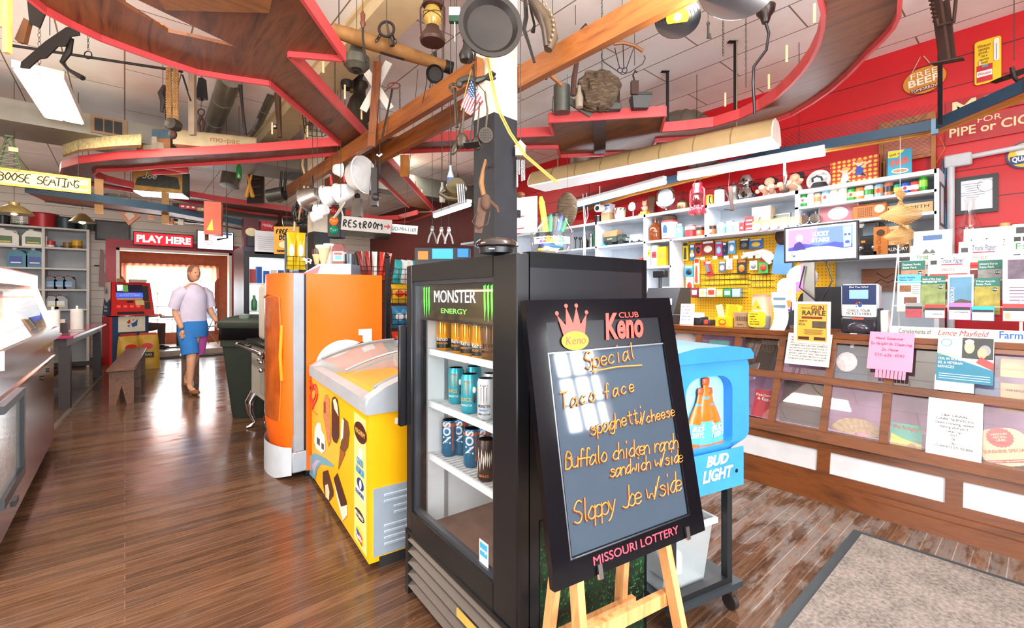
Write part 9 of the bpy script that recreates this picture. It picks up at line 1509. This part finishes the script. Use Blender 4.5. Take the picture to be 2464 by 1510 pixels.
q=B().lathe([(51.2*k,32*k),(51.2*k,48*k)],14,None,R(-140),R(-60));q.o('jar_label',BLACK,t)
for i,c in enumerate(('d8308a','e84a2a','f08a1c','f2c81c','8ac83a','3aa04a','3ab8c8')):a=R(-128+i*10);B().lathe([(51.6*k,24*k),(51.6*k,(33+3*(i%3))*k)],2,None,a,a+R(8)).o('colour_bar',mat(c,.4),t)
p=PZ(1215,604,FH+.001);t=T('black_dome','black glossy domed appliance lid resting on the fridge behind the jar','appliance',p+V((.03,.08,0)),CZ);k=mpp(p);LA(t,'base',[(44*k,0),(46*k,14*k)],BLACK);LA(t,'dome',[(46*k,14*k),(56*k,18*k),(54*k,26*k),(44*k,34*k),(20*k,40*k),(0,41*k)],mat('2a1f1d',.15),1,None,28);R2(t,'maker_mark',-10*k,8*k,14*k,3*k,mat('a8b0b8',.4),-46.5*k)
# on the orange cooler
oz=GH+.002;
def oc(nm,lab,cat,px,py,dy=.2):p=PY(px,660,3.52+dy);t=T(nm,lab,cat,(p.x,p.y,oz),CZ);return t,mpp(p)
t,k=oc('steel_food_warmer','small steel countertop food warmer box with chrome edges on the orange cooler','warmer',800,655,.18);B().add([(-60*k,-.1,0),(55*k,-.1,0),(55*k,.12,0),(-60*k,.12,0),(-20*k,-.1,24*k),(55*k,-.1,24*k),(55*k,.12,24*k),(-20*k,.12,24*k)],[(3,2,1,0),(4,5,6,7),(0,1,5,4),(1,2,6,5),(2,3,7,6),(3,0,4,7)]).o('warmer_body',mat('a9aeb2',.2,.9),t);B().hull([(-56*k,-.104,2*k),(-24*k,-.104,2*k),(-16*k,-.104,20*k)],(0,.003,0)).o('red_window',mat('a82a2a',.2),t)
wz=oz+24*k
def ow(nm,lab,cat,px,dy=.2):t,k=oc(nm,lab,cat,px,0,dy);t.location.z=wz+.001;return t,k
t,k=ow('cone_figure','large plastic waffle ice cream cone standing on the warmer','ice cream cone',778,.22);LA(t,'cone',[(5*k,0),(17*k,44*k),(15*k,44*k),(4*k,2*k)],mat('e8c898',.6,v=.2,s=50));LA(t,'rim',[(17*k,38*k),(18*k,46*k),(15*k,46*k)],mat('f0d8b0',.6))
t,k=ow('paper_cup','white tall paper cup behind the plastic cone','cup',792,.3);LA(t,'cup_body',[(9*k,0),(13*k,52*k),(12*k,52*k),(8*k,1*k)],WHITE)
t,k=ow('chocolate_cone','small cone dipped in dark chocolate left of the big cone','ice cream cone',762,.24);LA(t,'cone',[(4*k,0),(10*k,24*k)],mat('e0b880',.6));LA(t,'chocolate_dip',[(10*k,24*k),(11*k,36*k),(0,38*k)],mat('4a2418',.3))
t,k=ow('cow_figurine','tiny black and white cow figurine at the left of the cones','figurine',742,.2);B().ball((0,0,8*k),(9*k,5*k,5*k)).ball((-10*k,0,11*k),(4*k,3*k,4*k)).cyl((-5*k,0,0),(-5*k,0,6*k),1.6*k).cyl((5*k,0,0),(5*k,0,6*k),1.6*k).o('cow_body',WHITE,t);B().ball((2*k,-3*k,9*k),(4*k,3*k,3*k)).o('patch',BLACK,t)
t,k=ow('cookie_house','ceramic house cookie jar with a brown roof and blue window','cookie jar',818,.16);B().box(-13*k,13*k,-12*k,12*k,0,8*k).o('base',mat('8a5a4a',.6),t);B().box(-12*k,12*k,-11*k,11*k,8*k,34*k).o('house_body',mat('e8e2d8',.5),t);B().prism([(-15*k,32*k),(15*k,32*k),(13*k,42*k),(8*k,49*k),(-8*k,49*k),(-13*k,42*k)],-13*k,13*k).o('roof',mat('8a4a44',.6,v=.3,s=40),t);R2(t,'window',0,17*k,15*k,10*k,mat('4aa0b0',.3),-11.5*k);R2(t,'awning',0,26*k,19*k,5*k,mat('d8504a',.5),-12.6*k,1*k)
t,k=ow('dark_cup','dark grey tin cup at the right end of the steel warmer','cup',842,.14);LA(t,'cup_body',[(13*k,0),(14*k,26*k),(12*k,26*k),(11*k,2*k)],mat('4a5054',.3,.6))
# snack racks
def rack(lab,px0,px1,y,zt,rows,g):
 a=PY(px0,650,y).x;c=PY(px1,650,y).x;t=T('snack_rack',lab,'rack',((a+c)/2,y,0),R(-12));W=c-a;
 for x in(-W/2,W/2):B().box(x-.02,x+.02,-.02,.02,0,zt).o('post',BLACK,t);B().ball((x,0,zt+.02),(.03,.03,.025)).o('post_cap',BLACK,t)
 B().box(-W/2-.02,W/2+.02,-.25,.25,0,.04).o('foot',BLACK,t);out=[]
 for z in rows:
  b=B()
  for dz in(0,.05,.1,.15):b.tube([(-W/2,-.2,z+dz),(W/2,-.2,z+dz),(W/2,.0,z+dz),(-W/2,.0,z+dz)],.003,4,True)
  n=int(W/.06)
  for i in range(n+1):x=-W/2+W*i/n;b.tube([(x,0,z),(x,-.2,z),(x,-.2,z+.15)],.0025,4)
  b.o('wire_basket',BLACK,t)
 return t,W
def bag(parent,x,y,z,w,h,c,lab,c2=None,nm='snack_bag',rz=0,tl=0):
 M=parent.matrix_basis;q=M@V((x,y,z));t=T(nm,lab,'snack bag',q,parent.rotation_euler.z+rz,'snack bags on the wire racks');t.rotation_euler.y=tl
 B().grid(lambda u,v:(w*(.5-.06*math.sin(PI*v))*math.cos(2*PI*u),.045*math.sin(PI*v)**.6*math.sin(2*PI*u),h*v),18,8).o('bag_body',mat(c,.3,v=.2,s=14),t)
 if c2:B().ball((0,-.04,h*.5),(w*.28,.012,h*.18)).o('print_patch',mat(c2,.4),t)
rk1,W1=rack('black wire snack rack between the orange cooler and the black fridge',936,1030,4.35,1.72,[.75,1.0,1.25,1.45],'')
for i in range(4):
 x=-W1/2+W1*(.2+.2*i)
 bag(rk1,x,-.1,.76,.15,.21,('d8401c','e0481c','e84a20','c8381c')[i],'orange red snack bag on the bottom visible tier, number %s from the left'%('one','two','three','four')[i],'f2e8d8');bag(rk1,x,-.1,1.01,.15,.22,('2a8ab8','2a8ab8','2f90c0','e8b81c')[i]if i<3 else 'f0c01c',('blue','blue middle','right blue','yellow')[i]+' snack bag on the second tier of the wire rack','e8f0f4');bag(rk1,x,-.1,1.26,.16,.19,'f2bc10','yellow snack bag on the third tier, %s'%('at the left end','second from left','third from left','at the right end')[i],'d8301c')
for i,(x,c,lab)in enumerate(((-.32,'2aa0a0','teal'),(-.2,'dfe4e4','clear'),(-.06,'e8e4e0','clear orange topped'),(.08,'2a9a9a','second teal'),(.2,'6a3a8a','purple'),(.32,'7a3a9a','second purple'))):bag(rk1,x*W1/.9,-.1,1.46,.1,.24,c,lab+' snack packet sticking out of the top basket','e8642a' if i==2 else None,'snack_packet',0,R(random.uniform(-14,14)))
rk2,W2_=rack('black wire snack rack behind the house cookie jar',862,930,4.9,1.78,[1.2,1.5],'')
for i,(x,c,lab)in enumerate(((-.3,'8a2a24','dark red jerky stick'),(-.15,'a8302a','red jerky stick'),(0,'e8e0d8','white topped meat stick'),(.16,'d8301c','bright red meat stick'),(.3,'c8402a','orange red meat stick'))):bag(rk2,x*W2_,-.1,1.5,.06,.32,c,lab+' in the rear rack behind the cookie jar',None,'meat_stick',0,R(-12+6*i))
rk3,W3=rack('tall black rack with yellow chip bags at the left of the orange cooler',690,732,5.6,2.02,[1.45,1.62],'')
for i,x in enumerate((-.25,.25)):bag(rk3,x*W3,-.1,1.63,W3*.55,.42,'f2c81c','large yellow chip bag in the tall rack, %s one'%('left','right')[i],'e8e4d8');bag(rk3,x*W3,-.1,1.4,W3*.5,.2,'2f2f8a' if i==0 else 'b82a2a','small %s snack bag below the yellow chip bags'%('purple','red')[i])
# beer cooler at the back
bcx=T('beer_cooler','tall dark framed glass door beer cooler in the back beside the opening','fridge',(1.3,7.5,0));CWd=.82
B().box(0,CWd,.03,.75,0,2.05).o('cabinet',mat('3a3444',.4),bcx);b=dframe(B(),.0,CWd,.1,1.98,.07,-.03,.03);b.o('door_frame',BLACK,bcx);B().box(.07,CWd-.07,.02,.031,.17,1.9).o('liner',mat('dfeaea',.4,e=.5),bcx);B().box(.05,CWd-.03,-.02,.02,2.06,2.2).o('header_box',mat('26242e',.4),bcx);B().box(.07,CWd-.07,-.015,-.012,.17,1.9).o('door_glass',glass(.12),bcx);[B().box(.07,CWd-.07,-.008,.02,z,z+.02).o('shelf',WHITE,bcx)for z in(1.5,1.1,.7)]
R2(bcx,'paper_notice',.3,2.12,.32,.34,mat('eef0f2',.6),-.03);[R2(bcx,'print_line',.3,2.2-.03*i,.24,.004,mat('9aa0a8',.6),-.032)for i in range(7)]
for i,(x,z,c,h)in enumerate(((.12,1.52,'a82a2a',.2),(.2,1.52,'1f5ab0',.24),(.3,1.52,'2a6ac8',.18),(.4,1.52,'e8e0d0',.2),(.5,1.52,'2a5ab8',.2),(.6,1.52,'7a3a1c',.24),(.7,1.52,'c8d0d4',.2),(.14,1.12,'2a6a3a',.22),(.24,1.12,'2f7a44',.22),(.36,1.12,'e8ece8',.2))):S('beer_bottle' if c in('7a3a1c','2a6a3a','2f7a44')else 'drink_pack',('red pack','tall blue pack','blue pack','pale glass picture pack','second blue pack','brown bottle','silver pack','green bottle','second green bottle','white carton')[i]+' behind the glass of the back beer cooler','drink',B().lathe([(.035,0),(.038,.02),(.038,h*.6),(.018,h*.8),(.016,h)],10)if c in('7a3a1c','2a6a3a','2f7a44')else B().box(-.04,.04,-.006,.006,0,h),mat(c,.3),(1.3+x,7.5+.006 if 'bottle' not in ' ' else 0,z+.002),0,'drinks in the back beer cooler',(0,0,0))
def bk(nm,lab,x,w,h,c,c2,dz=2.052):t=T(nm,lab,'box' if 'box' in nm else 'bottle',(1.3+x,7.62,dz));return t
t=T('whisky_box','tall maroon boxed bottle standing on the back cooler','box',(1.42,7.66,2.052));B().box(-.1,.1,-.08,.08,0,.42).o('body',mat('5a2024',.4),t);E2(t,'label_print',0,.22,.08,.06,mat('e8d8a8',.4),-.082)
t=T('soda_carton','red and black carton with white script beside the maroon box','box',(1.63,7.66,2.052));B().box(-.09,.09,-.08,.08,0,.4).o('body',mat('c8202c',.4),t);R2(t,'black_band',0,.2,.18,.12,BLACK,-.082);TX(t,'Holiday',0,.32,.05,WHITE,-.082,w=.14,sh=.2)
t=T('big_bottle','large brown display bottle with a red label on the back cooler','bottle',(1.83,7.66,2.052));LA(t,'bottle_glass',[(.08,0),(.09,.02),(.09,.3),(.04,.42),(.035,.56)],mat('4a2414',.1));LA(t,'bottle_label',[(.092,.08),(.092,.24)],mat('d8302a',.4))
t,k=hg('beer_board','yellow hand lettered free beer board leaning over the back rack','sign',690,578,5.9,cord=36);W,H=60*k,66*k;B().box(-W/2,W/2,-.01,.01,-H/2,H/2).o('sign_board',mat('dca02c',.5),t);HW(t,'FREE',-W*.42,H*.24,H*.16,.006,BLACK,-.013,.1,.7);HW(t,'BEER!',-W*.3,H*.03,H*.18,.006,BLACK,-.013,.1,.68);HW(t,'tomorrow',-W*.4,-H*.42,H*.1,.004,BLACK,-.013,.1,.66);E2(t,'mug_print',-W*.1,-H*.16,W*.2,H*.12,mat('efe0b0',.5),-.012)
t,k=hg('cable_coil','tangled coil of black cable hanging on the far post','cable',722,512,5.4,cord=30);b=B()
for i in range(9):b.tube([((14+random.uniform(-4,4))*k*math.cos(a)+random.uniform(-2,2)*k,random.uniform(-.02,.02),(26+random.uniform(-6,6))*k*math.sin(a))for a in[2*PI*q/10 for q in range(10)]],.012,5,True)
b.o('cable_loops',mat('1c1a18',.4),t)
S('pale_cords','two pale yellow electric cords running down the far post','cord',B().tube([(0,0,0),(-.05,0,-.5),(.03,0,-.8),(-.12,0,-1.0),(-.14,0,-1.3)],.014,6).tube([(.1,0,0),(.1,0,-.35),(-.02,0,-.7),(-.1,0,-1.2)],.012,6),mat('e0c890',.5),PD(738,300,5.5))
# pink caps behind the monitor, red pegged denim
t=T('ball_cap','white and pink ball cap hanging behind the counter below the monitor','cap',(4.75,PX(1930,665,4.75).y,1.5),RW);B().ball((0,0,0),(.13,.1,.12)).o('crown',mat('f0ece8',.7),t);B().hull([(-.12,-.08,-.06),(.13,-.08,.0),(.12,-.17,-.1),(-.08,-.18,-.16)],(0,.01,.012)).o('visor',mat('f25ab0',.6),t);B().box(.02,.1,-.106,-.09,-.05,.12).o('pink_panel',mat('f49ad0',.6),t)
t=T('denim_bag','light blue cloth bag hanging at the right end of the pegboard','bag',(5.03,PX(1884,610,5.03).y,PX(1884,600,5.03).z),RW);B().prism([(-.1,-.24),(.08,-.26),(.09,-.1),(.06,.06),(-.05,.06),(-.08,-.08)],-.02,.03).o('cloth',mat('5a8ab8',.8),t);B().ball((0,-.01,.13),(.07,.05,.09)).o('fuzzy_head',mat('3a2420',.8),t)
# soda fountain lights behind the black fridge
p=PD(1060,610,4.0);t=T('soda_header','lit blue and orange fountain header panels behind the black fridge','lit sign',p,CZ);k=4/FPX;B().box(-62*k,70*k,0,.12,-20*k,14*k).o('casing',mat('1f2430',.4),t);R2(t,'lit_panel',5*k,0,50*k,24*k,mat('2a80e0',.4,e=1.5),-.002);R2(t,'lit_panel',-42*k,-4*k,24*k,20*k,mat('f0601c',.4,e=1.2),-.002);R2(t,'lit_panel',54*k,2*k,26*k,20*k,mat('1f6ad0',.4,e=1.),-.002);B().box(-62*k,70*k,.0,.3,-4*k-p.z+.9,-20*k).o('fountain_body',mat('2c2c30',.4),t);B().box(-60*k,68*k,0,.3,-p.z,.9-p.z-4*k).o('base_cabinet',mat('4a3a34',.5),t)
# ================= bay: raised floor, table, chairs, people =================
ST('floor_bay',B().box(-.75,2.55,12.35,14.2,0,.14),mat('b8a898',.3,v=.2),None,'raised pale worn floor of the far window bay','floor')
tb=T('cafe_table','small square dark cafe table in the far bay by the seated person','table',(.95,13.2,.141));B().box(-.35,.35,-.35,.35,.7,.735).o('table_top',mat('6a4a3a',.3),tb);B().cyl((0,0,.03),(0,0,.7),.03).o('column',BLACK,tb);B().box(-.25,.25,-.25,.25,0,.03).o('foot',BLACK,tb)
def chair(x,y,rz,lab,c):
 t=T('folding_chair',lab,'chair',(x,y,.141 if y>12.3 else 0),rz,'metal chairs in the bay');B().box(-.2,.2,-.2,.2,.43,.46,.01).o('seat',mat(c,.4),t);B().box(-.2,.2,.18,.2,.62,.88,.006).o('backrest',mat(c,.4),t)
 for s in(-1,1):B().tube([(s*.19,-.22,0),(s*.19,.19,.85)],.012,6).o('leg',mat('8a8a8c',.3,.8),t);B().tube([(s*.17,.24,0),(s*.17,-.12,.45)],.012,6).o('leg',mat('8a8a8c',.3,.8),t)
chair(1.22,12.75,R(170),'dark folding chair with its back to the aisle in the bay','3a3432');chair(1.5,13.5,R(-60),'pale blue seated metal chair at the right of the bay','7ab8d8');chair(.15,12.9,R(90),'folding chair under the seated person in the bay','5a5454')
NODES=dict(hip=((0,0,.92),.13,None),chest=((0,.0,1.22),.15,'hip'),neck=((0,.0,1.45),.07,'chest'),nk2=((0,-.02,1.53),.055,'neck'),ls=((-.19,0,1.4),.065,'neck'),le=((-.24,.06,1.12),.048,'ls'),lh=((-.22,-.1,.9),.034,'le'),rs=((.19,0,1.4),.065,'neck'),re=((.25,-.04,1.12),.048,'rs'),rh=((.24,-.22,.98),.034,'re'),lk=((-.1,-.12,.5),.068,'hip'),la=((-.1,-.08,.09),.042,'lk'),lt=((-.1,-.22,.04),.036,'la'),rk=((.1,.1,.5),.068,'hip'),ra=((.1,.36,.14),.042,'rk'),rt=((.1,.28,.03),.036,'ra'))
pw=PZ(452,945,0);t=person('person','person in pale top and blue and pink shorts walking past the bench, bare legs',(pw.x+.06,pw.y,0),R(25),NODES,SKN,[],None);t.scale=(.86,.86,.99)
head(t,(0,-.03,1.66),0,mat('8a5a44',.7),.1);hand(t,(-.22,-.1,.89),(0,-.3,-1));hand(t,(.24,-.22,.97),(0,-.6,-.8))
ck=lambda fn,n,m,lb=None:fn.o(n,m,t,lb)
ck(B().lathe([(.2,.9),(.2,.97),(.19,1.1),(.2,1.25),(.2,1.36),(.15,1.45),(.085,1.5)],20,Mx.Scale(.82,4,(0,1,0))).tube([(-.14,0,1.4),(-.22,.0,1.36),(-.26,.06,1.18)],[.09,.09,.075],10).tube([(.14,0,1.4),(.22,0,1.36),(.265,-.03,1.18)],[.09,.09,.075],10),'shirt',mat('d8cfe6',.8),'pale lavender top')
ck(B().lathe([(.19,1.0),(.21,.92),(.2,.78)],18,Mx.Scale(.95,4,(0,1,0))).tube([(-.09,-.01,.86),(-.1,-.1,.54)],[.14,.115],12),'shorts',mat('2a7ac8',.8),'bright blue left half of the shorts');ck(B().tube([(.09,.01,.86),(.1,.09,.54)],[.143,.115],12),'shorts',mat('d860b8',.8),'pink right half of the shorts');ck(B().ball((-.1,-.2,.035),(.05,.13,.035)),'shoe',mat('8a5a34',.6));ck(B().ball((.1,.32,.07),(.05,.12,.04)),'shoe',mat('8a5a34',.6))
ND=dict(hip=((0,0,.5),.13,None),chest=((0,.02,.8),.14,'hip'),neck=((0,-.02,1.02),.065,'chest'),nk2=((0,-.05,1.08),.05,'neck'),ls=((-.18,0,.97),.06,'neck'),le=((-.22,-.14,.76),.045,'ls'),lh=((-.14,-.36,.76),.032,'le'),rs=((.18,0,.97),.06,'neck'),re=((.22,-.14,.76),.045,'rs'),rh=((.14,-.36,.76),.032,'re'),lk=((-.11,-.42,.5),.065,'hip'),la=((-.11,-.38,.08),.042,'lk'),rk=((.11,-.42,.5),.065,'hip'),ra=((.11,-.46,.08),.042,'rk'))
t=person('person','seated person in a red top with dark hair and glasses at the bay table',(.22,12.95,.141),R(90),ND,mat('d8a488',.55),[],None)
head(t,(0,-.07,1.19),0,mat('2e221e',.7),.08);hand(t,(-.14,-.35,.76),(.3,-1,0));hand(t,(.14,-.35,.76),(-.3,-1,0));ck(B().lathe([(.18,.46),(.18,.7),(.19,.9),(.11,1.03),(.08,1.05)],18,Mx.Scale(.85,4,(0,1,0))).tube([(-.13,0,.98),(-.2,-.03,.93),(-.235,-.12,.79)],[.085,.085,.07],10).tube([(.13,0,.98),(.2,-.03,.93),(.235,-.12,.79)],[.085,.085,.07],10),'shirt',mat('b82438',.8),'dark red top');[ck(B().tube([(s*.08,-.02,.5),(s*.11,-.42,.51),(s*.11,-.4,.12)],[.13,.095,.075],10),'trousers',mat('4a3a34',.8),'brown trousers')for s in(-1,1)];ck(B().tube([(-.07,-.16,1.2),(0,-.175,1.2),(.07,-.16,1.2)],.006,5),'glasses',BLACK);[ck(B().ball((s*.11,-.44,.04),(.045,.12,.04)),'shoe',BLACK)for s in(-1,1)]
# ---------------- extra background things right of the far post ----------------
p=PD(1060,440,7.2);t=T('duct_box','dark grey square duct crossing behind the hanging soda bottles','duct',(1.9,p.y+.4,p.z));B().box(-.2,3.2,0,.3,-.14,.16).o('duct_body',mat('55564e',.6,v=.15),t)
for x in(.4,2.6):B().cyl((x,.15,.16),(x,.15,HCEIL-p.z),.006,n=5).o('hanger_rod',IRON,t)
t,k=hg('wooden_plank','upright orange wooden panel hanging behind the diagonal track arm','panel',972,398,5.2,cord=24);B().box(-9*k,12*k,0,.03,-26*k,26*k).o('panel_board',wood('a8642a','d8923c','z'),t)
for i in range(9):
 p,W,H=at(1258+i*11,4.98,TOP,9,27);t=T('soda_bottle','small green bottle with a white label, far left row of the top shelf','bottle',p,RW,'green bottles on the top shelf');LA(t,'bottle_glass',[(W*.45,0),(W*.48,H*.55),(W*.2,H*.75),(W*.18,H)],mat('1f6a38',.15));LA(t,'bottle_label',[(W*.5,H*.12),(W*.5,H*.48)],mat('e8ece4',.5))
for i,(px,h,c,lab)in enumerate(((1300,34,'6a3a20','brown wooden carved figure on the middle shelf behind the marker jar'),(1318,30,'5a3420','second brown wooden carved figure on the middle shelf'),(1345,36,'8a5a34','tan wooden box on the middle shelf right of the carved figures'))):
 p,W,H=at(px,4.98,MID,14,h);S('wooden_carving' if i<2 else 'wooden_box',lab,'carving' if i<2 else 'box',B().lathe([(W*.4,0),(W*.45,H*.2),(W*.3,H*.5),(W*.36,H*.7),(W*.2,H*.9),(0,H)],12)if i<2 else B().box(-W/2,W/2,-.05,.05,0,H),mat(c,.6,v=.2),p,RW)
# loose plier and wire bunches on hooks behind the black fridge
for i,(px,py,lab)in enumerate(((1040,560,'chrome padlock bunch hanging behind the snack packets'),(1062,562,'red and silver pliers hanging behind the fountain panels'),(1080,562,'pair of silver pliers hanging nearest the black post'))):
 t,k=hg('plier_bunch',lab,'tool',px,py,4.2,cord=14);m=mat(('8a8c8e','b8b4b0','c8ccd0')[i],.3,.8)
 for s in(-1,1):B().tube([(-s*2*k,0,16*k),(s*1*k,0,4*k),(s*7*k,0,-10*k),(s*10*k,0,-24*k)],.009,6).o('handle',m,t)
 B().ball((0,0,8*k),(5*k,.012,8*k)).o('jaw',m,t)
